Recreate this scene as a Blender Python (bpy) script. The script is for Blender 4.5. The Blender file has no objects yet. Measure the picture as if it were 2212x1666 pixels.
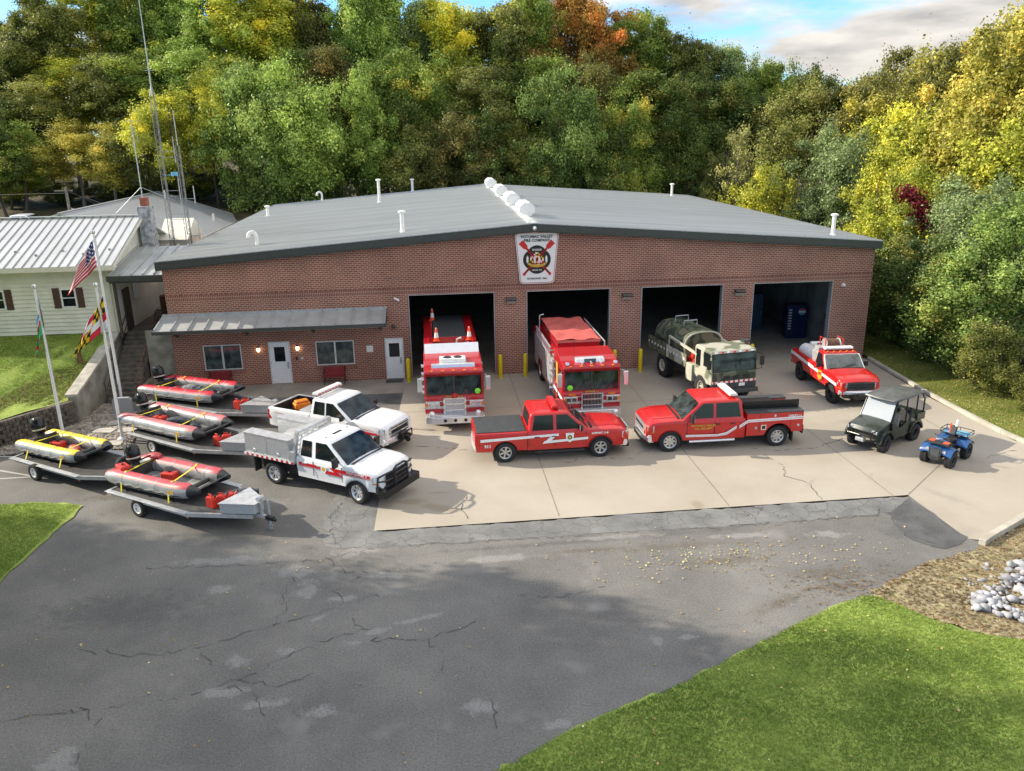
import bpy, bmesh, math, random
import numpy as np
from mathutils import Vector, Matrix, Euler
random.seed(7)
sc = bpy.context.scene
col = sc.collection
R = math.radians
# ---------------------------------------------------------------- camera
cam_d = bpy.data.cameras.new('camera'); cam = bpy.data.objects.new('camera', cam_d); col.objects.link(cam); sc.camera = cam
cam_d.sensor_width = 36; cam_d.lens = 1728.8149/2212*36; cam_d.clip_end = 2000; cam_d.clip_start = .1
_y, _p, _r = -0.1001, -0.3065, -0.0151
_f = Vector((-math.sin(_y)*math.cos(_p), math.cos(_y)*math.cos(_p), math.sin(_p)))
_ri = Vector((math.cos(_y), math.sin(_y), 0)); _u = _ri.cross(_f)
_r2 = _ri*math.cos(_r)+_u*math.sin(_r); _u2 = _u*math.cos(_r)-_ri*math.sin(_r)
_m = Matrix((_r2, _u2, -_f)).transposed().to_4x4(); _m.translation = Vector((12.6491, -39.3075, 11.8528))
cam.matrix_world = _m
sc.render.resolution_x = 1024; sc.render.resolution_y = 771
# ---------------------------------------------------------------- light
SUN = Vector((-1.75, 0.60, 1.0)).normalized()
sun_d = bpy.data.lights.new('sun', 'SUN'); sun = bpy.data.objects.new('sun', sun_d); col.objects.link(sun)
sun_d.energy = 4.1; sun_d.angle = R(.55); sun_d.color = (1, .90, .74)
sun.rotation_euler = SUN.to_track_quat('Z', 'Y').to_euler(); sun.location = (-40, 20, 40)
W = bpy.data.worlds.new('World'); sc.world = W; W.use_nodes = True
nt = W.node_tree; nt.nodes.clear()
def N(nt, t, **k):
    n = nt.nodes.new(t)
    for a, b in k.items():
        if a[0] != '_': setattr(n, a, b)
    for a, b in k.items():
        if a[0] == '_': n.inputs[a[1:].replace('_', ' ')].default_value = b
    return n
def L(nt, a, ao, b, bi): nt.links.new(a.outputs[ao], b.inputs[bi])
sky = N(nt, "ShaderNodeTexSky", sky_type="NISHITA", sun_disc=False, sun_elevation=math.asin(SUN.z), sun_rotation=math.atan2(SUN.x, SUN.y) % (2*math.pi), air_density=1.0, dust_density=.3, ozone_density=1.5, altitude=150)
tc = N(nt, 'ShaderNodeTexCoord')
mp = N(nt, 'ShaderNodeMapping'); mp.inputs['Scale'].default_value = (2.2, 2.2, 9.0); mp.inputs['Location'].default_value = (3.3, .4, .2)
L(nt, tc, 'Generated', mp, 'Vector')
cn = N(nt, 'ShaderNodeTexNoise', _Scale=1.6, _Detail=7.0, _Roughness=.55); L(nt, mp, 'Vector', cn, 'Vector')
cr = N(nt, 'ShaderNodeValToRGB'); cr.color_ramp.elements[0].position = .47; cr.color_ramp.elements[1].position = .60
sx_ = N(nt, 'ShaderNodeSeparateXYZ'); L(nt, tc, 'Generated', sx_, 'Vector')
zr = N(nt, 'ShaderNodeMapRange'); zr.inputs['From Min'].default_value = .16; zr.inputs['From Max'].default_value = .42; zr.inputs['To Min'].default_value = 0; zr.inputs['To Max'].default_value = .11; L(nt, sx_, 'Z', zr, 'Value')  # unseen cloud cover added towards the zenith for a neutral fill light
xr = N(nt, 'ShaderNodeMapRange'); xr.inputs['From Min'].default_value = -.3; xr.inputs['From Max'].default_value = .7; xr.inputs['To Min'].default_value = -.07; xr.inputs['To Max'].default_value = .03; L(nt, sx_, 'X', xr, 'Value')
z1 = N(nt, 'ShaderNodeMath', operation='ADD'); L(nt, cn, 'Fac', z1, 0); L(nt, zr, 'Result', z1, 1); z2 = N(nt, 'ShaderNodeMath', operation='ADD'); L(nt, z1, 0, z2, 0); L(nt, xr, 'Result', z2, 1)
L(nt, z2, 0, cr, 'Fac')
cn2 = N(nt, 'ShaderNodeTexNoise', _Scale=4.5, _Detail=5.0); L(nt, mp, 'Vector', cn2, 'Vector')
cr2 = N(nt, 'ShaderNodeValToRGB'); cr2.color_ramp.elements[0].position = .35; cr2.color_ramp.elements[0].color = (3.6, 3.5, 3.45, 1)
cr2.color_ramp.elements[1].position = .62; cr2.color_ramp.elements[1].color = (6.4, 6.1, 5.6, 1); L(nt, cn2, 'Fac', cr2, 'Fac')
hs = N(nt, 'ShaderNodeMix', data_type='RGBA', blend_type='MULTIPLY'); hs.inputs[0].default_value = 1; hs.inputs[7].default_value = (.50, .80, 1.12, 1); L(nt, sky, 'Color', hs, 6)
dm = N(nt, 'ShaderNodeMapRange'); dm.inputs['From Min'].default_value = .02; dm.inputs['From Max'].default_value = .4; dm.inputs['To Min'].default_value = .50; dm.inputs['To Max'].default_value = 1.15; L(nt, sx_, 'Z', dm, 'Value')
cv = N(nt, 'ShaderNodeHueSaturation'); L(nt, cr2, 'Color', cv, 'Color'); L(nt, dm, 'Result', cv, 'Value')
mx = N(nt, 'ShaderNodeMix', data_type='RGBA'); L(nt, cr, 'Color', mx, 0); L(nt, hs, 2, mx, 6); L(nt, cv, 'Color', mx, 7)
bg = N(nt, 'ShaderNodeBackground', _Strength=.138); L(nt, mx, 2, bg, 'Color')
wo = N(nt, 'ShaderNodeOutputWorld'); L(nt, bg, 'Background', wo, 'Surface')
vs = sc.view_settings; vs.view_transform = 'Standard'; vs.look = 'None'; vs.exposure = 0.85; vs.gamma = 1; vs.use_curve_mapping = False
sc.cycles.max_bounces = 6; sc.cycles.transparent_max_bounces = 4
# ---------------------------------------------------------------- materials
M = {}
def mat(name, c, rough=.5, metal=0, var=.12, scale=6, bump=0, bscale=60, spec=.5, coat=0, c2=None, emit=None, detail=4):
    if name in M: return M[name]
    m = bpy.data.materials.new(name); m.use_nodes = True; t = m.node_tree; p = t.nodes['Principled BSDF']
    p.inputs['Roughness'].default_value = rough; p.inputs['Metallic'].default_value = metal
    p.inputs['Specular IOR Level'].default_value = spec; p.inputs['Coat Weight'].default_value = coat
    p.inputs['Coat Roughness'].default_value = .06
    c = tuple(c)+(1,)
    if c2 is not None: cc = tuple(c2)+(1,)
    else: cc = tuple(max(0, min(1, x*(1-var*2))) for x in c[:3])+(1,)
    co = N(t, 'ShaderNodeTexCoord'); n = N(t, 'ShaderNodeTexNoise', _Scale=scale, _Detail=float(detail)); L(t, co, 'Object', n, 'Vector')
    r = N(t, 'ShaderNodeValToRGB'); r.color_ramp.elements[0].position = .35; r.color_ramp.elements[1].position = .65
    r.color_ramp.elements[0].color = cc; r.color_ramp.elements[1].color = c
    L(t, n, 'Fac', r, 'Fac'); L(t, r, 'Color', p, 'Base Color')
    if bump:
        n2 = N(t, 'ShaderNodeTexNoise', _Scale=bscale, _Detail=3.0); L(t, co, 'Object', n2, 'Vector')
        b = N(t, 'ShaderNodeBump', _Strength=bump, _Distance=.02); L(t, n2, 'Fac', b, 'Height'); L(t, b, 'Normal', p, 'Normal')
    if emit: p.inputs['Emission Color'].default_value = tuple(emit[:3])+(1,); p.inputs['Emission Strength'].default_value = emit[3]
    M[name] = m; return m
mat('red_paint', (.54, .012, .012), .28, var=.04, coat=.35)
mat('engine_red', (.42, .008, .014), .28, var=.04, coat=.35)
mat('white_paint', (.80, .81, .82), .3, var=.03, coat=.5)
mat('black_plastic', (.018, .018, .02), .55, var=.2)
mat('black_gloss', (.012, .012, .013), .25, var=.1)
mat('tyre', (.022, .022, .023), .85, var=.2, scale=20, bump=.3)
mat('chrome', (.78, .79, .80), .16, .6, var=.06, scale=9)
mat('alu', (.60, .61, .62), .36, .45, var=.12, scale=5)
mat('alu_dull', (.48, .49, .49), .5, .4, var=.12, scale=4)
mat('tread_plate', (.58, .60, .62), .32, .5, var=.1, scale=30, bump=.4, bscale=90)
mat('rim_silver', (.62, .61, .58), .35, .7, var=.1)
mat('rim_white', (.78, .78, .76), .4, var=.08)
mat('glass', (.012, .016, .018), .05, var=.1, spec=.45)
mat('glass_light', (.10, .13, .13), .06, var=.35, scale=3, spec=.7, coat=.4)
mat('windscreen', (.045, .065, .065), .05, var=.5, scale=2.2, spec=.55)
mat('headlight', (.70, .72, .74), .12, .3, var=.3, scale=25)
mat('amber', (.80, .22, .02), .25, var=.1)
mat('tail_red', (.60, .01, .01), .2, var=.1)
mat('white_stripe', (.80, .80, .80), .4, var=.03)
mat('decal_white', (.82, .82, .80), .4, var=.02)
mat('gold', (.62, .36, .04), .4, var=.08)
mat('decal_yellow', (.80, .58, .03), .4, var=.05)
mat('decal_black', (.012, .012, .012), .4, var=.05)
mat('decal_red', (.62, .015, .02), .4, var=.04)
mat('stripe_red', (.58, .01, .015), .35, var=.04, coat=.3)
mat('vinyl_dark', (.05, .055, .058), .6, var=.15, bump=.15)
mat('vinyl_red', (.44, .06, .06), .6, var=.1, scale=3, bump=.2, bscale=8)
mat('tarp_red', (.62, .13, .11), .6, var=.12, scale=1.5, bump=.5, bscale=4)
mat('hose_cloth', (.62, .56, .42), .8, var=.2, scale=9)
mat('yellow_post', (.80, .60, .01), .45, var=.06)
mat('bench_red', (.34, .035, .04), .5, var=.12)
mat('iron', (.03, .025, .024), .6, var=.2)
mat('steel_brown', (.085, .07, .06), .6, var=.2)
mat('galv', (.50, .51, .52), .45, .35, var=.15, scale=12)
mat('mast_grey', (.24, .24, .235), .6, .2, var=.15, scale=12)
mat('rust', (.22, .11, .06), .8, var=.3, scale=14)
mat('door_white', (.84, .85, .86), .45, var=.04)
mat('frame_grey', (.66, .67, .66), .5, var=.05)
mat('trim_green', (.055, .06, .055), .5, var=.1)
mat('metal_roof', (.50, .515, .51), .6, .08, var=.05, scale=.25)
mat('canopy_metal', (.52, .54, .53), .42, .35, var=.1, scale=1)
mat('vent_white', (.80, .79, .76), .55, var=.05)
mat('siding', (.80, .775, .66), .6, var=.08, scale=1.2)
mat('siding_trim', (.78, .75, .62), .6, var=.05)
mat('shutter', (.10, .048, .038), .6, var=.15)
mat('house_roof', (.62, .63, .615), .42, .3, var=.06, scale=.6)
mat('barn_roof', (.36, .375, .39), .5, .2, var=.05, scale=.3)
mat('rib_dark', (.20, .21, .21), .6, 0, var=.1)
mat('chimney_block', (.50, .51, .53), .8, var=.3, scale=5, bump=.3)
mat('chimney_brick', (.36, .12, .08), .8, var=.2)
mat('conc_wall', (.36, .34, .29), .85, var=.25, scale=1.6, c2=(.20, .19, .14), bump=.3, bscale=20)
mat('conc_cap', (.50, .47, .40), .85, var=.15, scale=3, bump=.2)
mat('stone_wall', (.15, .125, .10), .9, var=.3, scale=7, bump=.7, bscale=9)
mat('stair_conc', (.17, .15, .125), .9, var=.25, scale=3)
mat('granite', (.36, .37, .38), .5, var=.12, scale=40)
mat('paver', (.50, .47, .42), .85, var=.15, scale=5)
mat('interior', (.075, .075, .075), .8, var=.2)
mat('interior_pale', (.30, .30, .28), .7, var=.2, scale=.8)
mat('machine_blue', (.008, .022, .09), .35, var=.2)
mat('locker_blue', (.03, .07, .12), .6, var=.2)
mat('orange_plastic', (.80, .22, .01), .5, var=.1)
mat('can_red', (.62, .03, .015), .45, var=.1)
mat('tube_silver', (.44, .445, .45), .34, .35, var=.12, scale=3)
mat('tube_red', (.60, .085, .10), .42, var=.1, scale=3)
mat('tube_pink', (.58, .17, .18), .45, var=.15, scale=3)
mat('tube_bright', (.62, .02, .04), .4, var=.1, scale=3)
mat('tube_yellow', (.82, .64, .03), .42, var=.08, scale=3)
mat('rubber_black', (.025, .026, .03), .5, var=.2)
mat('boat_floor', (.30, .32, .31), .6, var=.25, scale=4)
mat('strap_yellow', (.80, .66, .04), .6, var=.1, scale=12)
mat('rope', (.55, .52, .46), .8, var=.2)
mat('cloth_dark', (.055, .075, .10), .8, var=.4, scale=7, bump=.8, bscale=9)
mat('cloth_grey', (.26, .29, .30), .8, var=.4, scale=5, bump=.8, bscale=7)
mat('deck_dark', (.055, .052, .048), .75, var=.25, scale=5)
mat('deck_rubber', (.085, .085, .085), .7, var=.2, scale=6)
mat('army_tan', (.54, .52, .41), .6, var=.1, scale=3)
mat('utv_black', (.03, .042, .03), .32, var=.3, scale=9, coat=.3)
mat('utv_roof', (.10, .105, .105), .4, var=.25, scale=3)
mat('atv_blue', (.015, .085, .26), .3, var=.15, coat=.4)
mat('seat_grey', (.22, .22, .22), .7, var=.2)
mat('hivis', (.25, .85, .05), .6, var=.1)
mat('cone_orange', (.85, .10, .02), .5, var=.05)
mat('lamp_glow', (.9, .7, .4), .4, emit=(1, .72, .38, 6.0))
mat('lens_grey', (.62, .62, .58), .3, var=.1)
mat('bark', (.13, .10, .075), .9, var=.3, scale=5, bump=.6, bscale=12)
mat('bark_grey', (.25, .22, .18), .9, var=.3, scale=5, bump=.6, bscale=12)
mat('pole_white', (.80, .81, .82), .35, var=.04)
mat('flag_white', (.82, .82, .84), .8, var=.03); mat('flag_red', (.60, .02, .05), .8, var=.06); mat('flag_blue', (.02, .03, .16), .8, var=.08)
mat('flag_yellow', (.85, .58, .01), .8, var=.05); mat('flag_black', (.015, .015, .015), .8, var=.1); mat('flag_green', (.02, .42, .16), .8, var=.1); mat('flag_sky', (.15, .42, .62), .8, var=.1)

def roofing():
    m = bpy.data.materials.new('metal_roof2'); m.use_nodes = True; t = m.node_tree; p = t.nodes['Principled BSDF']; p.inputs['Roughness'].default_value = .55; p.inputs['Metallic'].default_value = .1
    co = N(t, 'ShaderNodeTexCoord'); s = N(t, 'ShaderNodeSeparateXYZ'); L(t, co, 'Object', s, 'Vector')
    d = N(t, 'ShaderNodeMath', operation='DIVIDE'); L(t, s, 'Y', d, 0); d.inputs[1].default_value = .455
    fl = N(t, 'ShaderNodeMath', operation='FLOOR'); L(t, d, 0, fl, 0); w = N(t, 'ShaderNodeTexWhiteNoise', noise_dimensions='1D'); L(t, fl, 0, w, 'W')
    mp = N(t, 'ShaderNodeMapping'); mp.inputs['Scale'].default_value = (.12, 1.6, 1); L(t, co, 'Object', mp, 'Vector'); n = N(t, 'ShaderNodeTexNoise', _Scale=1.3, _Detail=6.0); L(t, mp, 'Vector', n, 'Vector')
    ad = N(t, 'ShaderNodeMath', operation='MULTIPLY_ADD'); L(t, w, 'Value', ad, 0); ad.inputs[1].default_value = .35; L(t, n, 'Fac', ad, 2)
    r = N(t, 'ShaderNodeValToRGB'); r.color_ramp.elements[0].position = .35; r.color_ramp.elements[0].color = (.41, .42, .405, 1); r.color_ramp.elements[1].position = 1.0; r.color_ramp.elements[1].color = (.54, .545, .525, 1)
    L(t, ad, 0, r, 'Fac'); L(t, r, 'Color', p, 'Base Color'); M['metal_roof'] = m
roofing()
def camo():
    m = bpy.data.materials.new('camo'); m.use_nodes = True; t = m.node_tree; p = t.nodes['Principled BSDF']; p.inputs['Roughness'].default_value = .6
    co = N(t, 'ShaderNodeTexCoord'); n = N(t, 'ShaderNodeTexNoise', _Scale=1.25, _Detail=1.0); L(t, co, 'Object', n, 'Vector')
    r = N(t, 'ShaderNodeValToRGB'); r.color_ramp.interpolation = 'CONSTANT'; e = r.color_ramp.elements
    e[0].position = 0; e[0].color = (.035, .05, .03, 1); e[1].position = .44; e[1].color = (.11, .13, .075, 1)
    x = e.new(.56); x.color = (.045, .05, .04, 1); x = e.new(.64); x.color = (.16, .15, .09, 1)
    L(t, n, 'Fac', r, 'Fac'); L(t, r, 'Color', p, 'Base Color'); M['camo'] = m
camo()
def army_sun():  # camouflage with sunlight painted into the colour, for cab and front side boards
    m = bpy.data.materials.new('camo_sunlit'); m.use_nodes = True; t = m.node_tree; p = t.nodes['Principled BSDF']; p.inputs['Roughness'].default_value = .5
    co = N(t, 'ShaderNodeTexCoord'); n = N(t, 'ShaderNodeTexNoise', _Scale=1.5, _Detail=1.0); L(t, co, 'Object', n, 'Vector')
    r = N(t, 'ShaderNodeValToRGB'); e = r.color_ramp.elements
    e[0].position = .46; e[0].color = (.16, .18, .12, 1); e[1].position = .56; e[1].color = (.46, .45, .36, 1)
    L(t, n, 'Fac', r, 'Fac'); L(t, r, 'Color', p, 'Base Color'); M['camo_sunlit'] = m
army_sun()
def brick():
    m = bpy.data.materials.new('brick'); m.use_nodes = True; t = m.node_tree; p = t.nodes['Principled BSDF']; p.inputs['Roughness'].default_value = .85
    co = N(t, 'ShaderNodeTexCoord'); s = N(t, 'ShaderNodeSeparateXYZ'); L(t, co, 'Object', s, 'Vector')
    a = N(t, 'ShaderNodeMath', operation='ADD'); L(t, s, 'X', a, 0); L(t, s, 'Y', a, 1)
    c = N(t, 'ShaderNodeCombineXYZ'); L(t, a, 0, c, 'X'); L(t, s, 'Z', c, 'Y')
    b = N(t, 'ShaderNodeTexBrick', _Scale=1.0); L(t, c, 'Vector', b, 'Vector')
    b.inputs['Color1'].default_value = (.275, .092, .062, 1); b.inputs['Color2'].default_value = (.18, .064, .046, 1); b.inputs['Mortar'].default_value = (.48, .32, .24, 1)
    b.inputs['Mortar Size'].default_value = .017; b.inputs['Mortar Smooth'].default_value = .3; b.inputs['Brick Width'].default_value = .235; b.inputs['Row Height'].default_value = .096; b.inputs['Bias'].default_value = -.1
    n = N(t, 'ShaderNodeTexNoise', _Scale=.5, _Detail=4.0); L(t, co, 'Object', n, 'Vector')
    r = N(t, 'ShaderNodeMapRange'); r.inputs['From Min'].default_value = .3; r.inputs['From Max'].default_value = .7; r.inputs['To Min'].default_value = .78; r.inputs['To Max'].default_value = 1.2; L(t, n, 'Fac', r, 'Value')
    h = N(t, 'ShaderNodeHueSaturation'); L(t, b, 'Color', h, 'Color'); L(t, r, 'Result', h, 'Value'); L(t, h, 'Color', p, 'Base Color')
    bm = N(t, 'ShaderNodeBump', _Strength=.5, _Distance=.01); bm.invert = True; L(t, b, 'Fac', bm, 'Height'); L(t, bm, 'Normal', p, 'Normal')
    M['brick'] = m
    m2 = m.copy(); m2.name = 'brick_soldier'; b2 = [x for x in m2.node_tree.nodes if x.type == 'TEX_BRICK'][0]
    b2.inputs['Brick Width'].default_value = .085; b2.inputs['Row Height'].default_value = .30; b2.offset = 0; b2.inputs['Mortar Size'].default_value = .012
    b2.inputs['Color1'].default_value = (.21, .065, .05, 1); M['brick_soldier'] = m2
brick()
# ---------------------------------------------------------------- mesh helpers
class MB:
    def __init__(s): s.v = []; s.f = []; s.mi = []
    def add(s, vs, fs, mi=0):
        o = len(s.v); s.v += [tuple(x) for x in vs]
        for i, f in enumerate(fs): s.f.append([o+j for j in f]); s.mi.append(mi[i] if isinstance(mi, (list, tuple)) else mi)
        return s
    def box(s, x0, x1, y0, y1, z0, z1, mi=0):
        return s.add([(x0,y0,z0),(x1,y0,z0),(x1,y1,z0),(x0,y1,z0),(x0,y0,z1),(x1,y0,z1),(x1,y1,z1),(x0,y1,z1)],
                     [(0,3,2,1),(4,5,6,7),(0,1,5,4),(1,2,6,5),(2,3,7,6),(3,0,4,7)], mi)
    def bar(s, p0, p1, w, h=None, mi=0, up=(0,0,1)):
        h = h or w; p0 = Vector(p0); p1 = Vector(p1); d = (p1-p0).normalized(); u = Vector(up)
        if abs(d.dot(u)) > .97: u = Vector((1,0,0))
        r = d.cross(u).normalized()*w/2; u = r.cross(d).normalized()*h/2
        q = [p+a for p in (p0, p1) for a in (-r-u, r-u, r+u, -r+u)]
        return s.add(q, [(0,1,2,3),(7,6,5,4),(0,4,5,1),(1,5,6,2),(2,6,7,3),(3,7,4,0)], mi)
    def tube(s, pts, r, n=8, mi=0, cap=True):
        pts = [Vector(p) for p in pts]; rr = r if isinstance(r, (list, tuple)) else [r]*len(pts); vs = []; fs = []; pu = None
        for i, p in enumerate(pts):
            d = (pts[min(i+1, len(pts)-1)]-pts[max(i-1, 0)]).normalized()
            if pu is None: pu = Vector((0,0,1)) if abs(d.z) < .9 else Vector((1,0,0))
            a = d.cross(pu).normalized(); b = a.cross(d).normalized(); pu = b
            for k in range(n):
                t = 2*math.pi*k/n; vs.append(p+(a*math.cos(t)+b*math.sin(t))*rr[i])
        for i in range(len(pts)-1):
            for k in range(n):
                k2 = (k+1) % n; fs.append((i*n+k, i*n+k2, (i+1)*n+k2, (i+1)*n+k))
        if cap: fs.append(tuple(range(n))[::-1]); fs.append(tuple((len(pts)-1)*n+k for k in range(n)))
        return s.add(vs, fs, mi)
    def lathe(s, prof, o=(0,0,0), ax='z', n=24, mi=0, cap=True):
        vs = []; fs = []; o = Vector(o)
        for r, t in prof:
            for k in range(n):
                a = 2*math.pi*k/n; c, d = r*math.cos(a), r*math.sin(a)
                vs.append(o+Vector({'z': (c, d, t), 'y': (c, t, d), 'x': (t, c, d)}[ax]))
        for i in range(len(prof)-1):
            for k in range(n):
                k2 = (k+1) % n; fs.append((i*n+k, i*n+k2, (i+1)*n+k2, (i+1)*n+k))
        if cap and prof[0][0] > 1e-4: fs.append(tuple(range(n))[::-1])
        if cap and prof[-1][0] > 1e-4: fs.append(tuple((len(prof)-1)*n+k for k in range(n)))
        ml = mi if not isinstance(mi, list) else [mi[min(i//n, len(mi)-1)] for i in range(len(fs))]
        return s.add(vs, fs, ml)
    def prism(s, poly, a, b, pl='xz', mi=0):
        f = {'xz': lambda p, t: (p[0], t, p[1]), 'xy': lambda p, t: (p[0], p[1], t), 'yz': lambda p, t: (t, p[0], p[1])}[pl]
        n = len(poly); vs = [f(p, a) for p in poly]+[f(p, b) for p in poly]
        fs = [tuple(range(n))[::-1], tuple(range(n, 2*n))]+[(i, (i+1) % n, n+(i+1) % n, n+i) for i in range(n)]
        return s.add(vs, fs, mi)
    def loft(s, rings, mi=0, cap=True, close=True):
        n = len(rings[0]); vs = [p for r in rings for p in r]; fs = []
        for i in range(len(rings)-1):
            for k in range(n if close else n-1):
                k2 = (k+1) % n; fs.append((i*n+k, i*n+k2, (i+1)*n+k2, (i+1)*n+k))
        if cap: fs.append(tuple(range(n))[::-1]); fs.append(tuple((len(rings)-1)*n+k for k in range(n)))
        return s.add(vs, fs, mi)
    def xf(s, m):
        s.v = [tuple(m @ Vector(p)) for p in s.v]; return s
    def build(s, name, mats, parent=None, smooth=None, bevel=None, loc=None, rz=0, recalc=True):
        me = bpy.data.meshes.new(name); me.from_pydata(s.v, [], s.f)
        if not isinstance(mats, (list, tuple)): mats = [mats]
        for m in mats: me.materials.append(M[m] if isinstance(m, str) else m)
        if max(s.mi, default=0) > 0: me.polygons.foreach_set('material_index', s.mi)
        if recalc:
            b = bmesh.new(); b.from_mesh(me); bmesh.ops.recalc_face_normals(b, faces=b.faces); b.to_mesh(me); b.free()
        if smooth:
            me.polygons.foreach_set('use_smooth', [True]*len(me.polygons)); me.set_sharp_from_angle(angle=R(smooth))
        me.update(); o = bpy.data.objects.new(name, me); col.objects.link(o)
        if parent: o.parent = parent
        if loc: o.location = loc
        if rz: o.rotation_euler.z = rz
        if bevel:
            b = o.modifiers.new('bevel', 'BEVEL'); b.width = bevel; b.segments = 2; b.limit_method = 'ANGLE'; b.angle_limit = R(40)
        return o
def tag(o, label=None, cat=None, group=None, kind=None):
    if label: o['label'] = label
    if cat: o['category'] = cat
    if group: o['group'] = group
    if kind: o['kind'] = kind
    return o
def thing(name, label, cat, loc=(0,0,0), rz=0, group=None):
    o = bpy.data.objects.new(name, None); col.objects.link(o); o.location = loc; o.rotation_euler.z = rz; o.empty_display_size = .2
    return tag(o, label, cat, group)
def dup(root, loc=None, rz=None, label=None, group=None):
    r = root.copy(); col.objects.link(r)
    if loc is not None: r.location = loc
    if rz is not None: r.rotation_euler.z = rz
    if label: r['label'] = label
    if group: r['group'] = group
    for ch in list(root.children):
        c = ch.copy(); col.objects.link(c); c.parent = r
        for g in ch.children:
            d = g.copy(); col.objects.link(d); d.parent = c
    return r
def struct(name, mb, mats, label=None, **k):
    o = mb.build(name, mats, **k); o['kind'] = 'structure'
    if label: o['label'] = label
    return o
def fast(name, V, F, mats, tone=None, parent=None, mi=None, smooth=False):
    me = bpy.data.meshes.new(name); nv = len(V); nf = len(F); k = F.shape[1]
    me.vertices.add(nv); me.vertices.foreach_set('co', V.astype(np.float32).ravel())
    me.loops.add(nf*k); me.loops.foreach_set('vertex_index', F.astype(np.int32).ravel())
    me.polygons.add(nf); me.polygons.foreach_set('loop_start', np.arange(0, nf*k, k, dtype=np.int32))
    try: me.polygons.foreach_set('loop_total', np.full(nf, k, dtype=np.int32))
    except Exception: pass
    if mi is not None: me.polygons.foreach_set('material_index', mi.astype(np.int32))
    if tone is not None:
        a = me.attributes.new('tone', 'FLOAT', 'FACE'); a.data.foreach_set('value', tone.astype(np.float32))
    me.update(calc_edges=True)
    if not isinstance(mats, (list, tuple)): mats = [mats]
    for m in mats: me.materials.append(M[m] if isinstance(m, str) else m)
    o = bpy.data.objects.new(name, me); col.objects.link(o)
    if parent: o.parent = parent
    return o
_tc = {}
def text(name, s, size, m, parent=None, loc=(0,0,0), rot=(0,0,0), ext=.003, sx=1.0, shear=0, align='CENTER', bold=0):
    cu = bpy.data.curves.new('t', 'FONT'); cu.body = s; cu.size = size; cu.extrude = ext; cu.align_x = align; cu.align_y = 'CENTER'; cu.shear = shear; cu.offset = bold
    cu.resolution_u = 2
    ob = bpy.data.objects.new('t', cu); col.objects.link(ob); bpy.context.view_layer.update()
    me = bpy.data.meshes.new_from_object(ob.evaluated_get(bpy.context.evaluated_depsgraph_get()))
    bpy.data.objects.remove(ob); bpy.data.curves.remove(cu)
    me.materials.clear(); me.materials.append(M[m]); me.name = name
    for v in me.vertices: v.co.x *= sx
    o = bpy.data.objects.new(name, me); col.objects.link(o); o.location = loc; o.rotation_euler = rot
    if parent: o.parent = parent
    return o
def interp(tab, x):
    if x <= tab[0][0]: return tab[0][1]
    for (a, b), (c, d) in zip(tab, tab[1:]):
        if x <= c: return b+(d-b)*(x-a)/(c-a) if c > a else d
    return tab[-1][1]
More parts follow.
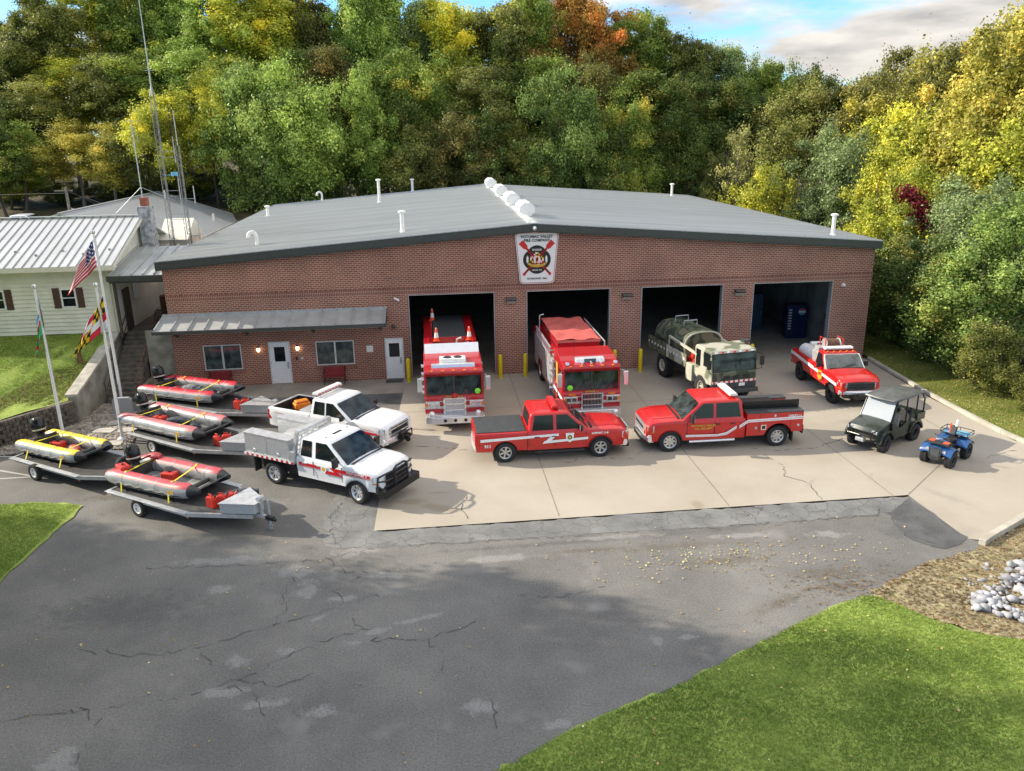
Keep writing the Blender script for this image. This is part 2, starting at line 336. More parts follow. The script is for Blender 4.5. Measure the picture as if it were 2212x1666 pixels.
# ---------------------------------------------------------------- ground materials
def ground_mat(name, c1, c2, rough=.9, s1=.35, s2=60, c3=None, speck=0, bump=.25, cracks=0, spots=(), stretch=None):
    m = bpy.data.materials.new(name); m.use_nodes = True; t = m.node_tree; p = t.nodes['Principled BSDF']; p.inputs['Roughness'].default_value = rough
    p.inputs['Specular IOR Level'].default_value = .25
    co = N(t, 'ShaderNodeTexCoord'); src = co; so = 'Object'
    if stretch:
        mp = N(t, 'ShaderNodeMapping'); mp.inputs['Scale'].default_value = stretch; L(t, co, 'Object', mp, 'Vector'); src = mp; so = 'Vector'
    n = N(t, 'ShaderNodeTexNoise', _Scale=s1, _Detail=8.0, _Roughness=.62); L(t, src, so, n, 'Vector')
    r = N(t, 'ShaderNodeValToRGB'); r.color_ramp.elements[0].position = .36; r.color_ramp.elements[1].position = .66
    r.color_ramp.elements[0].color = tuple(c1)+(1,); r.color_ramp.elements[1].color = tuple(c2)+(1,)
    L(t, n, 'Fac', r, 'Fac'); cur = (r, 'Color')
    n2 = N(t, 'ShaderNodeTexNoise', _Scale=float(s2), _Detail=6.0, _Roughness=.85); L(t, co, 'Object', n2, 'Vector')
    mr = N(t, 'ShaderNodeMapRange'); mr.inputs['From Min'].default_value = .3; mr.inputs['From Max'].default_value = .7
    mr.inputs['To Min'].default_value = 1-speck; mr.inputs['To Max'].default_value = 1+speck*1.3; L(t, n2, 'Fac', mr, 'Value')
    h = N(t, 'ShaderNodeHueSaturation'); L(t, cur[0], cur[1], h, 'Color'); L(t, mr, 'Result', h, 'Value'); cur = (h, 'Color')
    if c3:
        n3 = N(t, 'ShaderNodeTexNoise', _Scale=s1*2.3, _Detail=6.0, _W=3.0, noise_dimensions='4D'); L(t, co, 'Object', n3, 'Vector')
        r3 = N(t, 'ShaderNodeValToRGB'); r3.color_ramp.elements[0].position = .60; r3.color_ramp.elements[1].position = .70; L(t, n3, 'Fac', r3, 'Fac')
        mx = N(t, 'ShaderNodeMix', data_type='RGBA'); L(t, r3, 'Color', mx, 0); L(t, cur[0], cur[1], mx, 6); mx.inputs[7].default_value = tuple(c3)+(1,); cur = (mx, 2)
    if cracks:
        v = N(t, 'ShaderNodeTexVoronoi', feature='DISTANCE_TO_EDGE', _Scale=float(cracks)); 
        nd = N(t, 'ShaderNodeTexNoise', _Scale=3.0, _Detail=4.0); L(t, co, 'Object', nd, 'Vector')
        va = N(t, 'ShaderNodeMix', data_type='VECTOR'); va.inputs[0].default_value = .22; L(t, co, 'Object', va, 4); L(t, nd, 'Color', va, 5); L(t, va, 1, v, 'Vector')
        rc = N(t, 'ShaderNodeValToRGB'); rc.color_ramp.elements[0].position = .0; rc.color_ramp.elements[0].color = (1,1,1,1); rc.color_ramp.elements[1].position = .022; rc.color_ramp.elements[1].color = (0,0,0,1); L(t, v, 'Distance', rc, 'Fac')
        nm = N(t, 'ShaderNodeTexNoise', _Scale=.5, _Detail=3.0); L(t, co, 'Object', nm, 'Vector')
        rm = N(t, 'ShaderNodeValToRGB'); rm.color_ramp.elements[0].position = .42; rm.color_ramp.elements[1].position = .56; L(t, nm, 'Fac', rm, 'Fac')
        mu = N(t, 'ShaderNodeMath', operation='MULTIPLY'); L(t, rc, 'Color', mu, 0); L(t, rm, 'Color', mu, 1)
        mx = N(t, 'ShaderNodeMix', data_type='RGBA'); L(t, mu, 0, mx, 0); L(t, cur[0], cur[1], mx, 6); mx.inputs[7].default_value = (.06, .06, .058, 1); cur = (mx, 2)
    if spots:          # worn repairs, stains and leaf dirt that lie on the surface itself, each with a ragged soft edge
        nz = N(t, 'ShaderNodeTexNoise', _Scale=2.6, _Detail=8.0, _Roughness=.7); L(t, co, 'Object', nz, 'Vector')
        for colr, wob, soft, lst in spots:
            acc = None
            for sx, sy, rx, ry, *rt in lst:
                mp = N(t, 'ShaderNodeMapping', vector_type='TEXTURE'); mp.inputs['Location'].default_value = (sx, sy, 0); mp.inputs['Scale'].default_value = (rx, ry, 50); mp.inputs['Rotation'].default_value = (0, 0, rt[0] if rt else 0); L(t, co, 'Object', mp, 'Vector')
                ln = N(t, 'ShaderNodeVectorMath', operation='LENGTH'); L(t, mp, 'Vector', ln, 0)
                if acc is None: acc = (ln, 'Value')
                else: mn = N(t, 'ShaderNodeMath', operation='MINIMUM'); L(t, acc[0], acc[1], mn, 0); L(t, ln, 'Value', mn, 1); acc = (mn, 0)
            ma = N(t, 'ShaderNodeMath', operation='MULTIPLY_ADD'); L(t, nz, 'Fac', ma, 0); ma.inputs[1].default_value = -wob*2; L(t, acc[0], acc[1], ma, 2)
            mr2 = N(t, 'ShaderNodeMapRange', interpolation_type='SMOOTHSTEP'); mr2.inputs['From Min'].default_value = 1-wob; mr2.inputs['From Max'].default_value = 1-wob-soft; L(t, ma, 0, mr2, 'Value')
            mu2 = N(t, 'ShaderNodeMath', operation='MULTIPLY'); L(t, mr2, 'Result', mu2, 0); mu2.inputs[1].default_value = colr[3]
            mx = N(t, 'ShaderNodeMix', data_type='RGBA'); L(t, mu2, 0, mx, 0); L(t, cur[0], cur[1], mx, 6); h2 = N(t, 'ShaderNodeHueSaturation'); h2.inputs['Color'].default_value = tuple(colr[:3])+(1,); L(t, mr, 'Result', h2, 'Value'); L(t, h2, 'Color', mx, 7); cur = (mx, 2)
    L(t, cur[0], cur[1], p, 'Base Color')
    b = N(t, 'ShaderNodeBump', _Strength=bump, _Distance=.02); L(t, n2, 'Fac', b, 'Height'); L(t, b, 'Normal', p, 'Normal')
    M[name] = m
PALE = [(13.32, -24.92, .42, .33), (17.7, -23.1, .22, .38), (18.5, -23.0, .35, .15), (7.7, -22.6, .35, .3), (7.6, -23.7, .7, .22), (8.6, -24.2, .6, .2), (8.9, -22.35, .35, .14), (4.8, -25.5, .5, .6), (10.2, -17.6, .9, .35), (6.3, -17.7, 1.8, .32), (8.4, -18.6, .7, .45), (8.9, -19.6, .4, .6), (9.9, -20.2, .6, .18), (11.1, -19.2, .5, .3), (10.4, -22.2, .5, .15), (10.9, -21.8, .5, .16, .4), (9.4, -21.0, .45, .12, .5), (14.8, -25.6, .4, .2), (11.9, -21.4, .8, .14, .3), (6.5, -19.3, .5, .3), (9.9, -24.6, .5, .25), (14.3, -18.6, 1.4, .25), (24.4, -18.5, .8, .3), (21.6, -18.2, 1.2, .2), (18, -17.8, 1.6, .18)]
BROWN = [(19.5, -18.6, 2.6, .35), (20.8, -19.6, 1.9, .42), (23.3, -20.6, 1.6, .5), (17.0, -18.5, 2.2, .2), (23.2, -21.3, 1.4, .35), (1.4, -12.7, 1.8, .4), (21.3, -21.9, 1.5, .3, .5), (27.6, -19.6, .9, .4)]
DARK = [(17, -17.9, 6, .22, .03), (26.6, -18.6, .9, .9), (4, -20, 3.2, 1.2), (20.5, -17.1, 2.5, .2), (10, -18.4, 1.5, .4)]
ground_mat('asphalt', (.128, .125, .117), (.190, .184, .168), s1=.30, s2=20, speck=.5, c3=(.215, .208, .195), bump=.5, spots=[((.085, .085, .083, .6), 1.2, .9, DARK), ((.105, .085, .065, .6), 1.3, 1.0, BROWN), ((.28, .275, .26, .55), 1.7, .7, PALE)])
ground_mat('asphalt_worn', (.13, .132, .13), (.22, .22, .21), s1=.9, s2=45, speck=.35, bump=.5, cracks=2.2)
ground_mat('asphalt_pale', (.12, .122, .122), (.22, .22, .215), s1=1.6, s2=40, speck=.4, bump=.4)
ground_mat('asphalt_brown', (.060, .050, .040), (.10, .088, .072), s1=1.2, s2=40, speck=.4, bump=.4)
ground_mat('asphalt_dark', (.075, .076, .077), (.125, .126, .124), s1=1.0, s2=40, speck=.35, bump=.4)
ground_mat('concrete', (.34, .30, .24), (.41, .37, .305), s1=.22, s2=25, speck=.06, bump=.1, rough=.8, spots=[((.27, .225, .16, .7), .5, .6, [(12.6, -15.1, .9, .35, -.5), (11.7, -14.5, .6, .3), (12.6, -13.9, .5, .08), (21.1, -16.0, .25, .4), (12.3, -4.9, .4, .2)]), ((.28, .255, .21, .55), .9, .9, [(29.5, -16.5, .3, 1.2, .5), (25.6, -14.8, .1, .7, -.8), (27.9, -14.6, .1, .5, -.7), (19, -8.5, 2.5, .8), (24, -6.5, 2, .7), (14.6, -9.6, .5, .12, .8), (15.9, -9.2, .4, .12, 1.2), (30, -9.3, 1.2, .5), (28.6, -18.9, .8, .5, .5)])])
ground_mat('concrete_old', (.28, .255, .21), (.37, .34, .29), s1=.6, s2=25, speck=.1, bump=.15, rough=.85)
ground_mat('kerb_conc', (.34, .31, .25), (.52, .48, .40), s1=1.0, s2=25, speck=.15, bump=.2, rough=.85)
ground_mat('stain', (.20, .17, .13), (.36, .31, .24), s1=1.5, s2=25, speck=.1, bump=.1, rough=.7)
ground_mat('lawn', (.17, .245, .045), (.35, .43, .10), s1=.7, s2=30, speck=.4, bump=.6, c3=(.33, .36, .09))
ground_mat('lawn_dry', (.13, .18, .03), (.26, .26, .07), s1=.9, s2=30, speck=.45, bump=1.0, c3=(.26, .19, .08))
ground_mat('mulch', (.17, .14, .08), (.38, .32, .19), s1=2.5, s2=14, speck=.6, bump=1.0, c3=(.13, .16, .03))
ground_mat('forest_floor', (.05, .045, .02), (.13, .10, .045), s1=.4, s2=8, speck=.5, bump=1.0, c3=(.06, .085, .02))
ground_mat('pebble_bed', (.13, .11, .09), (.30, .26, .21), s1=2.5, s2=20, speck=.6, bump=1.0)
mat('pebble', (.44, .39, .33), .8, var=.28, scale=3); mat('boulder', (.44, .44, .45), .85, var=.3, scale=2.5)
mat('line_paint', (.52, .51, .48), .7, var=.15, scale=20)

def bez(pts, n=6):   # catmull-rom through points, in 2D
    out = []
    P = [pts[0]]+list(pts)+[pts[-1]]
    for i in range(1, len(P)-2):
        for k in range(n):
            t = k/n; a, b, c, d = P[i-1], P[i], P[i+1], P[i+2]
            out.append(tuple(.5*(2*b[j]+(c[j]-a[j])*t+(2*a[j]-5*b[j]+4*c[j]-d[j])*t*t+(3*b[j]-a[j]-3*c[j]+d[j])*t**3) for j in (0, 1)))
    out.append(pts[-1]); return out
def sheet(name, poly, z, m, kind='structure', jag=0, label=None):
    if jag:
        q = []
        for (x0, y0), (x1, y1) in zip(poly, poly[1:]+poly[:1]):
            n = max(1, int(math.hypot(x1-x0, y1-y0)/.25))
            for k in range(n): t = k/n; q.append((x0+(x1-x0)*t+random.gauss(0, jag), y0+(y1-y0)*t+random.gauss(0, jag)))
        poly = q
    bm = bmesh.new(); vs = [bm.verts.new((x, y, z)) for x, y in poly]
    es = [bm.edges.new((vs[i], vs[(i+1) % len(vs)])) for i in range(len(vs))]
    bmesh.ops.triangle_fill(bm, use_beauty=True, edges=es, normal=(0, 0, 1))
    for f in bm.faces:
        if f.normal.z < 0: f.normal_flip()
    me = bpy.data.meshes.new(name); bm.to_mesh(me); bm.free(); me.materials.append(M[m])
    o = bpy.data.objects.new(name, me); col.objects.link(o)
    if kind: o['kind'] = kind
    if label: o['label'] = label
    return o
def inpoly(x, y, poly):
    c = False; j = len(poly)-1
    for i in range(len(poly)):
        xi, yi = poly[i]; xj, yj = poly[j]
        if (yi > y) != (yj > y) and x < (xj-xi)*(y-yi)/(yj-yi)+xi: c = not c
        j = i
    return c
# ---------------------------------------------------------------- terrain
def sm(a, b, x):
    t = max(0, min(1, (x-a)/(b-a))); return t*t*(3-2*t)
WALL = [(-16, -14.2), (-9, -10.0), (-6.5, -8.4), (-4.95, -7.05), (-3.95, -5.65), (-3.05, -4.6)]
def lawn_h(x, y):                     # raised ground left of the station
    yw = interp(WALL, x) if x < -3.05 else -4.6
    base = 1.05 if x > -8 else 1.05-.03*(-8-x)
    t = sm(yw+.3, 1.3, y)
    h = base+(2.68-base)*t
    return h+max(0, y-12)*.105
def ground_h(x, y):
    h = -.04
    h -= max(0, min(9, (x-38.0)*.42)) * sm(-22, -15, y) if x > 38 else 0
    h -= max(0, min(4, (x-34)*.2))*(1-sm(-22, -15, y)) if x > 34 else 0
    h -= .6*sm(.0, 8, y)*sm(36.0, 38, x)
    if y > 34: h += (y-34)*.03*sm(50, 20, x)
    h += .12*math.sin(x*.31+1)*math.sin(y*.27)*sm(60, 80, abs(x-15)+abs(y)*.6)
    return h
xs = list(np.arange(-160, -40, 12.))+list(np.arange(-40, 32, 4.))+list(np.arange(32, 50, 1.))+list(np.arange(50, 200, 10.)); ys = list(np.arange(-120, -24, 8.))+list(np.arange(-24, 44, 2.))+list(np.arange(44, 340, 12.))
g = MB(); nx = len(xs); vv = [(x, y, ground_h(x, y)) for y in ys for x in xs]
g.add(vv, [(j*nx+i, j*nx+i+1, (j+1)*nx+i+1, (j+1)*nx+i) for j in range(len(ys)-1) for i in range(nx-1)])
struct('ground', g, 'forest_floor', smooth=80, recalc=False)
# raised lawn on the left, its front edge held by the stone wall
g = MB(); lx = list(np.arange(-90, -16, 6.))+list(np.arange(-16, -3.0, .65))+[-3.05]; n = 30; vs = []
for x in lx:
    yw = interp(WALL, x)
    for k in range(n):
        y = yw+.12+(75-yw)*(k/(n-1))**2.2; vs.append((x, y, lawn_h(x, y)+(.05*math.sin(x*1.7)*math.sin(y*1.3) if y < 0 else 0)))
g.add(vs, [(i*n+j, (i+1)*n+j, (i+1)*n+j+1, i*n+j+1) for i in range(len(lx)-1) for j in range(n-1)], [1 if vs[i*n+j][1] > 26 else 0 for i in range(len(lx)-1) for j in range(n-1)])
struct('lawn', g, ['lawn', 'forest_floor'], smooth=80, recalc=False, label='raised grass lawn sloping down from the yellow house')
g = MB(); vs = []                      # bank running on behind the stairs to the back yard
bx = [-3.05, -2.0, -1.0, -.15]
for x in bx:
    for k in range(10): y = 3.6+k*7; vs.append((x, y, 2.5+max(0, y-12)*.105))
g.add(vs, [(i*10+j, (i+1)*10+j, (i+1)*10+j+1, i*10+j+1) for i in range(3) for j in range(9)])
struct('back_yard', g, 'concrete_old', smooth=80, recalc=False)
# asphalt drive, concrete apron, sidewalk
AS = [(-30, -40), (-30, -8.2), (-5.2, -8.3), (-3, -8.15), (.35, -8.2), (.2, -6), (-.3, -5.2), (-1.7, -2.5), (-3.0, -2.0), (-3.0, 1.3), (-.9, 1.3), (-.9, 0), (2, -.05), (11.2, -.05), (10.5, -16.5), (28.4, -16.4), (28.45, -19.35), (29.1, -19.7), (28.7, -20.2), (26.6, -20.9), (24.6, -22.0), (24.1, -22.3), (22.35, -22.95), (20.2, -24.0), (18.0, -25.2), (15.6, -26.2), (13.6, -27.2), (11.4, -29.0), (8.9, -32), (7.4, -40)]
sheet('asphalt_drive', AS, .0, 'asphalt', jag=.03)
AP = [(11.05, .6), (11.1, -2.5), (10.58, -13.8), (10.53, -16.42), (28.32, -16.22), (28.36, -19.3), (28.9, -19.5), (29.3, -19.3), (31.0, -18.3), (36, -15.4), (41, -12.5), (36.2, -13.2), (35.2, -12.2), (35.1, -7), (35.45, -2), (35.62, -.2), (35.3, .6)]
sheet('concrete_apron', AP, .008, 'concrete')
sheet('sidewalk', [(-.6, -.02), (-.6, -1.6), (2.9, -2.25), (11.08, -2.45), (11.05, -.02)], .012, 'concrete_old')
sheet('dark_mat', [(10.2, -.12), (11.04, -.12), (11.04, -.75), (10.2, -.75)], .022, 'vinyl_dark', kind=None)
tag(bpy.data.objects['dark_mat'], 'black door mat in front of the right hand white door', 'door mat'); bpy.data.objects['dark_mat'].name = 'door_mat'
_o = bpy.data.objects['door_mat']; _b = _o.modifiers.new('thick', 'SOLIDIFY'); _b.thickness = .01
# apron joints and cracks
mat('joint', (.26, .23, .185), .9, var=.2); mat('crack', (.13, .115, .095), .9, var=.2); mat('road_crack', (.085, .083, .08), .9, var=.2)
def strip(pts, w, z, mb, wob=0):
    q = []
    for (x0, y0), (x1, y1) in zip(pts, pts[1:]):
        n = max(1, int(math.hypot(x1-x0, y1-y0)/.15)) if wob else 1
        for k in range(n): t = k/n; q.append((x0+(x1-x0)*t+random.gauss(0, wob), y0+(y1-y0)*t+random.gauss(0, wob)))
    q.append(pts[-1])
    for i in range(len(q)-1):
        a = Vector(q[i]); b = Vector(q[i+1]); d = (b-a)
        if d.length < 1e-4 or (wob and random.random() < .22): continue
        nn = Vector((-d.y, d.x)).normalized()*w*.5*(random.uniform(.3, 1.6) if wob else 1)
        mb.add([(a.x-nn.x, a.y-nn.y, z), (b.x-nn.x, b.y-nn.y, z), (b.x+nn.x, b.y+nn.y, z), (a.x+nn.x, a.y+nn.y, z)], [(0, 1, 2, 3)])
g = MB()
for x, y0, y1 in [(16.44, .5, -16.2), (22.1, .5, -16.2), (27.8, .5, -16.2), (33.2, .3, -12)]: strip([(x, y0), (x, y1)], .028, .014, g)
strip([(11.06, -.05), (35.5, -.05)], .03, .0142, g); strip([(11.0, -5.3), (35.2, -5.3)], .025, .0138, g)
strip([(28.34, -16.2), (33.2, -12)], .03, .0145, g)
for x in (2.4, 5.1, 7.6): strip([(x, -.05), (x, -2.3)], .02, .017, g)
struct('apron_joints', g, 'joint', recalc=False)
g = MB()
for c in [[(11.8, -9.4), (13.2, -9.9), (15.2, -10.8), (16.4, -10.9)], [(17.4, -11.9), (18.2, -11.5), (19.9, -11.9), (20.4, -11.3), (23.6, -11.0), (25.6, -11.9), (27.2, -11.8), (28.6, -11.1), (30.2, -10.9)],
          [(24.9, -12.1), (25.3, -13.2), (24.9, -14.2), (25.5, -14.9), (25.3, -16.2)], [(13.6, -14.4), (13.3, -15.2), (13.5, -16.0)], [(33, -13.6), (34.4, -13.1), (35, -13.4)]]:
    strip(c, .022, .0165, g, wob=.04)
struct('apron_cracks', g, 'crack', recalc=False)
def blob(name, cx, cy, rx, ry, z=0, m=None, rot=0, seed=0, n=44, rough=.35, into=None):
    rr = random.Random(seed); ph = [rr.uniform(0, 6.28) for _ in range(6)]; pts = []
    for k in range(n):
        a = 2*math.pi*k/n; r = 1+sum(rough/(j+1)*math.sin((j+2)*a+ph[j]) for j in range(5))*.6
        x = rx*r*math.cos(a); y = ry*r*math.sin(a); pts.append((cx+x*math.cos(rot)-y*math.sin(rot), cy+x*math.sin(rot)+y*math.cos(rot)))
    return pts
def sheets(name, polys, z, m):
    bm = bmesh.new()
    for i, poly in enumerate(polys):
        vs = [bm.verts.new((x, y, z+.0007*i)) for x, y in poly]; c = bm.verts.new((sum(p[0] for p in poly)/len(poly), sum(p[1] for p in poly)/len(poly), z+.0007*i))
        for k in range(len(vs)): bm.faces.new((vs[k], vs[(k+1) % len(vs)], c))
    for f in bm.faces:
        f.normal_update()
        if f.normal.z < 0: f.normal_flip()
    me = bpy.data.meshes.new(name); bm.to_mesh(me); bm.free(); me.materials.append(M[m]); o = bpy.data.objects.new(name, me); col.objects.link(o); o['kind'] = 'structure'; return o
# worn crackled band along the apron, pale repairs, leaf-stained patches, dark strip on the right
sheet('asphalt_band', [(10.6, -16.5), (28.3, -16.3), (28.2, -17.4), (22, -17.55), (16, -17.5), (11, -17.5), (9.1, -17.3), (8.8, -15), (9.1, -13.3), (10.5, -13.6)], .005, 'asphalt_worn', jag=.04)
sheet('asphalt_strip', [(28.3, -16.35), (28.4, -19.3), (27.3, -19.85), (26.6, -19.0), (26.9, -17.5)], .0095, 'asphalt_dark', jag=.05)
sheet('asphalt_square', [(9.3, -2.5), (11.05, -2.5), (10.95, -4.1), (9.0, -4.1)], .006, 'asphalt_dark', jag=.01)
g = MB()
for c in [[(1.2, -24.7), (3.08, -24.1), (4.69, -23.86), (6.83, -23.82), (7.92, -23.32), (8.84, -22.59), (9.9, -21.9), (10.9, -21.6)], [(3.6, -21.6), (5.1, -22.1), (6.64, -21.95), (7.96, -21.35), (9.95, -20.56), (11.02, -20.03)],
          [(4.2, -17.9), (6.9, -18.05), (9.3, -17.95), (10.6, -17.6)], [(8.7, -18), (8.3, -19.2), (8.5, -20.6), (8.3, -21.3)], [(10.2, -21.2), (10.9, -22.2), (12.2, -22.3), (13.4, -21.7)], [(13.5, -24.6), (13.6, -25.6)], [(7.6, -23.4), (8.4, -23.9), (8.7, -24.6)], [(9.4, -17.4), (9.1, -15.2), (9.5, -13.4)],
          [(11, -17.55), (16, -17.55), (22, -17.6), (27.0, -17.45)], [(26.9, -17.5), (26.6, -18.7), (27.4, -19.8)], [(14, -20.6), (15.6, -20.9), (17, -20.5)], [(4.69, -23.86), (5.3, -24.6), (5.2, -25.6)], [(6.64, -21.95), (7.1, -22.7)], [(9.95, -20.56), (9.7, -19.8), (10.3, -19.1)], [(7.92, -23.32), (8.9, -23.6), (9.6, -23.3)], [(9.3, -17.95), (9.9, -18.9), (11.2, -19.0)], [(12.2, -22.3), (12.6, -23.2), (12.3, -23.9)]]:
    strip(c, .014, .0165, g, wob=.06)
struct('road_cracks', g, 'road_crack', recalc=False)
g = MB()
for a, b in [((-6.5, -7.95), (-2.3, -8.55)), ((-6.5, -8.4), (-2.05, -10.55)), ((-7.5, -10.6), (-1.7, -10.5))]: strip([a, b], .1, .009, g)
strip([(3.4, -3.0), (8.4, -3.5)], .12, .016, g)
struct('parking_lines', g, 'line_paint', recalc=False)
# lawns at the front
LF = bez([(0.2, -18.4), (.4, -16.4), (.62, -13.3)], 6)+bez([(-1.0, -12.85), (-4, -12.9), (-20, -12.6), (-30, -12.6)], 3)+[(-30, -34), (-8, -30)]
LR = [(7.6, -40), (9, -31.5), (11.4, -28.4)]+bez([(13.3, -26.9), (15.3, -25.75), (17.7, -24.75), (19.9, -23.6), (22.05, -22.5), (23.6, -21.9), (24.15, -22.1), (24.77, -23.05), (25.53, -23.75), (26.6, -24.2)], 4)+[(30, -25.2), (60, -29), (60, -60), (8, -60)]
def mound(name, poly, m, hgt, jag=.05):
    o = sheet(name, poly, .03, m, jag=jag); return o
mound('lawn_left', LF, 'lawn', .1); mound('lawn_right', LR, 'lawn', .1)
MU = [(28.9, -19.55), (28.3, -19.9), (26.1, -20.5), (24.1, -21.6), (23.7, -21.9), (24.2, -22.4), (24.8, -23.1), (25.6, -23.8), (27.0, -24.4), (30, -25.3), (60, -29.2), (60, -12), (41.2, -12.4), (36.1, -15.5), (31.1, -18.4)]
sheet('mulch_bed', MU, .02, 'mulch', jag=.05)
GS = [(35.85, -.2), (35.7, -2), (35.35, -7), (35.4, -12), (36.2, -13.0), (41, -12.3), (41, -6), (39.5, -2), (38.6, 1.5), (38.2, 8), (35.85, 8)]
_gs = sheet('grass_verge', GS, .06, 'lawn_dry', jag=.04)
sheet('pebble_ground', [(-5.2, -8.2), (-3, -8.05), (.3, -8.1), (.15, -6), (-.35, -5.2), (-1.8, -2.55), (-3.0, -2.05), (-3.0, -4.7), (-3.9, -5.75), (-4.9, -7.15)], .012, 'pebble_bed', jag=.03, label='gravel bed round the flagpoles')
# kerbs
def kerb(name, pts, w=.18, h=.14):
    g = MB()
    for i, (a, b) in enumerate(zip(pts, pts[1:])): g.bar((a[0], a[1], h/2), (b[0], b[1], h/2), w, h+.0008*(i % 2))
    o = g.build(name, 'kerb_conc', bevel=.015); o['kind'] = 'structure'; return o
kerb('kerb', bez([(35.75, -.3), (35.6, -2.2), (35.3, -6.5), (35.25, -9.6), (35.35, -12.1), (36.2, -13.2), (41, -12.6)], 3), w=.2, h=.15)
kerb('kerb', bez([(28.5, -19.72), (29.2, -19.3), (31, -18.3), (36, -15.4), (46, -10.4)], 3), w=.2, h=.2)
# ---------------------------------------------------------------- fire station
st = thing('fire_station', 'long low red brick fire station with grey metal roof and four open garage bays', 'fire station')
WX, HB, D = 35.54, 4.27, 31.7
def wall_grid(mb, x0, x1, z0, z1, y0, y1, holes):
    xs_ = sorted({x0, x1}|{h[i] for h in holes for i in (0, 1) if x0 <= h[i] <= x1}); zs_ = sorted({z0, z1}|{h[i] for h in holes for i in (2, 3) if z0 <= h[i] <= z1})
    for xa, xb in zip(xs_, xs_[1:]):
        za = None; run = []
        for a, b in zip(zs_, zs_[1:]):
            cx, cz = (xa+xb)/2, (a+b)/2
            hole = any(h[0] < cx < h[1] and h[2] < cz < h[3] for h in holes)
            if not hole:
                if run and abs(run[-1][1]-a) < 1e-6: run[-1][1] = b
                else: run.append([a, b])
        for a, b in run: mb.box(xa, xb, y0, y1, a, b)
def rz(x): return 6.32+1.31*(1-abs(x-17.77)/17.77)
bays = [(11.51+5.889*k, 11.51+5.889*k+4.27) for k in range(4)]
holes = [(a, b, -1, HB) for a, b in bays]+[(1.4, 3.22, .84, 2.12), (6.82, 8.70, .87, 2.10), (4.53, 5.57, -1, 2.17), (10.22, 11.14, -1, 2.13)]
g = MB(); wall_grid(g, 0, WX, -.1, 6.0, 0, .3, holes)
g.prism([(0, 6.0), (WX, 6.0), (WX, 6.22), (17.77, 7.53), (0, 6.22)], 0, .3)
g.build('front_wall', 'brick', st)
g = MB(); g.box(0, .3, .3, D, -.1, 6.2); g.build('side_wall', 'brick', st); g = MB(); g.box(WX-.3, WX, .3, D, -.1, 6.2); g.build('side_wall', 'brick', st)
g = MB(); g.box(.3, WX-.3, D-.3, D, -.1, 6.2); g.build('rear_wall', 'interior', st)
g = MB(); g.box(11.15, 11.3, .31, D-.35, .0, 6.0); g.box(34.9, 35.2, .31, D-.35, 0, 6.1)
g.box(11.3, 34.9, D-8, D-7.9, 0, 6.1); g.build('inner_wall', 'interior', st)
g = MB(); g.box(34.86, 34.898, .35, 14, 0, 4.6)
for k in range(34): g.box(34.84, 34.86, .6+k*.4, .66+k*.4, .1, 4.6)
g.build('wall_panel', 'interior_pale', st)
g = MB(); g.box(.3, WX-.3, .3, D-.3, -.05, .009); g.build('floor', 'concrete_old', st)
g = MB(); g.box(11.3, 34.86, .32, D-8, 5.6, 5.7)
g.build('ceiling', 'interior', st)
# soldier course band
g = MB(); g.box(-.004, WX+.004, -.012, 0, 4.36, 4.62); g.build('brick_band', 'brick_soldier', st)
g = MB(); g.box(-.004, WX+.004, -.03, -.012, 4.62, 4.68); g.build('brick_band', 'brick', st)
g = MB(); g.box(1.3, 3.32, -.04, 0, .62, .82); g.box(6.72, 8.8, -.04, 0, .65, .85); g.build('brick_sill', 'brick_soldier', st)
g = MB()
for s, x0, x1 in ((0, -.12, 17.77), (1, 17.77, WX+.12)):
    za, zb = rz(x0), rz(x1)
    if s == 0: za = 6.32-.026
    else: zb = 6.32-.026
    g.prism([(x0, za), (x1, zb), (x1, zb-.1), (x0, za-.1)], -.28, D+.2)
for k in range(70):
    y = -.24+k*.455
    for x0, x1 in ((-.15, 17.7), (17.84, WX+.15)):
        g.prism([(x0, (rz(x0) if x0 > 0 else 6.295)-.01), (x1, (rz(x1) if x1 < WX else 6.295)-.01), (x1, (rz(x1) if x1 < WX else 6.295)+.05), (x0, (rz(x0) if x0 > 0 else 6.295)+.05)], y, y+.05)
g.build('roof', 'metal_roof', st)
g = MB()
for x0, x1, za, zb in ((-.18, 17.77, 6.29, 7.63), (17.77, WX+.18, 7.63, 6.29)):
    g.prism([(x0, za-.02), (x1, zb-.02), (x1, zb-.36), (x0, za-.36)], -.34, -.285)
    g.prism([(x0, za-.36), (x1, zb-.36), (x1, zb-.42), (x0, za-.42)], -.31, .0)
g.box(-.18, -.13, -.28, D+.2, 5.98, 6.28); g.box(WX+.13, WX+.18, -.28, D+.2, 5.98, 6.28)
g.build('fascia', 'trim_green', st)
g = MB()
for x0, x1, za, zb in ((-.18, 17.77, 6.29, 7.63), (17.77, WX+.18, 7.63, 6.29)): g.prism([(x0, za+.03), (x1, zb+.03), (x1, zb-.018), (x0, za-.018)], -.355, -.25)
g.build('roof_edge', 'galv', st)
g = MB(); g.prism([(17.35, 7.60), (17.77, 7.68), (18.19, 7.60), (18.19, 7.57), (17.35, 7.57)], -.3, D+.2); g.build('ridge_cap', 'vent_white', st)
g = MB()
for k in range(16): g.box(17.5+.12*(k % 2), 17.6+.12*(k % 2), .0+k*.2, .12+k*.2, 7.6, 7.8)
g.tube([(17.77, -.45, 7.35), (17.77, -.36, 7.45)], .09, 8)
g.build('ridge_fitting', 'vent_white', st)
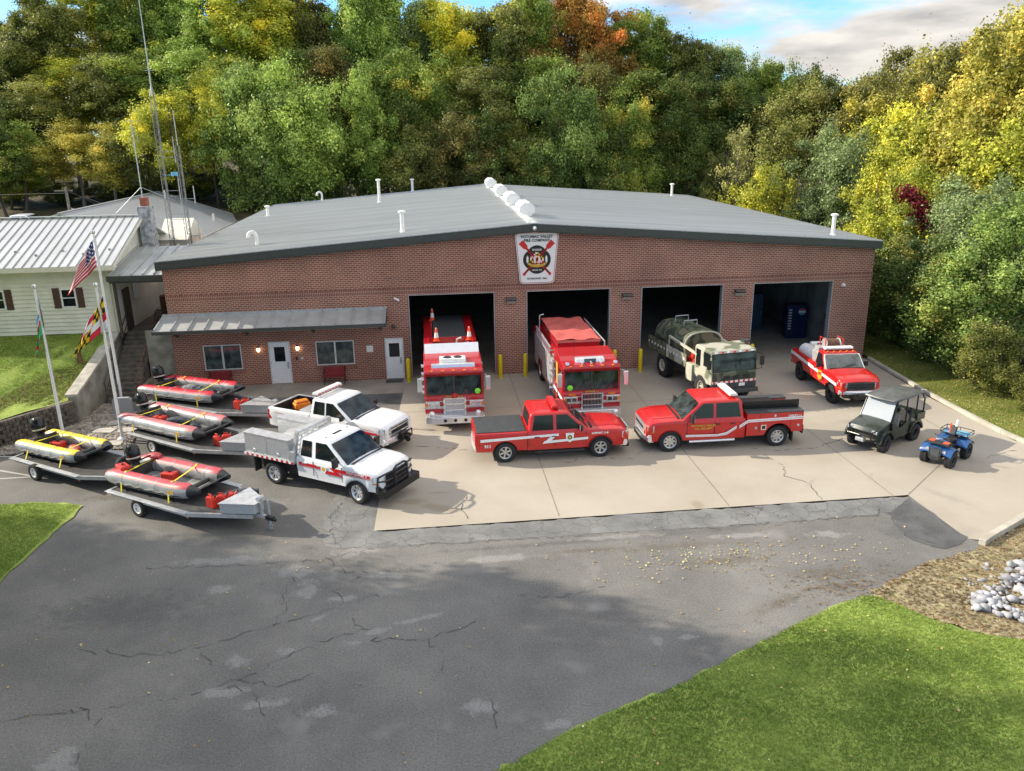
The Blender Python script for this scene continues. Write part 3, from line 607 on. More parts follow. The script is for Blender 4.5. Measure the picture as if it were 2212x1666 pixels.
for yv in (3.5, 10.4, 17.8, 26.4):
    g = MB(); oc = [(17.77+.43*math.cos(R(22.5+45*k)), 8.04+.37*math.sin(R(22.5+45*k))) for k in range(8)]
    g.prism(oc, yv-1.05, yv+1.05); g.box(17.5, 18.04, yv-.8, yv+.8, 7.62, 7.75)
    o = g.build('roof_vent', 'vent_white', st, bevel=.02)
    g = MB(); g.prism([(17.77+.36*math.cos(R(22.5+45*k)), 8.04+.30*math.sin(R(22.5+45*k))) for k in range(8)], yv-1.062, yv-1.05); g.build('vent_face', 'vent_white', o)
for x, y, h, kind in [(11.37, 1.69, 1.0, 0), (9.13, 22.4, 1.65, 0), (11.47, 31.0, 1.0, 0), (1.37, 20.07, .68, 0), (33.47, 29.0, .98, 0), (33.79, 1.22, 1.06, 0), (4.08, 2.25, .62, 1), (3.94, 30.5, .66, 1)]:
    g = MB(); z = rz(x)-.05
    if kind == 0: g.tube([(x, y, z), (x, y, z+h)], .10, 12); g.lathe([(.10, z+h-.02), (.19, z+h), (.19, z+h+.08), (.05, z+h+.12)], (x, y, 0), 'z', 12); g.lathe([(.22, z), (.11, z+.14)], (x, y, 0), 'z', 12)
    else: g.tube([(x, y, z), (x, y, z+h-.1)]+[(x-.2+.2*math.cos(R(a)), y, z+h-.1+.2*math.sin(R(a))) for a in (30, 60, 90, 120, 150, 180)]+[(x-.4, y, z+h-.18)], .085, 10)
    g.build('vent_pipe', 'vent_white', st, smooth=40)
# windows
def window(x0, x1, z0, z1):
    g = MB(); w = .055
    for b in [(x0, x0+w, z0, z1), (x1-w, x1, z0, z1), (x0+w, x1-w, z1-w, z1), (x0+w, x1-w, z0, z0+w), ((x0+x1)/2-.045, (x0+x1)/2+.045, z0+w, z1-w)]: g.box(b[0], b[1], -.02, .09, b[2], b[3])
    o = g.build('window', 'frame_grey', st, bevel=.006)
    for a, b in ((x0+w, (x0+x1)/2-.045), ((x0+x1)/2+.045, x1-w)):
        g = MB(); g.box(a, b, .04, .06, z0+w, z1-w); g.build('pane', 'glass_light', o)
        g = MB()
        for q in [(a, a+.025, z0+w, z1-w), (b-.025, b, z0+w, z1-w), (a+.025, b-.025, z0+w, z0+w+.025), (a+.025, b-.025, z1-w-.025, z1-w)]: g.box(q[0], q[1], .02, .038, q[2], q[3])
        g.build('sash', 'black_plastic', o)
window(1.4, 3.22, .84, 2.12); window(6.82, 8.70, .87, 2.10)
def sdoor(x0, x1, z1):
    g = MB(); w = .06
    g.box(x0, x0+w, -.03, .1, 0, z1); g.box(x1-w, x1, -.03, .1, 0, z1); g.box(x0+w, x1-w, -.03, .1, z1-w, z1); g.build('door_frame', 'frame_grey', st)
    g = MB(); g.box(x0+w, x1-w, .0, .06, .02, z1-w); o = g.build('door', 'door_white', st)
    cx = (x0+x1)/2; a, b = cx-.26, cx+.26; g = MB()
    for q in [(a-.05, a, 1.1, z1-.22), (b, b+.05, 1.1, z1-.22), (a, b, z1-.27, z1-.22), (a, b, 1.1, 1.15)]: g.box(q[0], q[1], -.012, 0, q[2], q[3])
    g.build('window_frame', 'door_white', o); g = MB(); g.box(a, b, -.006, 0, 1.15, z1-.27); g.build('window', 'glass', o)
    g = MB(); g.box(x1-w-.14, x1-w-.05, -.03, 0, .78, 1.12); g.bar((x1-w-.16, -.06, .95), (x1-w-.03, -.06, .95), .03); g.build('handle', 'alu_dull', o)
    g = MB()
    for z in (.3, 1.05, 1.8): g.box(x0+w-.02, x0+w+.02, -.012, 0, z, z+.11)
    g.build('hinge', 'galv', o)
sdoor(4.53, 5.57, 2.17); sdoor(10.22, 11.14, 2.13)
for a, b in bays:
    g = MB(); g.box(a, a+.03, -.02, .33, 0, HB); g.box(b-.03, b, -.02, .33, 0, HB); g.box(a+.03, b-.03, -.02, .33, HB-.03, HB)
    g.build('bay_frame', 'galv', st)
    g = MB()
    for k in range(5): g.box(a+.1, b-.1, .5+k*.62, .5+k*.62+.58, 4.42+.04*k, 4.5+.04*k)
    g.box(a+.05, a+.12, .35, 3.5, 4.3, 4.36); g.box(b-.12, b-.05, .35, 3.5, 4.3, 4.36)
    g.build('bay_door', 'interior_pale', st)
# entrance canopy
g = MB(); cz = lambda y: 3.66+.21*y
g.prism([(0, 3.66), (-1.75, 3.29), (-1.75, 3.24), (0, 3.6)], -.2, 10.42, 'yz'); 
for k in range(15): x = -.2+k*.755; g.prism([(-.06, 3.74), (-1.75, 3.385), (-1.75, 3.285), (-.06, 3.64)], x, x+.05, 'yz')
cp = g.build('canopy', 'canopy_metal', st)
g = MB(); g.box(-.25, 10.45, -.10, .0, 3.64, 3.74); g.build('flashing', 'galv', cp)
g = MB(); g.box(-.27, 10.47, -1.87, -1.755, 3.14, 3.29); g.build('gutter', 'trim_green', cp)
g = MB(); g.box(-.24, 10.44, -1.74, -.0, 3.13, 3.19)
g.build('soffit', 'trim_green', cp)
for x in (.3, 3.6, 6.8, 10.1):
    g = MB(); g.bar((x, -1.3, 3.1), (x, -.02, 2.7), .09, .09); g.box(x-.05, x+.05, -.09, -.0, 2.55, 3.1); g.build('bracket', 'trim_green', cp)
g = MB(); g.prism([(0, 3.62), (-1.75, 3.26), (-1.75, 3.14), (0, 3.14)], 10.421, 10.44, 'yz'); g.prism([(0, 3.62), (-1.75, 3.26), (-1.75, 3.14), (0, 3.14)], -.22, -.201, 'yz'); g.build('end_panel', 'trim_green', cp)
# entrance lamps, flood lamps, small fittings
def wall_lamp(x, z, label):
    t = thing('wall_lamp', label, 'lamp', (x, 0, z), 0, 'entrance wall lamps'); g = MB(); g.box(-.06, .06, -.03, 0, -.12, .12); g.box(-.05, .05, -.13, -.03, .08, .11); g.build('bracket', 'black_plastic', t)
    g = MB(); g.lathe([(.04, -.1), (.07, -.05), (.075, .05), (.05, .08)], (0, -.09, 0), 'z', 12); g.build('lamp_shade', 'lamp_glow', t, smooth=50)
wall_lamp(4.06, 1.82, 'lit entrance lamp left of the middle white door'); wall_lamp(5.95, 1.82, 'lit entrance lamp right of the middle white door')
for i, (x, lab) in enumerate([(16.62, 'brown box flood light on the pier between the first and second bays'), (22.52, 'brown box flood light on the pier between the second and third bays'), (28.42, 'brown box flood light on the pier between the third and fourth bays')]):
    t = thing('flood_light', lab, 'flood light', (x, 0, 3.84), 0, 'flood lights on the brick piers')
    g = MB(); g.prism([(0, .16), (-.28, .16), (-.34, .06), (-.30, -.0), (0, -.02)], -.25, .25, 'yz'); g.build('housing', 'steel_brown', t, bevel=.01)
    g = MB(); g.prism([(-.02, -.02), (-.29, -.005), (-.12, -.15), (-.02, -.16)], -.21, .21, 'yz'); g.build('lens', 'lens_grey', t)
def small(name, label, cat, fn, m, loc):
    g = MB(); fn(g); o = g.build(name, m, loc=loc, smooth=40); return tag(o, label, cat)
small('security_camera', 'small white camera high on the wall left of the first bay', 'camera', lambda g: (g.tube([(0, 0, 0), (0, -.12, -.02)], .03, 8), g.tube([(-.12, -.12, .06), (.12, -.2, -.06)], .055, 10)), 'vent_white', (10.95, 0, 4.1))
small('security_camera', 'small white dome on the wall right of the fourth bay', 'camera', lambda g: (g.tube([(0, 0, 0), (0, -.06, 0)], .1, 12), g.lathe([(.1, -.06), (.09, -.12), (.05, -.16), (.0, -.17)], (0, 0, 0), 'y', 12)), 'vent_white', (34.0, 0, 4.02))
small('light_fixture', 'small dark lamp on the wall above the right hand white door', 'lamp', lambda g: (g.box(-.08, .08, -.04, 0, -.08, .08), g.tube([(0, -.04, 0), (-.03, -.12, -.05)], .05, 8), g.tube([(0, -.04, 0), (.1, -.12, -.05)], .05, 8)), 'steel_brown', (10.7, 0, 2.72))
small('wall_notice', 'square white notice on the brick beside the right window', 'notice', lambda g: g.box(-.16, .16, -.015, 0, -.16, .16), 'decal_white', (9.47, 0, 1.62))
small('electrical_box', 'small black keypad on the brick right of the middle door', 'keypad', lambda g: (g.box(-.04, .04, -.03, 0, -.07, .07), g.box(-.03, .03, -.035, -.03, -.02, .05)), 'black_plastic', (5.86, 0, 1.28))
small('intercom', 'round grey bell fitting right of the black keypad', 'bell', lambda g: (g.box(-.07, .07, -.02, 0, -.07, .07), g.lathe([(.06, -.02), (.055, -.04), (0, -.05)], (0, 0, 0), 'y', 12)), 'lens_grey', (6.12, 0, 1.28))
small('downspout_box', 'small grey meter box at the foot of the right corner', 'meter box', lambda g: (g.box(0, .14, .3, .6, .3, .75), g.tube([(.07, .45, -.1), (.07, .45, .3)], .03, 8)), 'galv', (WX, 0, 0))
# bollards
for x, lab in [(11.36, 'left of the first bay'), (15.95, 'right of the first bay'), (17.22, 'left of the second bay'), (21.8, 'right of the second bay, behind the second engine'), (23.15, 'left of the third bay'), (29.05, 'left of the fourth bay'), (33.65, 'right of the fourth bay')]:
    t = thing('bollard', 'round yellow bollard standing '+lab, 'bollard', (x, -.72, 0), 0, 'yellow bollards beside the bay openings')
    g = MB(); g.lathe([(.105, 0), (.105, 1.14), (.09, 1.2), (.05, 1.235), (0, 1.245)], n=16); g.build('post', 'yellow_post', t, smooth=40)
    g = MB(); g.lathe([(.16, .005), (.16, .025), (.107, .03)], n=16); g.build('collar', 'conc_cap', t)
# benches
def bench(x, lab):
    t = thing('bench', lab, 'bench', (x, -.35, 0), 0, 'red metal benches against the brick wall')
    g = MB()
    for k in range(5): g.box(-.55, .55, .12+k*.012, .14+k*.012, .46+k*.075, .52+k*.075)
    g.build('backrest', 'bench_red', t); g = MB()
    for k in range(5): g.box(-.55, .55, -.3+k*.085, -.23+k*.085, .42, .445)
    g.build('seat', 'bench_red', t)
    for s in (-.5, .5):
        g = MB(); g.bar((s, -.28, 0), (s, -.26, .62), .035); g.bar((s, .2, 0), (s, .13, .84), .035); g.bar((s, -.28, .62), (s, .12, .64), .035); g.bar((s, -.28, .4), (s, .16, .4), .03); g.build('leg', 'iron', t)
bench(2.15, 'red slatted bench under the left window, half hidden by a boat'); bench(7.68, 'red slatted bench under the right window')
# station sign
sg = thing('station_sign', 'white tapered fire company sign with crossed oars high on the brick gable', 'sign', (17.92, -.03, 5.92))
def rpoly(w1, w2, h, r):
    pts = []
    for cx, cy, a0 in ((w2/2-r, -h/2+r, -90), (w1/2-r, h/2-r, 0), (-w1/2+r, h/2-r, 90), (-w2/2+r, -h/2+r, 180)):
        for k in range(6): a = R(a0+k*18); pts.append((cx+r*math.cos(a), cy+r*math.sin(a)))
    return pts
g = MB(); g.prism(rpoly(2.16, 1.74, 2.55, .2), 0, -.06); g.build('board', 'decal_white', sg)
g = MB(); a = rpoly(2.1, 1.68, 2.49, .18); b = rpoly(2.03, 1.62, 2.42, .16); n = len(a)
g.add([(p[0], -.064, p[1]) for p in a]+[(p[0], -.064, p[1]) for p in b], [(i, (i+1) % n, n+(i+1) % n, n+i) for i in range(n)]); g.build('border', 'tube_pink', sg)
RX = (R(90), 0, 0)
text('lettering', 'POTOMAC VALLEY', .185, 'decal_black', sg, (0, -.066, 1.04), RX, bold=.007); text('lettering', 'FIRE COMPANY', .185, 'decal_black', sg, (0, -.066, .86), RX, bold=.007)
text('lettering', 'ESTABLISHED 1866', .12, 'decal_black', sg, (0, -.066, -1.02), RX, bold=.003)
for s in (-1, 1):
    g = MB(); y = -.075
    def P(t, w): # along oar
        dx, dz = s*.78, .86; l = math.hypot(dx, dz); return (dx*t-dz/l*w*s, y-.003*s, dz*t-.08+dx/l*w*s)
    def quad(t0, t1, w0, w1, mi): g.add([P(t0, -w0), P(t1, -w1), P(t1, w1), P(t0, w0)], [(0, 1, 2, 3)], mi)
    quad(-.8, .62, .05, .05, 0); quad(-.78, .6, .022, .022, 1)
    quad(.62, .72, .04, .12, 0); quad(.72, 1.02, .12, .14, 0); c = P(-.82, 0)
    g.add([(c[0]+.075*math.cos(k*.52), y-.004, c[2]+.075*math.sin(k*.52)) for k in range(12)], [tuple(range(12))], 0)
    g.build('oar', ['decal_red', 'decal_white'], sg)
g = MB(); pts = []
for k in range(48):
    a = 2*math.pi*k/48; r = .60+.09*abs(math.cos(2*a))**.7; pts.append((r*math.cos(a), r*math.sin(a)*1.02-.08))
g.prism(pts, -.0632, -.0685); g.build('emblem', 'decal_black', sg)
g = MB(); q = [[], [], [], []]
for i in range(8):
    for j in range(8):
        x0, z0 = -.34+i*.085, -.40+j*.085
        if math.hypot(x0+.04, z0+.04+.08) < .34:
            right = i >= 4; top = j >= 4; c = ((i+j) % 2)
            mi = (0 if c else 1) if right != top else (2 if c else 3)
            g.add([(x0, -.0697, z0), (x0+.085, -.0697, z0), (x0+.085, -.0697, z0+.085), (x0, -.0697, z0+.085)], [(0, 1, 2, 3)], mi)
g.build('flag_disc', ['decal_red', 'decal_white', 'decal_yellow', 'decal_black'], sg)
text('lettering', 'ENGINE', .13, 'decal_white', sg, (0, -.0715, .40), RX, bold=.003); text('lettering', '11', .42, 'decal_white', sg, (0, -.082, -.1), RX, bold=.018); text('lettering', 'SPECIAL OPS', .085, 'decal_white', sg, (0, -.0715, -.60), RX, bold=.002)
g = MB(); b = [(-.5, -.26), (-.42, -.34), (-.3, -.42), (0, -.47), (.3, -.42), (.42, -.34), (.5, -.26), (.36, -.22), (.28, -.29), (0, -.34), (-.28, -.29), (-.36, -.22)]; g.prism(b, -.084, -.087); g.build('banner', 'gold', sg)
for s in (-1, 1):
    g = MB(); g.box(s*.47-.05, s*.47+.05, -.0712, -.0686, -.2, .06); g.box(s*.47-.02, s*.47+.02, -.0722, -.0713, -.24, .12); g.build('emblem_mark', 'decal_white', sg)
# drinks machine inside the fourth bay
t = thing('drinks_machine', 'tall blue drinks vending machine inside the fourth bay', 'vending machine', (33.9, 4.6, 0), R(-8))
g = MB(); g.box(-.6, .6, 0, .8, .08, 2.0); g.box(-.55, .55, .05, .75, 0, .08); g.build('cabinet', 'machine_blue', t, bevel=.02)
g = MB(); g.box(-.05, .55, -.02, 0, 1.3, 1.95); g.build('front_panel', 'machine_blue', t)
for mi, (a, b) in zip(('decal_red', 'decal_white', 'flag_sky'), ((20, 160), (-20, 20), (200, 340))):
    g = MB()
    if mi == 'decal_white': g.add([(.25+.2*math.cos(R(k*15)), -.0225, 1.62+.2*math.sin(R(k*15))) for k in range(24)], [tuple(range(24))])
    else: g.add([(.25+.19*math.cos(R(a+(b-a)*k/12)), -.025, 1.62+.19*math.sin(R(a+(b-a)*k/12))) for k in range(13)], [tuple(range(13))])
    g.build('emblem', mi, t)
for k in range(8): g = MB(); g.box(-.5, -.32, -.012, 0, .55+k*.16, .63+k*.16); g.build('button', 'lens_grey', t)
t = thing('locker', 'dull blue cabinet against the inside wall of the fourth bay', 'cabinet', (31.9, 7.2, 0)); g = MB(); g.box(-1.3, 1.0, 0, .8, 0, 2.2); g.build('body', 'locker_blue', t, bevel=.02)
for k in range(3): g = MB(); g.box(-1.25+k*.76, -.55+k*.76, -.02, 0, .05, 2.15); o = g.build('door', 'locker_blue', t, bevel=.005); g = MB(); g.box(-.65+k*.76, -.62+k*.76, -.05, -.02, 1, 1.15); g.build('handle', 'galv', o)
# ---------------------------------------------------------------- yellow house, left
hs_ = thing('house', 'pale yellow clapboard house with a ribbed metal roof and brown shutters', 'house')
HX0, HX1, HY0, HY1, ZB, ZE = -22, -2.75, 1.2, 10.2, 2.5, 6.05
def siding(g, x0, x1, y, z0, z1, holes=()):
    n = int(round((z1-z0)/.2))
    for k in range(n):
        a, b = z0+(z1-z0)*k/n, z0+(z1-z0)*(k+1)/n; xs_ = [x0]+sorted(sum([[h[0], h[1]] for h in holes if h[2] < (a+b)/2 < h[3]], []))+[x1]
        for i in range(0, len(xs_), 2):
            g.add([(xs_[i], y-.045, a), (xs_[i+1], y-.045, a), (xs_[i+1], y-.003, b), (xs_[i], y-.003, b), (xs_[i], y, a), (xs_[i+1], y, a)], [(0, 1, 2, 3), (4, 5, 1, 0)])
wins = [(-5.25, -4.55, 4.0, 4.95), (-8.6, -7.85, 4.0, 4.95), (-12.2, -11.4, 4.0, 4.95)]
g = MB(); siding(g, HX0, HX1, HY0, ZB+.2, ZE, wins)
g.box(HX0, HX1, HY0+.01, HY0+.03, ZB, ZE+.2); n = 22
for k in range(n):      # gable end siding
    a, b = ZB+.2+.16*k, ZB+.36+.16*k; g.add([(HX1+.022, HY0, a), (HX1+.022, HY1, a), (HX1+.003, HY1, b), (HX1+.003, HY0, b), (HX1, HY0, a), (HX1, HY1, a)], [(0, 1, 2, 3), (4, 5, 1, 0)])
yc = (HY0+HY1)/2
for k in range(11):
    a = ZE+.16*k; b = a+.16; ya = HY0+(a-ZE)/1.72*(yc-HY0); yb = HY0+(b-ZE)/1.72*(yc-HY0)
    if b > ZE+1.7: break
    g.add([(HX1+.022, ya, a), (HX1+.022, 2*yc-ya, a), (HX1+.003, 2*yc-yb, b), (HX1+.003, yb, b)], [(0, 1, 2, 3)])
g.prism([(HY0, ZB), (HY1, ZB), (HY1, ZE), (yc, ZE+1.72), (HY0, ZE)], HX1-.2, HX1, 'yz')
g.build('wall', 'siding', hs_, recalc=False)
g = MB(); g.box(HX0, HX1+.01, HY0-.02, HY0, ZB-.2, ZB+.18); g.build('foundation', 'rust', hs_)
g = MB()
for s in (1, -1):
    q = [(yc, ZE+1.86), (yc-s*5.05, ZE+.02), (yc-s*5.05, ZE-.06), (yc, ZE+1.76)]; g.prism(q, HX0-.3, HX1+.35, 'yz')
g.build('roof', 'house_roof', hs_)
g = MB()
for k in range(49): x = HX1+.33-k*.41; g.prism([(yc, ZE+1.87), (yc-5.06, ZE+.03), (yc-5.06, ZE+.05), (yc, ZE+1.89)], x-.04, x, 'yz')
g.build('roof_rib', 'rib_dark', hs_)
g = MB(); g.box(HX0-.3, HX1+.37, yc-.12, yc+.12, ZE+1.9, ZE+1.94); g.build('ridge_cap', 'house_roof', hs_)
g = MB(); g.box(HX0-.3, HX1+.36, HY0-.42-.14, HY0-.42, ZE-.22, ZE+.0)
g.prism([(yc, ZE+1.86), (yc-5.05, ZE+.02), (yc-5.05, ZE-.14), (yc, ZE+1.70)], HX1+.352, HX1+.38, 'yz'); g.build('gutter', 'siding_trim', hs_)
g = MB(); g.box(HX0, HX1+.33, HY0-.42, HY0, ZE-.14, ZE-.08); g.box(HX1-.1, HX1+.05, HY0-.05, HY0+.1, ZB, ZE-.15); g.build('soffit', 'siding_trim', hs_)
g = MB()
for k in range(12): g.box(HX1-.3-k*1.1, HX1-.2-k*1.1, HY0+(.5 if k % 2 else .9), HY0+(.6 if k % 2 else 1.0), ZE+(.62 if k % 2 else .76)-.2, ZE+(.7 if k % 2 else .84)-.2)
g.build('snow_guard', 'galv', hs_)
for a, b, c, d in wins:
    g = MB(); w = .06
    for q in [(a, a+w, c, d), (b-w, b, c, d), (a+w, b-w, d-w, d), (a+w, b-w, c, c+w), (a+w, b-w, (c+d)/2-.02, (c+d)/2+.02)]: g.box(q[0], q[1], HY0-.05, HY0, q[2], q[3])
    o = g.build('window', 'door_white', hs_)
    g = MB(); g.box(a+w, b-w, HY0-.02, HY0-.001, c+w, d-w); g.build('pane', 'glass', o)
    for s in (a-.36, b+.04): g = MB(); g.box(s, s+.32, HY0-.06, HY0-.024, c-.02, d+.02); g.build('shutter', 'shutter', hs_)
g = MB(); g.box(-2.55, -1.95, 5.5, 6.3, 5.6, 8.4); cb = g.build('chimney', 'chimney_block', hs_); g = MB(); g.box(-2.42, -2.08, 5.7, 6.1, 8.4, 8.85); g.build('chimney_pot', 'chimney_brick', cb)
g = MB(); g.box(-2.75, -1.2, 9.0, 12.0, 2.5, 6.3); g.prism([(8.7, 6.25), (12.3, 6.25), (10.5, 7.3)], -2.75, -1.1, 'yz'); g.build('rear_wing', 'siding', hs_)
g = MB(); g.box(-2.70, -2.66, 2.0, 2.9, 2.55, 4.65); g.build('side_door', 'steel_brown', hs_); g = MB(); g.box(-2.70, -2.64, 3.6, 4.2, 3.9, 4.9); g.build('side_window', 'door_white', hs_)
# covered link between house and station
lk = thing('covered_porch', 'ribbed metal porch roof over the landing between house and fire station', 'porch')
g = MB(); g.prism([(.6, 5.55), (5.2, 6.35), (5.2, 6.27), (.6, 5.47)], -2.72, .0-.02, 'yz')
for k in range(6): x = -2.7+k*.52; g.prism([(.6, 5.56), (5.2, 6.36), (5.2, 6.45), (.6, 5.65)], x, x+.05, 'yz')
g.build('roof', 'canopy_metal', lk); g = MB(); g.box(-2.74, -.02, .44, .6, 5.3, 5.56); g.box(-2.7, -.04, .62, .68, 5.2, 5.44); g.build('gutter', 'trim_green', lk)
for x in (-2.62,): g = MB(); g.box(x, x+.12, .75, .87, 2.5, 5.4); g.build('post', 'steel_brown', lk)
# stairs, landing, retaining walls
t = thing('concrete_stairs', 'dark concrete stairs climbing to the landing between the buildings', 'stairs')
g = MB(); n = 15
for k in range(n): y0 = -1.9+k*.27; g.box(-2.75, -1.35, y0, 2.2, k*.168, (k+1)*.168-.001*k)
g.build('steps', 'stair_conc', t); g = MB(); g.box(-2.8, -.01, 2.2, 8.5, 0, 2.52); g.build('landing', 'stair_conc', t)
g = MB(); g.box(-1.25, -.01, .15, .4, 0, 2.9); g.box(-1.35, -1.15, -1.2, 2.2, 0, .55); tag(g.build('retaining_wall', 'conc_wall', None), 'olive stained concrete wall between the stairs and the brick corner', 'wall')
for i, (x, lab) in enumerate([(-1.28, 'right'), (-2.68, 'left')]):
    t = thing('handrail', 'brown pipe handrail on the %s side of the concrete stairs' % lab, 'handrail')
    g = MB(); g.tube([(x, -2.0, .95), (x, 2.1, 3.45), (x, 2.6, 3.5)], .028, 6); g.tube([(x, -1.9, .5), (x, 2.1, 3.0)], .02, 6); g.build('rail', 'steel_brown' if i else 'rust', t)
    for y, z in ((-1.9, 0), (-.5, .8), (.9, 1.7), (2.15, 2.5)): g = MB(); g.tube([(x, y, z), (x, y, z+1.0)], .024, 6); g.build('post', 'steel_brown', t)
t = thing('landing_railing', 'dark metal railing along the porch landing', 'railing'); g = MB(); g.tube([(-.1, 2.2, 3.5), (-.1, 8, 3.5)], .025, 6); g.tube([(-1.25, 2.25, 3.5), (-.1, 2.25, 3.5)], .025, 6); g.build('rail', 'iron', t)
for k in range(14): g = MB(); g.bar((-1.2+k*.085, 2.25, 2.5), (-1.2+k*.085, 2.25, 3.5), .02); g.build('baluster', 'iron', t)
t = thing('oil_tank', 'dark red barrel standing on the shaded porch landing', 'barrel', (-1.5, 5.2, 2.52)); g = MB(); g.lathe([(.45, .1), (.47, .15), (.47, 1.15), (.45, 1.2), (.2, 1.24), (0, 1.24)], n=18); g.build('body', 'rust', t, smooth=40); g = MB(); g.tube([(0, 0, 1.2), (0, 0, 1.45)], .05, 8); g.build('cap', 'iron', t)
t = thing('wing_wall', 'stained concrete wing wall with a pale sloping cap beside the stairs', 'wall')
g = MB(); g.prism([(-4.6, 0), (1.2, 0), (1.2, 2.62), (-.6, 2.15), (-4.6, 1.2)], -3.2, -2.82, 'yz'); g.build('body', 'conc_wall', t, bevel=.02)
g = MB(); g.prism([(-4.66, 1.205), (-.6, 2.155), (1.2, 2.63), (1.2, 2.75), (-.62, 2.28), (-4.66, 1.33)], -3.28, -2.76, 'yz'); g.build('cap', 'conc_cap', t, bevel=.015)
g = MB()
for a, b in zip(WALL, WALL[1:]): g.bar((a[0], a[1], .5), (b[0], b[1], .5), .35, 1.08+.002*WALL.index(a))
rng = random.Random(3)
for a, b in zip(WALL, WALL[1:]):
    L_ = math.hypot(b[0]-a[0], b[1]-a[1]); nx_ = int(L_/.3); d = Vector((b[0]-a[0], b[1]-a[1], 0)).normalized(); nn = Vector((d.y, -d.x, 0))
    for i in range(nx_):
        for j in range(6):
            c = Vector((a[0], a[1], 0))+d*(.3*(i+.5*(j % 2)))+nn*(.17+rng.uniform(0, .04)); g.bar(c-d*.13+Vector((0, 0, .09+j*.17)), c+d*.13+Vector((0, 0, .09+j*.17)), .08, .155)
tag(g.build('stone_retaining_wall', 'stone_wall', None, bevel=.012), 'low dark stone block wall holding back the raised lawn', 'wall')
small('wooden_stump', 'short wooden post standing in the leafy lawn above the wing wall', 'post', lambda g: (g.lathe([(.13, 0), (.11, .1), (.1, .55), (.14, .6), (.14, .66), (0, .66)], n=10),), 'rust', (-3.7, -1.6, 1.95))
small('lawn_pipe', 'bent white pipe sticking out of the lawn at the left edge', 'pipe', lambda g: g.tube([(0, 0, 0), (0, 0, .6), (-.05, 0, .72), (-.18, 0, .74)], .035, 8), 'pole_white', (-7.4, -2.6, 1.6))
small('porch_downspout', 'white downspout on the near corner of the yellow house', 'downspout', lambda g: g.tube([(0, 0, 0), (0, 0, 3.0), (0, -.2, 3.3)], .045, 8), 'siding_trim', (-2.9, 1.1, 2.55))
# metal roofed building behind
bb = thing('metal_building', 'wide low building with a plain grey metal roof behind the yellow house', 'building')
g = MB(); g.prism([(-18.2, 3.0), (-4.0, 3.0), (-4.0, 4.85), (-10.9, 7.15), (-18.2, 4.85)], 16.1, 36.0); g.build('wall', 'siding', bb)
g = MB()
for s in (0, 1):
    x0, z0 = (-3.7, 4.86) if s else (-18.5, 4.86)
    g.prism([(x0, z0), (-10.9, 7.30), (-10.9, 7.20), (x0, z0-.1)], 15.8, 36.3)
g.build('roof', 'barn_roof', bb); g = MB(); g.box(-11.0, -10.8, 15.8, 36.3, 7.28, 7.34); g.box(-3.78, -3.68, 15.8, 36.3, 4.75, 4.9); g.prism([(-10.9, 7.32), (-3.7, 4.88), (-3.7, 4.78), (-10.9, 7.22)], 36.3, 36.34); g.prism([(-18.5, 4.88), (-10.9, 7.32), (-10.9, 7.22), (-18.5, 4.78)], 15.76, 15.8); g.build('roof_edge', 'galv', bb)
for x, y, h in ((-9.6, 33.5, .7), (-4.9, 30, .55)): g = MB(); z = 7.3-abs(x+10.9)*.34; g.tube([(x, y, z-.1), (x, y, z+h)], .08, 8); g.build('vent_pipe', 'vent_white', bb)
# antenna tower and mast
def lattice(x, y, z0, z1, w, lab, name):
    t = thing(name, lab, 'antenna tower', (x, y, z0)); H = z1-z0
    legs = [(w*math.cos(R(a)), w*math.sin(R(a))) for a in (90, 210, 330)]
    for a in legs: g = MB(); g.tube([(a[0], a[1], 0), (a[0], a[1], H)], .02, 6); g.build('leg', 'mast_grey', t)
    g = MB(); n = int(H/.45)
    for k in range(n):
        z = k*.45
        for i in range(3): a, b = legs[i], legs[(i+1) % 3]; g.bar((a[0], a[1], z), (b[0], b[1], z+.45), .013); g.bar((a[0], a[1], z), (b[0], b[1], z), .013)
    g.build('lattice', 'mast_grey', t); return t, H
tw, H = lattice(-1.9, 8.6, 2.5, 14.0, .15, 'tall slim lattice antenna tower behind the gable of the yellow house', 'antenna_tower')
g = MB(); g.tube([(0, 0, H), (0, 0, H+1.2)], .04, 6); g.tube([(0, 0, H+1.2), (0, 0, H+7.5)], [.03, .015], 6); g.bar((-.25, 0, H+1.3), (.25, 0, H+1.3), .03)
for a in (0, 120, 240): g.bar((.18*math.cos(R(a)), .18*math.sin(R(a)), H), (0, 0, H+.6), .025)
g.build('whip_antenna', 'galv', tw)
for z in (3.4, 4.9, 6.2, 8.3):
    g = MB(); g.bar((.1, 0, z), (.75, 0, z), .025); g.bar((.1, 0, z+.3), (.75, 0, z+.3), .025); g.tube([(.75, 0, z-.3), (.75, 0, z+1.1)], .025, 8)
    g.build('antenna_arm', 'galv', tw)
g = MB(); g.tube([(.6, 0, 7.3), (.6, 0, 7.5)], .18, 12); g.bar((0, 0, 7.35), (.6, 0, 7.35), .04); g.build('beacon', 'flag_sky', tw)
t2, H2 = lattice(-1.1, 9.2, 2.5, 11.4, .12, 'shorter lattice antenna tower carrying white loop antennas', 'antenna_tower'); g = MB(); g.tube([(0, 0, H2), (0, 0, H2+1.9)], .025, 6); g.build('whip_antenna', 'galv', t2)
for z in (2.2, 3.9, 6.0): g = MB(); g.bar((.1, 0, z), (.55, 0, z), .03); g.tube([(.55, 0, z-.25), (.55, 0, z+.7)], .03, 6); g.build('antenna_arm', 'galv', t2)
t = thing('antenna_mast', 'thin guyed antenna mast with a small cross aerial left of the tower', 'mast', (-2.75, 7.2, 6.6)); g = MB(); g.tube([(0, 0, 0), (0, 0, 5.9)], .03, 6); g.build('pole', 'galv', t)
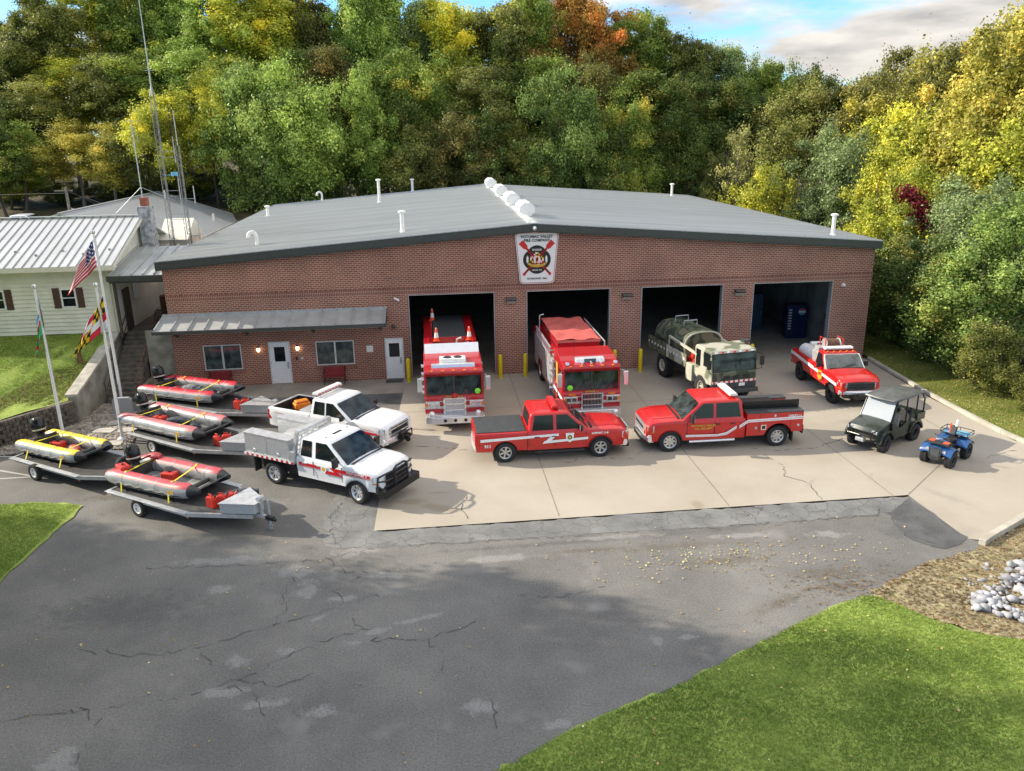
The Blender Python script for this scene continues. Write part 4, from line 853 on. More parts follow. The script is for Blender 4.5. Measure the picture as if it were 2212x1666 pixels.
g = MB(); g.bar((-.35, 0, 6.1), (.35, 0, 6.1), .025); g.bar((-.25, 0, 5.0), (0, 0, 5.9), .02); g.bar((.25, 0, 5.0), (0, 0, 5.9), .02); g.bar((0, 0, 5.9), (0, 0, 6.2), .03); g.build('aerial', 'galv', t)
g = MB(); g.tube([(0, 0, 2.7), (-1.7, .5, 1.3)], .012, 4); g.tube([(0, 0, 2.7), (1.5, .6, 1.9)], .012, 4); g.build('guy_wire', 'galv', t)
t = thing('utility_pole', 'short utility pole with slack wires above the grey metal roof', 'utility pole', (-16.1, 30, 3.6)); g = MB(); g.tube([(0, 0, 0), (0, 0, 4.6)], [.14, .11], 8); g.build('pole', 'bark_grey', t)
g = MB(); g.bar((-.9, 0, 4.3), (.5, 0, 4.3), .1); g.build('crossarm', 'bark_grey', t)
g = MB()
for k, e in enumerate([(5.5, -2, 2.6), (6.5, -2.5, 2.9), (-14, 3, 4.4)]): g.tube([(0, 0, 4.4-.15*k), (e[0]/2, e[1]/2, (4.4+e[2])/2-.4), e], .02, 4)
g.build('wire', 'iron', t); g = MB(); g.tube([(.15, 0, 2.9), (.45, 0, 2.8)], .05, 6); g.lathe([(.28, 0), (.2, .1), (0, .14)], (.5, 0, 2.65), 'z', 10); g.build('lamp_head', 'galv', t)
# monument, stepping stones, gravel
t = thing('monument_stone', 'grey granite marker stone beside the flagpoles', 'monument', (-1.25, -3.9, 0)); g = MB(); g.prism([(-.42, 0), (.42, 0), (.4, .78), (.3, .86), (-.3, .86), (-.4, .78)], -.1, .1); g.build('slab', 'granite', t, bevel=.015); g = MB(); g.box(-.52, .52, -.2, .2, 0, .12); g.build('base', 'granite', t, bevel=.01)
for i, (x, y, r, lab) in enumerate([(-1.1, -5.0, .1, 'farthest from the road'), (-1.35, -5.95, -.15, 'left of the front flagpole base'), (-.35, -6.0, .1, 'right behind the front flagpole base'), (-.5, -7.55, .05, 'nearest the road, before the front flagpole')]):
    g = MB(); g.box(-.42, .42, -.28, .28, 0, .06); tag(g.build('stepping_stone', 'paver', None, bevel=.012, loc=(x, y, .03), rz=r), 'flat square stepping stone in the gravel, '+lab, 'stepping stone', 'stepping stones in the gravel bed')
def rocks(name, poly, n, r0, r1, m, label, z=0.0, zf=None, seed=1):
    rg = np.random.default_rng(seed); xs_ = [p[0] for p in poly]; ys_ = [p[1] for p in poly]; P = []
    while len(P) < n:
        x, y = rg.uniform(min(xs_), max(xs_)), rg.uniform(min(ys_), max(ys_))
        if inpoly(x, y, poly): P.append((x, y))
    base = np.array([(1,0,0),(-1,0,0),(0,1,0),(0,-1,0),(0,0,1),(0,0,-1)], float)
    bm = bmesh.new(); bmesh.ops.create_icosphere(bm, subdivisions=1, radius=1); bv = np.array([v.co[:] for v in bm.verts]); bf = np.array([[v.index for v in f.verts] for f in bm.faces]); bm.free()
    V = []; F = []
    for i, (x, y) in enumerate(P):
        s = r0+(r1-r0)*rg.random()**2; sc_ = s*np.array([rg.uniform(.8, 1.5), rg.uniform(.7, 1.1), rg.uniform(.5, .8)]); a = rg.uniform(0, 6.28)
        v = bv*(1+rg.normal(0, .2, (len(bv), 1)))*sc_; c, d = math.cos(a), math.sin(a); v = np.stack([v[:, 0]*c-v[:, 1]*d, v[:, 0]*d+v[:, 1]*c, v[:, 2]], 1)
        zz = z+s*.3+(zf(x, y) if zf else 0); V.append(v+[x, y, zz]); F.append(bf+i*len(bv))
    o = fast(name, np.concatenate(V), np.concatenate(F), m); return tag(o, label, 'stones', kind='stuff')
rocks('river_gravel', [(-5.2, -8.2), (-3, -8.05), (.3, -8.1), (.15, -6), (-.35, -5.2), (-1.8, -2.55), (-3.0, -2.05), (-3.0, -4.7), (-3.9, -5.75), (-4.9, -7.15)], 5200, .035, .085, 'pebble', 'loose tan river gravel round the flagpoles')
RK = [(29.4, -20.6), (28.4, -21.0), (27.4, -21.9), (26.3, -22.2), (26.1, -22.8), (26.6, -23.3), (27.6, -23.8), (30, -24.4), (36, -25), (38, -22), (32, -20.2)]
rocks('riprap', RK, 1500, .06, .17, 'boulder', 'heap of pale grey riprap stones in the mulch', zf=lambda x, y: .05, seed=5)
rocks('riprap', [(26.6, -21.2), (28.2, -20.6), (28, -22), (26.5, -22.6)], 26, .05, .10, 'boulder', 'few scattered pale stones between the mulch and the heap', seed=6); 
# flag poles
def fpole(x, y, h, lab, tilt=0):
    t = thing('flagpole', lab, 'flagpole', (x, y, 0)); g = MB(); g.tube([(0, 0, 0), (0, 0, h)], [.065, .04], 12); g.build('pole', 'pole_white', t, smooth=40)
    g = MB(); g.lathe([(.2, 0), (.19, .06), (.1, .12), (.07, .14)], n=16); g.build('base', 'pole_white', t, smooth=40); g = MB(); g.lathe([(0, h-.03), (.07, h+.02), (.09, h+.09), (.06, h+.16), (0, h+.18)], n=12); g.build('finial', 'chrome', t, smooth=40)
    g = MB(); g.tube([(.08, 0, .9), (.06, 0, h-.05)], .008, 4); g.build('halyard', 'rope', t); return t
fpole(-2.85, -6.35, 6.25, 'shortest white flagpole, with the narrow blue and green flag'); fpole(-.27, -7.0, 6.35, 'front white flagpole in the gravel, with the chequered state flag'); fpole(-1.65, -2.9, 7.95, 'tallest white flagpole, with the striped flag')
def flag(name, label, x, y, z, hw, hh, folds, colf, mats, group, lean=0, droop=.9, dirx=-1, seed=0):
    # cloth hanging from its hoist: nu along fly, nv down the hoist, folded towards the pole as it droops
    nu, nv = 26, 20; g = MB(); vs = []
    for i in range(nu+1):
        u = i/nu
        for j in range(nv+1):
            v = j/nv
            px = dirx*hw*folds*u*(.55+.45*v)
            pz = -hh*v-droop*u*hw
            py = -.10*math.sin(u*9+v*2+seed)*min(1, u*3)-.04*math.sin(u*17+seed)
            vs.append((px, py-.02, pz))
    fs = []; ms = []
    for i in range(nu):
        for j in range(nv): fs.append((i*(nv+1)+j, (i+1)*(nv+1)+j, (i+1)*(nv+1)+j+1, i*(nv+1)+j+1)); ms.append(colf((i+.5)/nu, (j+.5)/nv))
    g.add(vs, fs, ms); o = g.build(name, mats, None, smooth=70, loc=(x-.07, y-.03, z), recalc=False); so = o.modifiers.new('s', 'SOLIDIFY'); so.thickness = .006
    return tag(o, label, 'flag', group)
def us(u, v):
    if u < .42 and v < 7/13: return 2 if (int(u*26)+int(v*20)) % 3 or int(v*20) % 2 else 0
    return 1 if int(v*13) % 2 == 0 else 0
flag('flag', 'American flag with red and white stripes hanging from the tallest pole', -1.65, -2.9, 7.7, 1.9, 1.15, .78, us, ['flag_white', 'flag_red', 'flag_blue'], 'flags on the poles', droop=.66)
def md(u, v):
    q1 = u < .5; q2 = v < .5
    if q1 == q2:
        k = int(u*10)+int((v*6+u*2.5)); return 0 if k % 2 else 1
    return 2 if (u*2 % 1 < .5) == (v*2 % 1 < .5) else 3
flag('flag', 'state flag of yellow and black checks with red and white crosses', .02, -7.0, 6.0, 1.9, 1.2, .85, md, ['flag_yellow', 'flag_black', 'flag_red', 'flag_white'], 'flags on the poles', droop=.66, seed=1)
def gr(u, v): return 2 if v < .3 else (3 if v < .38 else (1 if v < .6 else 0)) if u < .6 else (0 if (u+v) % .3 < .15 else 1)
flag('flag', 'narrow furled flag in blue, red, white and green on the shortest pole', -2.65, -6.35, 5.9, 1.5, 1.1, .38, gr, ['flag_green', 'flag_red', 'flag_sky', 'flag_white'], 'flags on the poles', droop=.85, seed=2)
# ---------------------------------------------------------------- vehicles (forward = +X, right side = -Y)
_wc = {}
def wheel(root, x, y, Rr, w, rimr, style='spoke', rim='rim_silver', yaw=0, n=30, nspoke=6):
    key = (Rr, w, rimr, style, rim, nspoke)
    if key not in _wc:
        g = MB(); h = w/2
        g.lathe([(rimr, -h*.8), (rimr+.03, -h*.98), (Rr*.86, -h), (Rr*.965, -h*.86), (Rr, -h*.6), (Rr, h*.6), (Rr*.965, h*.86), (Rr*.86, h), (rimr+.03, h*.98), (rimr, h*.8), (rimr, -h*.8)], ax='y', n=n*2, cap=False)
        if style in ('mud', 'knob'):
            for k in range(28):
                a = 2*math.pi*k/28
                for s in (-1, 1):
                    p = Vector((Rr*math.cos(a), s*h*.45, Rr*math.sin(a))); q = Vector(((Rr+.018)*math.cos(a), s*h*.5, (Rr+.018)*math.sin(a)))
                    t_ = Vector((-math.sin(a), 0, math.cos(a)))*Rr*.07; u_ = Vector((0, h*.42, 0)); o_ = (q-p)
                    g.add([tuple(p+i*t_+j*u_+k2*o_) for k2 in (-.3, 1) for i, j in ((-1, -1), (1, -1), (1, 1), (-1, 1))], [(0, 3, 2, 1), (4, 5, 6, 7), (0, 1, 5, 4), (1, 2, 6, 5), (2, 3, 7, 6), (3, 0, 4, 7)])
        o = g.build('wheel', 'tyre', None, smooth=40); tyre = o.data; bpy.data.objects.remove(o)
        g = MB(); mi_ = [0]
        g.lathe([(0, h*.52), (rimr*.2, h*.54), (rimr*.28, h*.42), (rimr*.34, h*.30)], ax='y', n=24)
        g.lathe([(rimr*.86, h*.35), (rimr*.9, h*.78), (rimr, h*.92), (rimr+.012, h*.86)], ax='y', n=32, cap=False)
        g.lathe([(rimr*.98, h*.2), (rimr*.98, -h*.8), (0, -h*.8)], ax='y', n=24, mi=1)
        g.lathe([(0, -h*.05), (rimr*.96, -h*.05)], ax='y', n=24, mi=1)
        ns = nspoke
        for k in range(ns):
            a = 2*math.pi*k/ns; wd = rimr*(.62/ns*2.4) if style != 'disc' else rimr*(.8/ns*3.0)
            for aa in ([a-.12, a+.12] if style == 'split' else [a]):
                d = Vector((math.cos(aa), 0, math.sin(aa))); t_ = Vector((-math.sin(aa), 0, math.cos(aa)))*wd/2*(.55 if style == 'split' else 1)
                p = d*rimr*.25+Vector((0, h*.42, 0)); q = d*rimr*.92+Vector((0, h*.5, 0)); th = Vector((0, -.05, 0))
                g.add([tuple(v) for v in (p-t_, p+t_, q+t_*1.15, q-t_*1.15, p-t_+th, p+t_+th, q+t_*1.15+th, q-t_*1.15+th)], [(0, 1, 2, 3), (4, 7, 6, 5), (0, 4, 5, 1), (1, 5, 6, 2), (2, 6, 7, 3), (3, 7, 4, 0)])
        if style == 'disc': g.lathe([(rimr*.3, h*.34), (rimr*.5, h*.42), (rimr*.56, h*.3)], ax='y', n=24, cap=False)
        for k in range(6): a = k*math.pi/3; g.tube([(rimr*.16*math.cos(a), h*.5, rimr*.16*math.sin(a)), (rimr*.16*math.cos(a), h*.6, rimr*.16*math.sin(a))], .012, 6)
        o = g.build('rim', [rim, 'black_plastic'], None, smooth=35); rm = o.data; bpy.data.objects.remove(o); _wc[key] = (tyre, rm)
    ty, rm = _wc[key]; o = bpy.data.objects.new('wheel', ty); col.objects.link(o); o.parent = root
    o.location = (x, y, Rr); o.rotation_euler = (0, random.uniform(0, 6), yaw+(math.pi if y < 0 else 0)); 
    o.rotation_mode = 'XYZ'
    r = bpy.data.objects.new('rim', rm); col.objects.link(r); r.parent = o; return o
def section(x, zb, zt, w, sh=.07, tumble=.05, crown=.03, flare=0, inner=None, lip=.09, floor=.75):
    P = []; h = zt-sh-zb
    for t in (0, .18, .42, .68, 1):
        yy = w*(1-.045*(1-t)**2*1.0-tumble*max(0, t-.55)**1.5)+flare*max(0, 1-abs(t-.25)*3)-(.014 if .1 < t < .5 and not flare else 0); P.append((yy, zb+h*t))
    yt = P[-1][0]; P.append((yt-sh*.3, zt-sh*.3)); P.append((yt-sh, zt))
    if inner: P += [(yt-sh-lip, zt), (yt-sh-lip-.005, floor), (yt*.5, floor), (0, floor)]
    else: P += [(yt*.72, zt+crown*.45), (yt*.45, zt+crown*.8), (yt*.2, zt+crown), (0, zt+crown)]
    L_ = [(x, -y, z) for y, z in P]; Rr_ = [(x, y, z) for y, z in P[:-1]][::-1]
    return L_+Rr_
def body_loft(g, x0, x1, top, wid, zb, axles, ra, step=.07, cap=True, mi=0, **k):
    xs_ = list(np.arange(x0, x1, step))+[x1]
    for ax in axles:
        for s in (-1, 1): xs_ += [ax+s*ra*c for c in (1.0, .97, .9, .8)]
    xs_ = sorted(x for x in set(round(float(v), 4) for v in xs_) if x0-1e-6 <= x <= x1+1e-6); rings = []
    for x in xs_:
        b = zb if not callable(zb) else zb(x)
        for ax in axles:
            d = abs(x-ax)
            if d < ra: b = max(b, (ra*ra-d*d)**.5*1.0+k.get('az', .38))
        fl = 0
        for ax in axles:
            d = abs(x-ax)
            if d < ra+.12: fl = k.get('fl', .02)
        kk = {a: c for a, c in k.items() if a not in ('az', 'fl')}
        rings.append(section(x, b, interp(top, x), interp(wid, x), flare=fl, **kk))
    g.loft(rings, mi=mi, cap=cap); return g
class Cab:      # greenhouse: belt rectangle to roof rectangle
    def __init__(s, a0, a1, wb, zb, b0, b1, wr, zr, zm=None):
        s.B = (a0, a1, wb, zb); s.T = (b0, b1, wr, zr)
    def ring(s, t, inset=0, z=None):
        a0, a1, wb, zb = s.B; b0, b1, wr, zr = s.T; x0 = a0+(b0-a0)*t+inset; x1 = a1+(b1-a1)*t-inset; w = wb+(wr-wb)*t-inset; zz = (zb+(zr-zb)*t) if z is None else z
        r = .09; pts = []
        for cx, cy, a in ((x1-r, w-r, 0), (x0+r, w-r, 90), (x0+r, -w+r, 180), (x1-r, -w+r, 270)):
            for k in range(4): an = R(a+k*30); pts.append((cx+r*math.cos(an), cy+r*math.sin(an), zz))
        return pts
    def build(s, name, m, root, crown=.04):
        zr = s.T[3]; g = MB(); g.loft([s.ring(0), s.ring(.35), s.ring(.7), s.ring(.94), s.ring(1, .03, zr-.0), s.ring(1, .10, zr+crown*.6), s.ring(1, .3, zr+crown)]); return g.build(name, m, root, smooth=42)
    def pt(s, face, u, z, off=.012):
        a0, a1, wb, zb = s.B; b0, b1, wr, zr = s.T; t = (z-zb)/(zr-zb)
        if face in 'LR': w = wb+(wr-wb)*t+off; return (u, w if face == 'L' else -w, z)
        if face == 'F': return (a1+(b1-a1)*t+off, u*(wb+(wr-wb)*t), z)
        return (a0+(b0-a0)*t-off, u*(wb+(wr-wb)*t), z)
    def pane(s, name, face, poly, m, root, off=.012, th=.02):
        a = [s.pt(face, u, z, off) for u, z in poly]; b = [s.pt(face, u, z, off-th) for u, z in poly]; n = len(a); g = MB()
        g.add(a+b, [tuple(range(n)), tuple(range(2*n-1, n-1, -1))]+[(i, n+i, n+(i+1) % n, (i+1) % n) for i in range(n)]); return g.build(name, m, root)
def face_plate(g, pts, y, th=.004, mi=0):      # flat decal on a side: y sign gives the side
    s = 1 if y > 0 else -1; g.add([(p[0], y+s*th, p[1]) for p in pts]+[(p[0], y, p[1]) for p in pts], [tuple(range(len(pts)))]+[(i, (i+1) % len(pts), len(pts)+(i+1) % len(pts), len(pts)+i) for i in range(len(pts))], mi)
def side_text(root, s, size, m, x, y, z, sgn=-1, bold=.004, shear=0): # reads correctly seen from that side
    return text('lettering', s, size, m, root, (x, y, z), (R(90), 0, 0 if sgn < 0 else R(180)), bold=bold, shear=shear)
def mirror_pair(root, x, z, w, m='black_plastic', big=False):
    for s in (-1, 1):
        g = MB(); d = .13 if not big else .16; hh = .11 if not big else .17
        g.bar((x, s*(w-.02), z-.03), (x-.02, s*(w+.14), z), .05); g.box(x-.06, x+.04, min(s*(w+.1), s*(w+.1+d*1.5)), max(s*(w+.1), s*(w+.1+d*1.5)), z-hh+.04, z+hh+.04)
        o = g.build('mirror', m, root, bevel=.02); g = MB(); a, b = sorted((s*(w+.12), s*(w+.08+d*1.5))); g.box(x-.066, x-.06, a, b, z-hh+.06, z+hh+.02); g.build('mirror_glass', 'chrome', o)
def bumper(root, x, w, z0, z1, m='chrome', d=.22, sweep=.16, back=False, name='bumper'):
    s = -1 if back else 1; pts = []; n = 12
    for k in range(n+1): y = -w+2*w*k/n; pts.append((x-s*sweep*abs(y/w)**2.6, y))
    inner = [(p[0]-s*d, p[1]*.97) for p in pts][::-1]; g = MB(); h = (z1-z0)
    rings = []
    allp = pts+inner
    for t, ins in ((0, .05), (.25, 0), (.7, 0), (1, .05)):
        rings.append([(p[0]-s*ins*(1 if i <= n else 0), p[1], z0+h*t) for i, p in enumerate(allp)])
    g.loft(rings); return g.build(name, m, root, smooth=40)
def lightbar(root, x, z, w, colr='red_paint', d=.28, h=.11, yaw=0, lens='tail_red'):
    g = MB(); r = []
    for xx, zz in ((-d/2, .0), (-d/2, h*.6), (-d*.35, h), (d*.35, h), (d/2, h*.6), (d/2, 0)): r.append((xx, zz))
    g.prism(r, -w, w); o = g.build('light_bar', colr, root, bevel=.015, loc=(x, 0, z)); 
    g = MB()
    for k in range(7): y = -w+.06+k*(2*w-.12)/7; g.box(-d/2-.006, d/2+.006, y, y+(2*w-.12)/7-.04, .02, h*.55)
    g.build('lens', lens, o); g = MB(); g.box(-.05, .05, -w*.7, -w*.6, -.07, 0); g.box(-.05, .05, w*.6, w*.7, -.07, 0); g.build('bracket', 'black_plastic', o); return o
def underbody(root, x0, x1, z0=.3, z1=.8, w=.55, m='black_plastic'):
    g = MB(); g.box(x0, x1, -w, w, z0, z1); g.box(x0+.4, x1-.4, -w-.25, w+.25, z0+.08, z1); g.build('chassis', m, root)
def pickup(root, P):
    xf, xr, w = P['front'], P['rear'], P['w']; hood, belt, zb, col_ = P['hood'], P['belt'], P.get('zb', .45), P['paint']
    ax = P['axles']; ra = P.get('ra', .47); cab = P['cab']; cx0 = cab[0]  # cab rear x
    az = P.get('az', .38)
    noseW = [(xf-.9, w), (xf-.45, w*.985), (xf-.2, w*.955), (xf-.06, w*.9), (xf, w*.86)]
    top = [(cx0, belt-.02), (cab[1]-.1, belt), (cab[1]+.12, hood), (xf-.5, hood-.03), (xf-.18, hood-.09), (xf, hood-.2)]
    g = MB(); body_loft(g, cx0, xf, top, [(cx0, w), (xf-1, w)]+noseW, zb, [ax[0]], ra, az=az, crown=.05, sh=.08); b = g.build('body', col_, root, smooth=38)
    c = Cab(cab[0]+.02, cab[1], w*.965, belt-.05, cab[2], cab[3], w*.84, P['roof']); c.build('cab', col_, root)
    zt = P['roof']-.07; zl = belt+.045
    ws = c.pane('windscreen', 'F', [(-.93, zl-.03), (.93, zl-.03), (.95, zt-.05), (.9, zt+.01), (-.9, zt+.01), (-.95, zt-.05)], P.get('ws', 'windscreen'), root, off=.014)
    c.pane('rear_window', 'B', [(-.72, zl+.08), (.72, zl+.08), (.68, zt-.03), (-.68, zt-.03)], 'glass', root)
    def xs_at(face_front, z): t = (z-(belt-.05))/(P['roof']-belt+.05); return (cab[1]+(cab[3]-cab[1])*t) if face_front else (cab[0]+(cab[2]-cab[0])*t)
    for s in 'LR':
        for i, (a, b_) in enumerate(P['win']):
            pl = [(a, zl), (b_, zl), (b_, zt), (a, zt)]
            if b_ is None or b_ == 'F': pl = [(a, zl), (xs_at(True, zl)-.26, zl), (xs_at(True, zl)-.25, zl+.06), (xs_at(True, zt)-.16, zt), (a, zt)]
            if a == 'B': pl = [(xs_at(False, zl)+.16, zl), (b_, zl), (b_, zt), (xs_at(False, zt)+.16, zt)]
            c.pane('side_window', s, pl, 'glass', root, off=.009)
    # wipers, door seams, handles
    g = MB()
    for s in (-1, 1): p = c.pt('F', s*.1-.05, zl+.0, .03); q = c.pt('F', s*.1+.48*(1), zl+.13, .03); g.bar(p, q, .018)
    g.build('wiper', 'black_plastic', root)
    g = MB()
    for xs in P['seams']:
        for s in (-1, 1): y = s*(w*.985); g.box(xs-.009, xs+.009, min(y, y+s*.012), max(y, y+s*.012), zb+.14, belt-.08)
    g.build('door_seam', 'black_plastic', root)
    for s in (-1, 1):
        for ax_ in ax:
            if ax_ > cx0:
                g = MB(); ro_ = ra+.015; pts = [(ax_+ro_*math.cos(R(k)), az+ro_*math.sin(R(k))) for k in range(8, 173, 12)]; pi_ = [(ax_+(ro_-.035)*math.cos(R(k)), az+(ro_-.035)*math.sin(R(k))) for k in range(172, 7, -12)]
                a_, b2 = sorted((s*(w*.93), s*(w+.022))); g.prism(pts+pi_, a_, b2); g.build('wheel_arch', P.get('arch', 'black_plastic'), root)
    g = MB(); g.bar((cab[1]+.05, -w*.82, hood+.045), (cab[1]+.05, w*.82, hood+.045), .09, .012); g.build('cowl', 'black_plastic', root)
    g = MB()
    for s in (-1, 1): g.bar((xf-.25, s*w*.60, hood-.02), (cab[1]+.15, s*w*.68, hood+.052), .016, .012)
    g.build('hood_crease', col_, root)
    for xh in P['handles']:
        for s in (-1, 1): g = MB(); y = s*(w*.965); a_, b2 = sorted((y, y+s*.055)); g.box(xh-.1, xh+.1, a_, b2, belt-.22, belt-.18); g.build('door_handle', P.get('handle', col_), root, bevel=.008)
    # grille, lamps
    gz0, gz1 = P['grille']; gw = w*.60
    g = MB(); g.box(xf-.06, xf+.025, -gw, gw, gz0, gz1); go = g.build('grille', P.get('grille_m', 'black_plastic'), root, bevel=.015)
    g = MB()
    for k in range(P.get('bars', 3)): zz = gz0+(gz1-gz0)*(k+.5)/P.get('bars', 3); g.box(xf+.02, xf+.045, -gw*.96, gw*.96, zz-.022, zz+.022)
    for s in (-1, 1): g.box(xf+.015, xf+.04, s*gw-.025, s*gw+.025, gz0, gz1)
    g.box(xf+.02, xf+.05, -gw, gw, gz1-.03, gz1); g.box(xf+.02, xf+.05, -gw, gw, gz0, gz0+.03)
    g.build('grille_bar', P.get('bar_m', 'chrome'), go)
    if P.get('badge'): g = MB(); g.prism(P['badge'], xf+.05, xf+.065, 'yz'); g.build('badge', 'gold', go)
    for s in (-1, 1):
        g = MB(); pts = [(xf+.02, s*gw), (xf-.04, s*w*.88), (xf-.28, s*(w*.965)), (xf-.30, s*w*.85), (xf-.2, s*gw)]
        g.prism(pts, gz1-.24, gz1-.02, 'xy'); g.build('headlight', 'headlight', root, bevel=.01)
        g = MB(); pts = [(xf+.015, s*(gw+.03)), (xf-.045, s*w*.882), (xf-.285, s*(w*.967)), (xf-.2, s*gw)]; g.prism(pts, gz1-.29, gz1-.245, 'xy'); g.build('turn_signal', 'amber', root)
    if P.get('fb', True): bumper(root, xf+.10, w*.93, P['bz'][0], P['bz'][1], P.get('bump_m', 'chrome'))
    g = MB(); g.box(xf-.2, xf+.06, -w*.75, w*.75, P['bz'][0]-.12, P['bz'][0]+.02); g.build('air_dam', 'black_plastic', root)
    mirror_pair(root, cab[1]-.38, belt+.08, w*.93, big=P.get('bigmirror', False), m=P.get('mir', 'black_plastic'))
    underbody(root, xr+.15, xf-.25, z0=zb-.12)
    Rr = P['R']; yw = w-P.get('tw', .27)/2-.01
    for i, a in enumerate(ax):
        for s in (-1, 1): wheel(root, a, s*yw, Rr, P.get('tw', .27), P['rim_r'], P['style'], P.get('rim', 'rim_silver'), yaw=P.get('steer', 0) if i == 0 else 0, nspoke=P.get('ns', 6))
    for a in ax: g = MB(); g.tube([(a, -yw, Rr), (a, yw, Rr)], .06, 8); g.build('axle', 'black_plastic', root)
    return c
def bed(root, P, x0, x1, zt, ax, col_, open_=True, floor=.8):
    w = P['w']; g = MB(); body_loft(g, x0, x1, [(x0, zt), (x1, zt)], [(x0, w*.965), (x0+.12, w*.99), (x0+.3, w), (x1, w)], P.get('zb', .45)+.02, ax, P.get('ra', .47), az=P.get('az', .38), sh=.05, inner=open_, floor=floor)
    o = g.build('bed', col_, root, smooth=38)
    g = MB(); 
    if open_: g.box(x0-.001, x0+.05, -w*.93, w*.93, floor-.1, zt); g2 = MB(); g2.box(x1-.05, x1-.001, -w*.93, w*.93, floor-.1, zt+.01); g2.build('bed_front', col_, root)
    else: g.box(x0-.005, x0+.01, -w*.9, w*.9, .6, zt-.06)
    g.build('tailgate', col_, root, bevel=.01)
    for s in (-1, 1): g = MB(); a, b = sorted((s*w*.97, s*w*.83)); g.box(x0-.02, x0+.16, a, b, zt-.48, zt-.08); g.build('tail_light', 'tail_red', root, bevel=.015)
    return o
# ---- red crew-cab pickup with flat bed cover
P = dict(front=2.92, rear=-2.93, w=1.0, hood=1.16, belt=1.17, roof=1.84, paint='red_paint', axles=(1.82, -1.82), cab=(-.98, 1.42, -.84, .62), win=[('B', .0), (.12, 'F')], seams=(.06, 1.25, -.92), handles=(.02, -.62), grille=(.68, 1.02), bz=(.42, .66), R=.40, rim_r=.235, style='spoke', rim='rim_silver', ns=6, ws='glass', bars=1, handle='black_plastic', badge=[(-.12, .82), (-.04, .82), (-.04, .80), (.04, .80), (.04, .82), (.12, .82), (.12, .88), (.04, .88), (.04, .90), (-.04, .90), (-.04, .88), (-.12, .88)])
t = thing('crew_cab_pickup', 'red crew cab fire pickup with a flat grey bed cover and a white zigzag stripe', 'pickup truck', (16.95, -10.60, 0), R(1.0))
pickup(t, P); bed(t, P, -2.93, -1.0, 1.20, [-1.82], 'red_paint', open_=True, floor=1.0)
g = MB(); g.box(-2.88, -1.03, -.90, .90, 1.19, 1.235); g.build('bed_cover', 'vinyl_dark', t, bevel=.02)
bumper(t, -3.02, .93, .48, .68, 'chrome', back=True, sweep=.06)
lightbar(t, .12, 1.93, .62, 'red_paint', lens='tail_red')
for s in (-1, 1):
    y = s*1.006; g = MB()
    for z, h in ((.93, .055), ):
        face_plate(g, [(-2.75, .88), (-.35, .965), (-.35, 1.06), (-2.75, .99)], y)
        face_plate(g, [(-.35, .98), (.25, 1.0), (.02, .80), (-.28, .68), (-.02, .68), (2.0-.6, .80), (1.40, .86), (.2, .78), (.42, 1.06), (-.35, 1.045)], y) if 0 else None
    face_plate(g, [(-.35, .965), (.20, .98), (.20, 1.075), (-.35, 1.06)], y); face_plate(g, [(.20, 1.075), (0, 1.06), (-.42, .70), (-.20, .71)], y, th=.005); face_plate(g, [(-.42, .70), (1.32, .785), (1.32, .88), (-.35, .80)], y, th=.006)
    g.build('stripe', 'white_stripe', t)
    side_text(t, '911', .17, 'decal_white', -2.48, s*1.0, .70, s, bold=.006); side_text(t, 'SUPPORT 11-B', .10, 'decal_white', 1.78, s*.998, 1.0, s)
    g = MB(); c_ = [(.46, 1.07), (.78, 1.07), (.75, .78), (.62, .70), (.49, .78)]; face_plate(g, c_, y, th=.009); face_plate(g, [(.62+.09*math.cos(k*.52), .90+.09*math.sin(k*.52)) for k in range(12)], y, th=.012, mi=1); face_plate(g, [(.62+.055*math.cos(k*.52), .90+.055*math.sin(k*.52)) for k in range(12)], y, th=.014, mi=2); g.build('door_badge', ['decal_white', 'decal_black', 'gold'], t)
    g = MB(); g.tube([(1.2, s*.98, .36), (-.7, s*.98, .36)], .045, 8); g.build('side_step', 'black_plastic', t)
# ---- red utility body truck
P = dict(front=3.06, rear=-3.1, w=1.01, hood=1.28, belt=1.27, roof=1.94, paint='red_paint', axles=(2.14, -2.13), cab=(-.80, 1.75, -.66, .95), win=[('B', .36), (.47, 'F')], seams=(.41, 1.5), handles=(.30, -.3), grille=(.70, 1.10), bz=(.42, .72), R=.42, rim_r=.25, style='disc', rim='rim_silver', ns=8, bigmirror=True, ws='windscreen', bars=2, bar_m='chrome', handle='black_plastic')
t = thing('utility_truck', 'red crew cab truck with side compartment utility body and white light bar', 'utility truck', (23.66, -10.45, 0), R(180))
pickup(t, P)
g = MB(); w = 1.04; x0, x1 = -3.1, -.84; pts = [(x0, .62), (-2.72, .62)]+[(-2.13+.56*math.cos(R(a)), .42+.56*math.sin(R(a))) for a in range(160, 19, -10)]+[(-1.54, .52), (x1, .52), (x1, 1.42), (x0, 1.42)]
for s in (-1, 1): g = MB(); a, b = sorted((s*w, s*.62)); g.prism(pts, a, b); g.build('utility_body', 'red_paint', t, bevel=.015)
for s in (-1, 1): g = MB(); a, b = sorted((s*(w+.01), s*.58)); g.box(x0-.01, x1+.01, a, b, 1.425, 1.46); g.build('box_lid', 'vinyl_dark', t, bevel=.008)
g = MB(); g.box(x0, x1, -.62, .62, .85, .9); g.box(x0+.02, x1, .55, .59, .9, 1.95 if 0 else 1.78); g.box(x0+.9, x1-.02, -.3, .56, .9, 1.62); g.build('cargo_box', 'black_gloss', t, bevel=.01)
g = MB(); g.box(x0-.06, x0, -.98, .98, .5, .85); g.box(x0-.22, x0-.06, -.7, .7, .5, .6); g.build('rear_step', 'black_plastic', t, bevel=.01)
lightbar(t, -.38, 2.06, .68, 'vent_white', d=.32, lens='lens_grey')
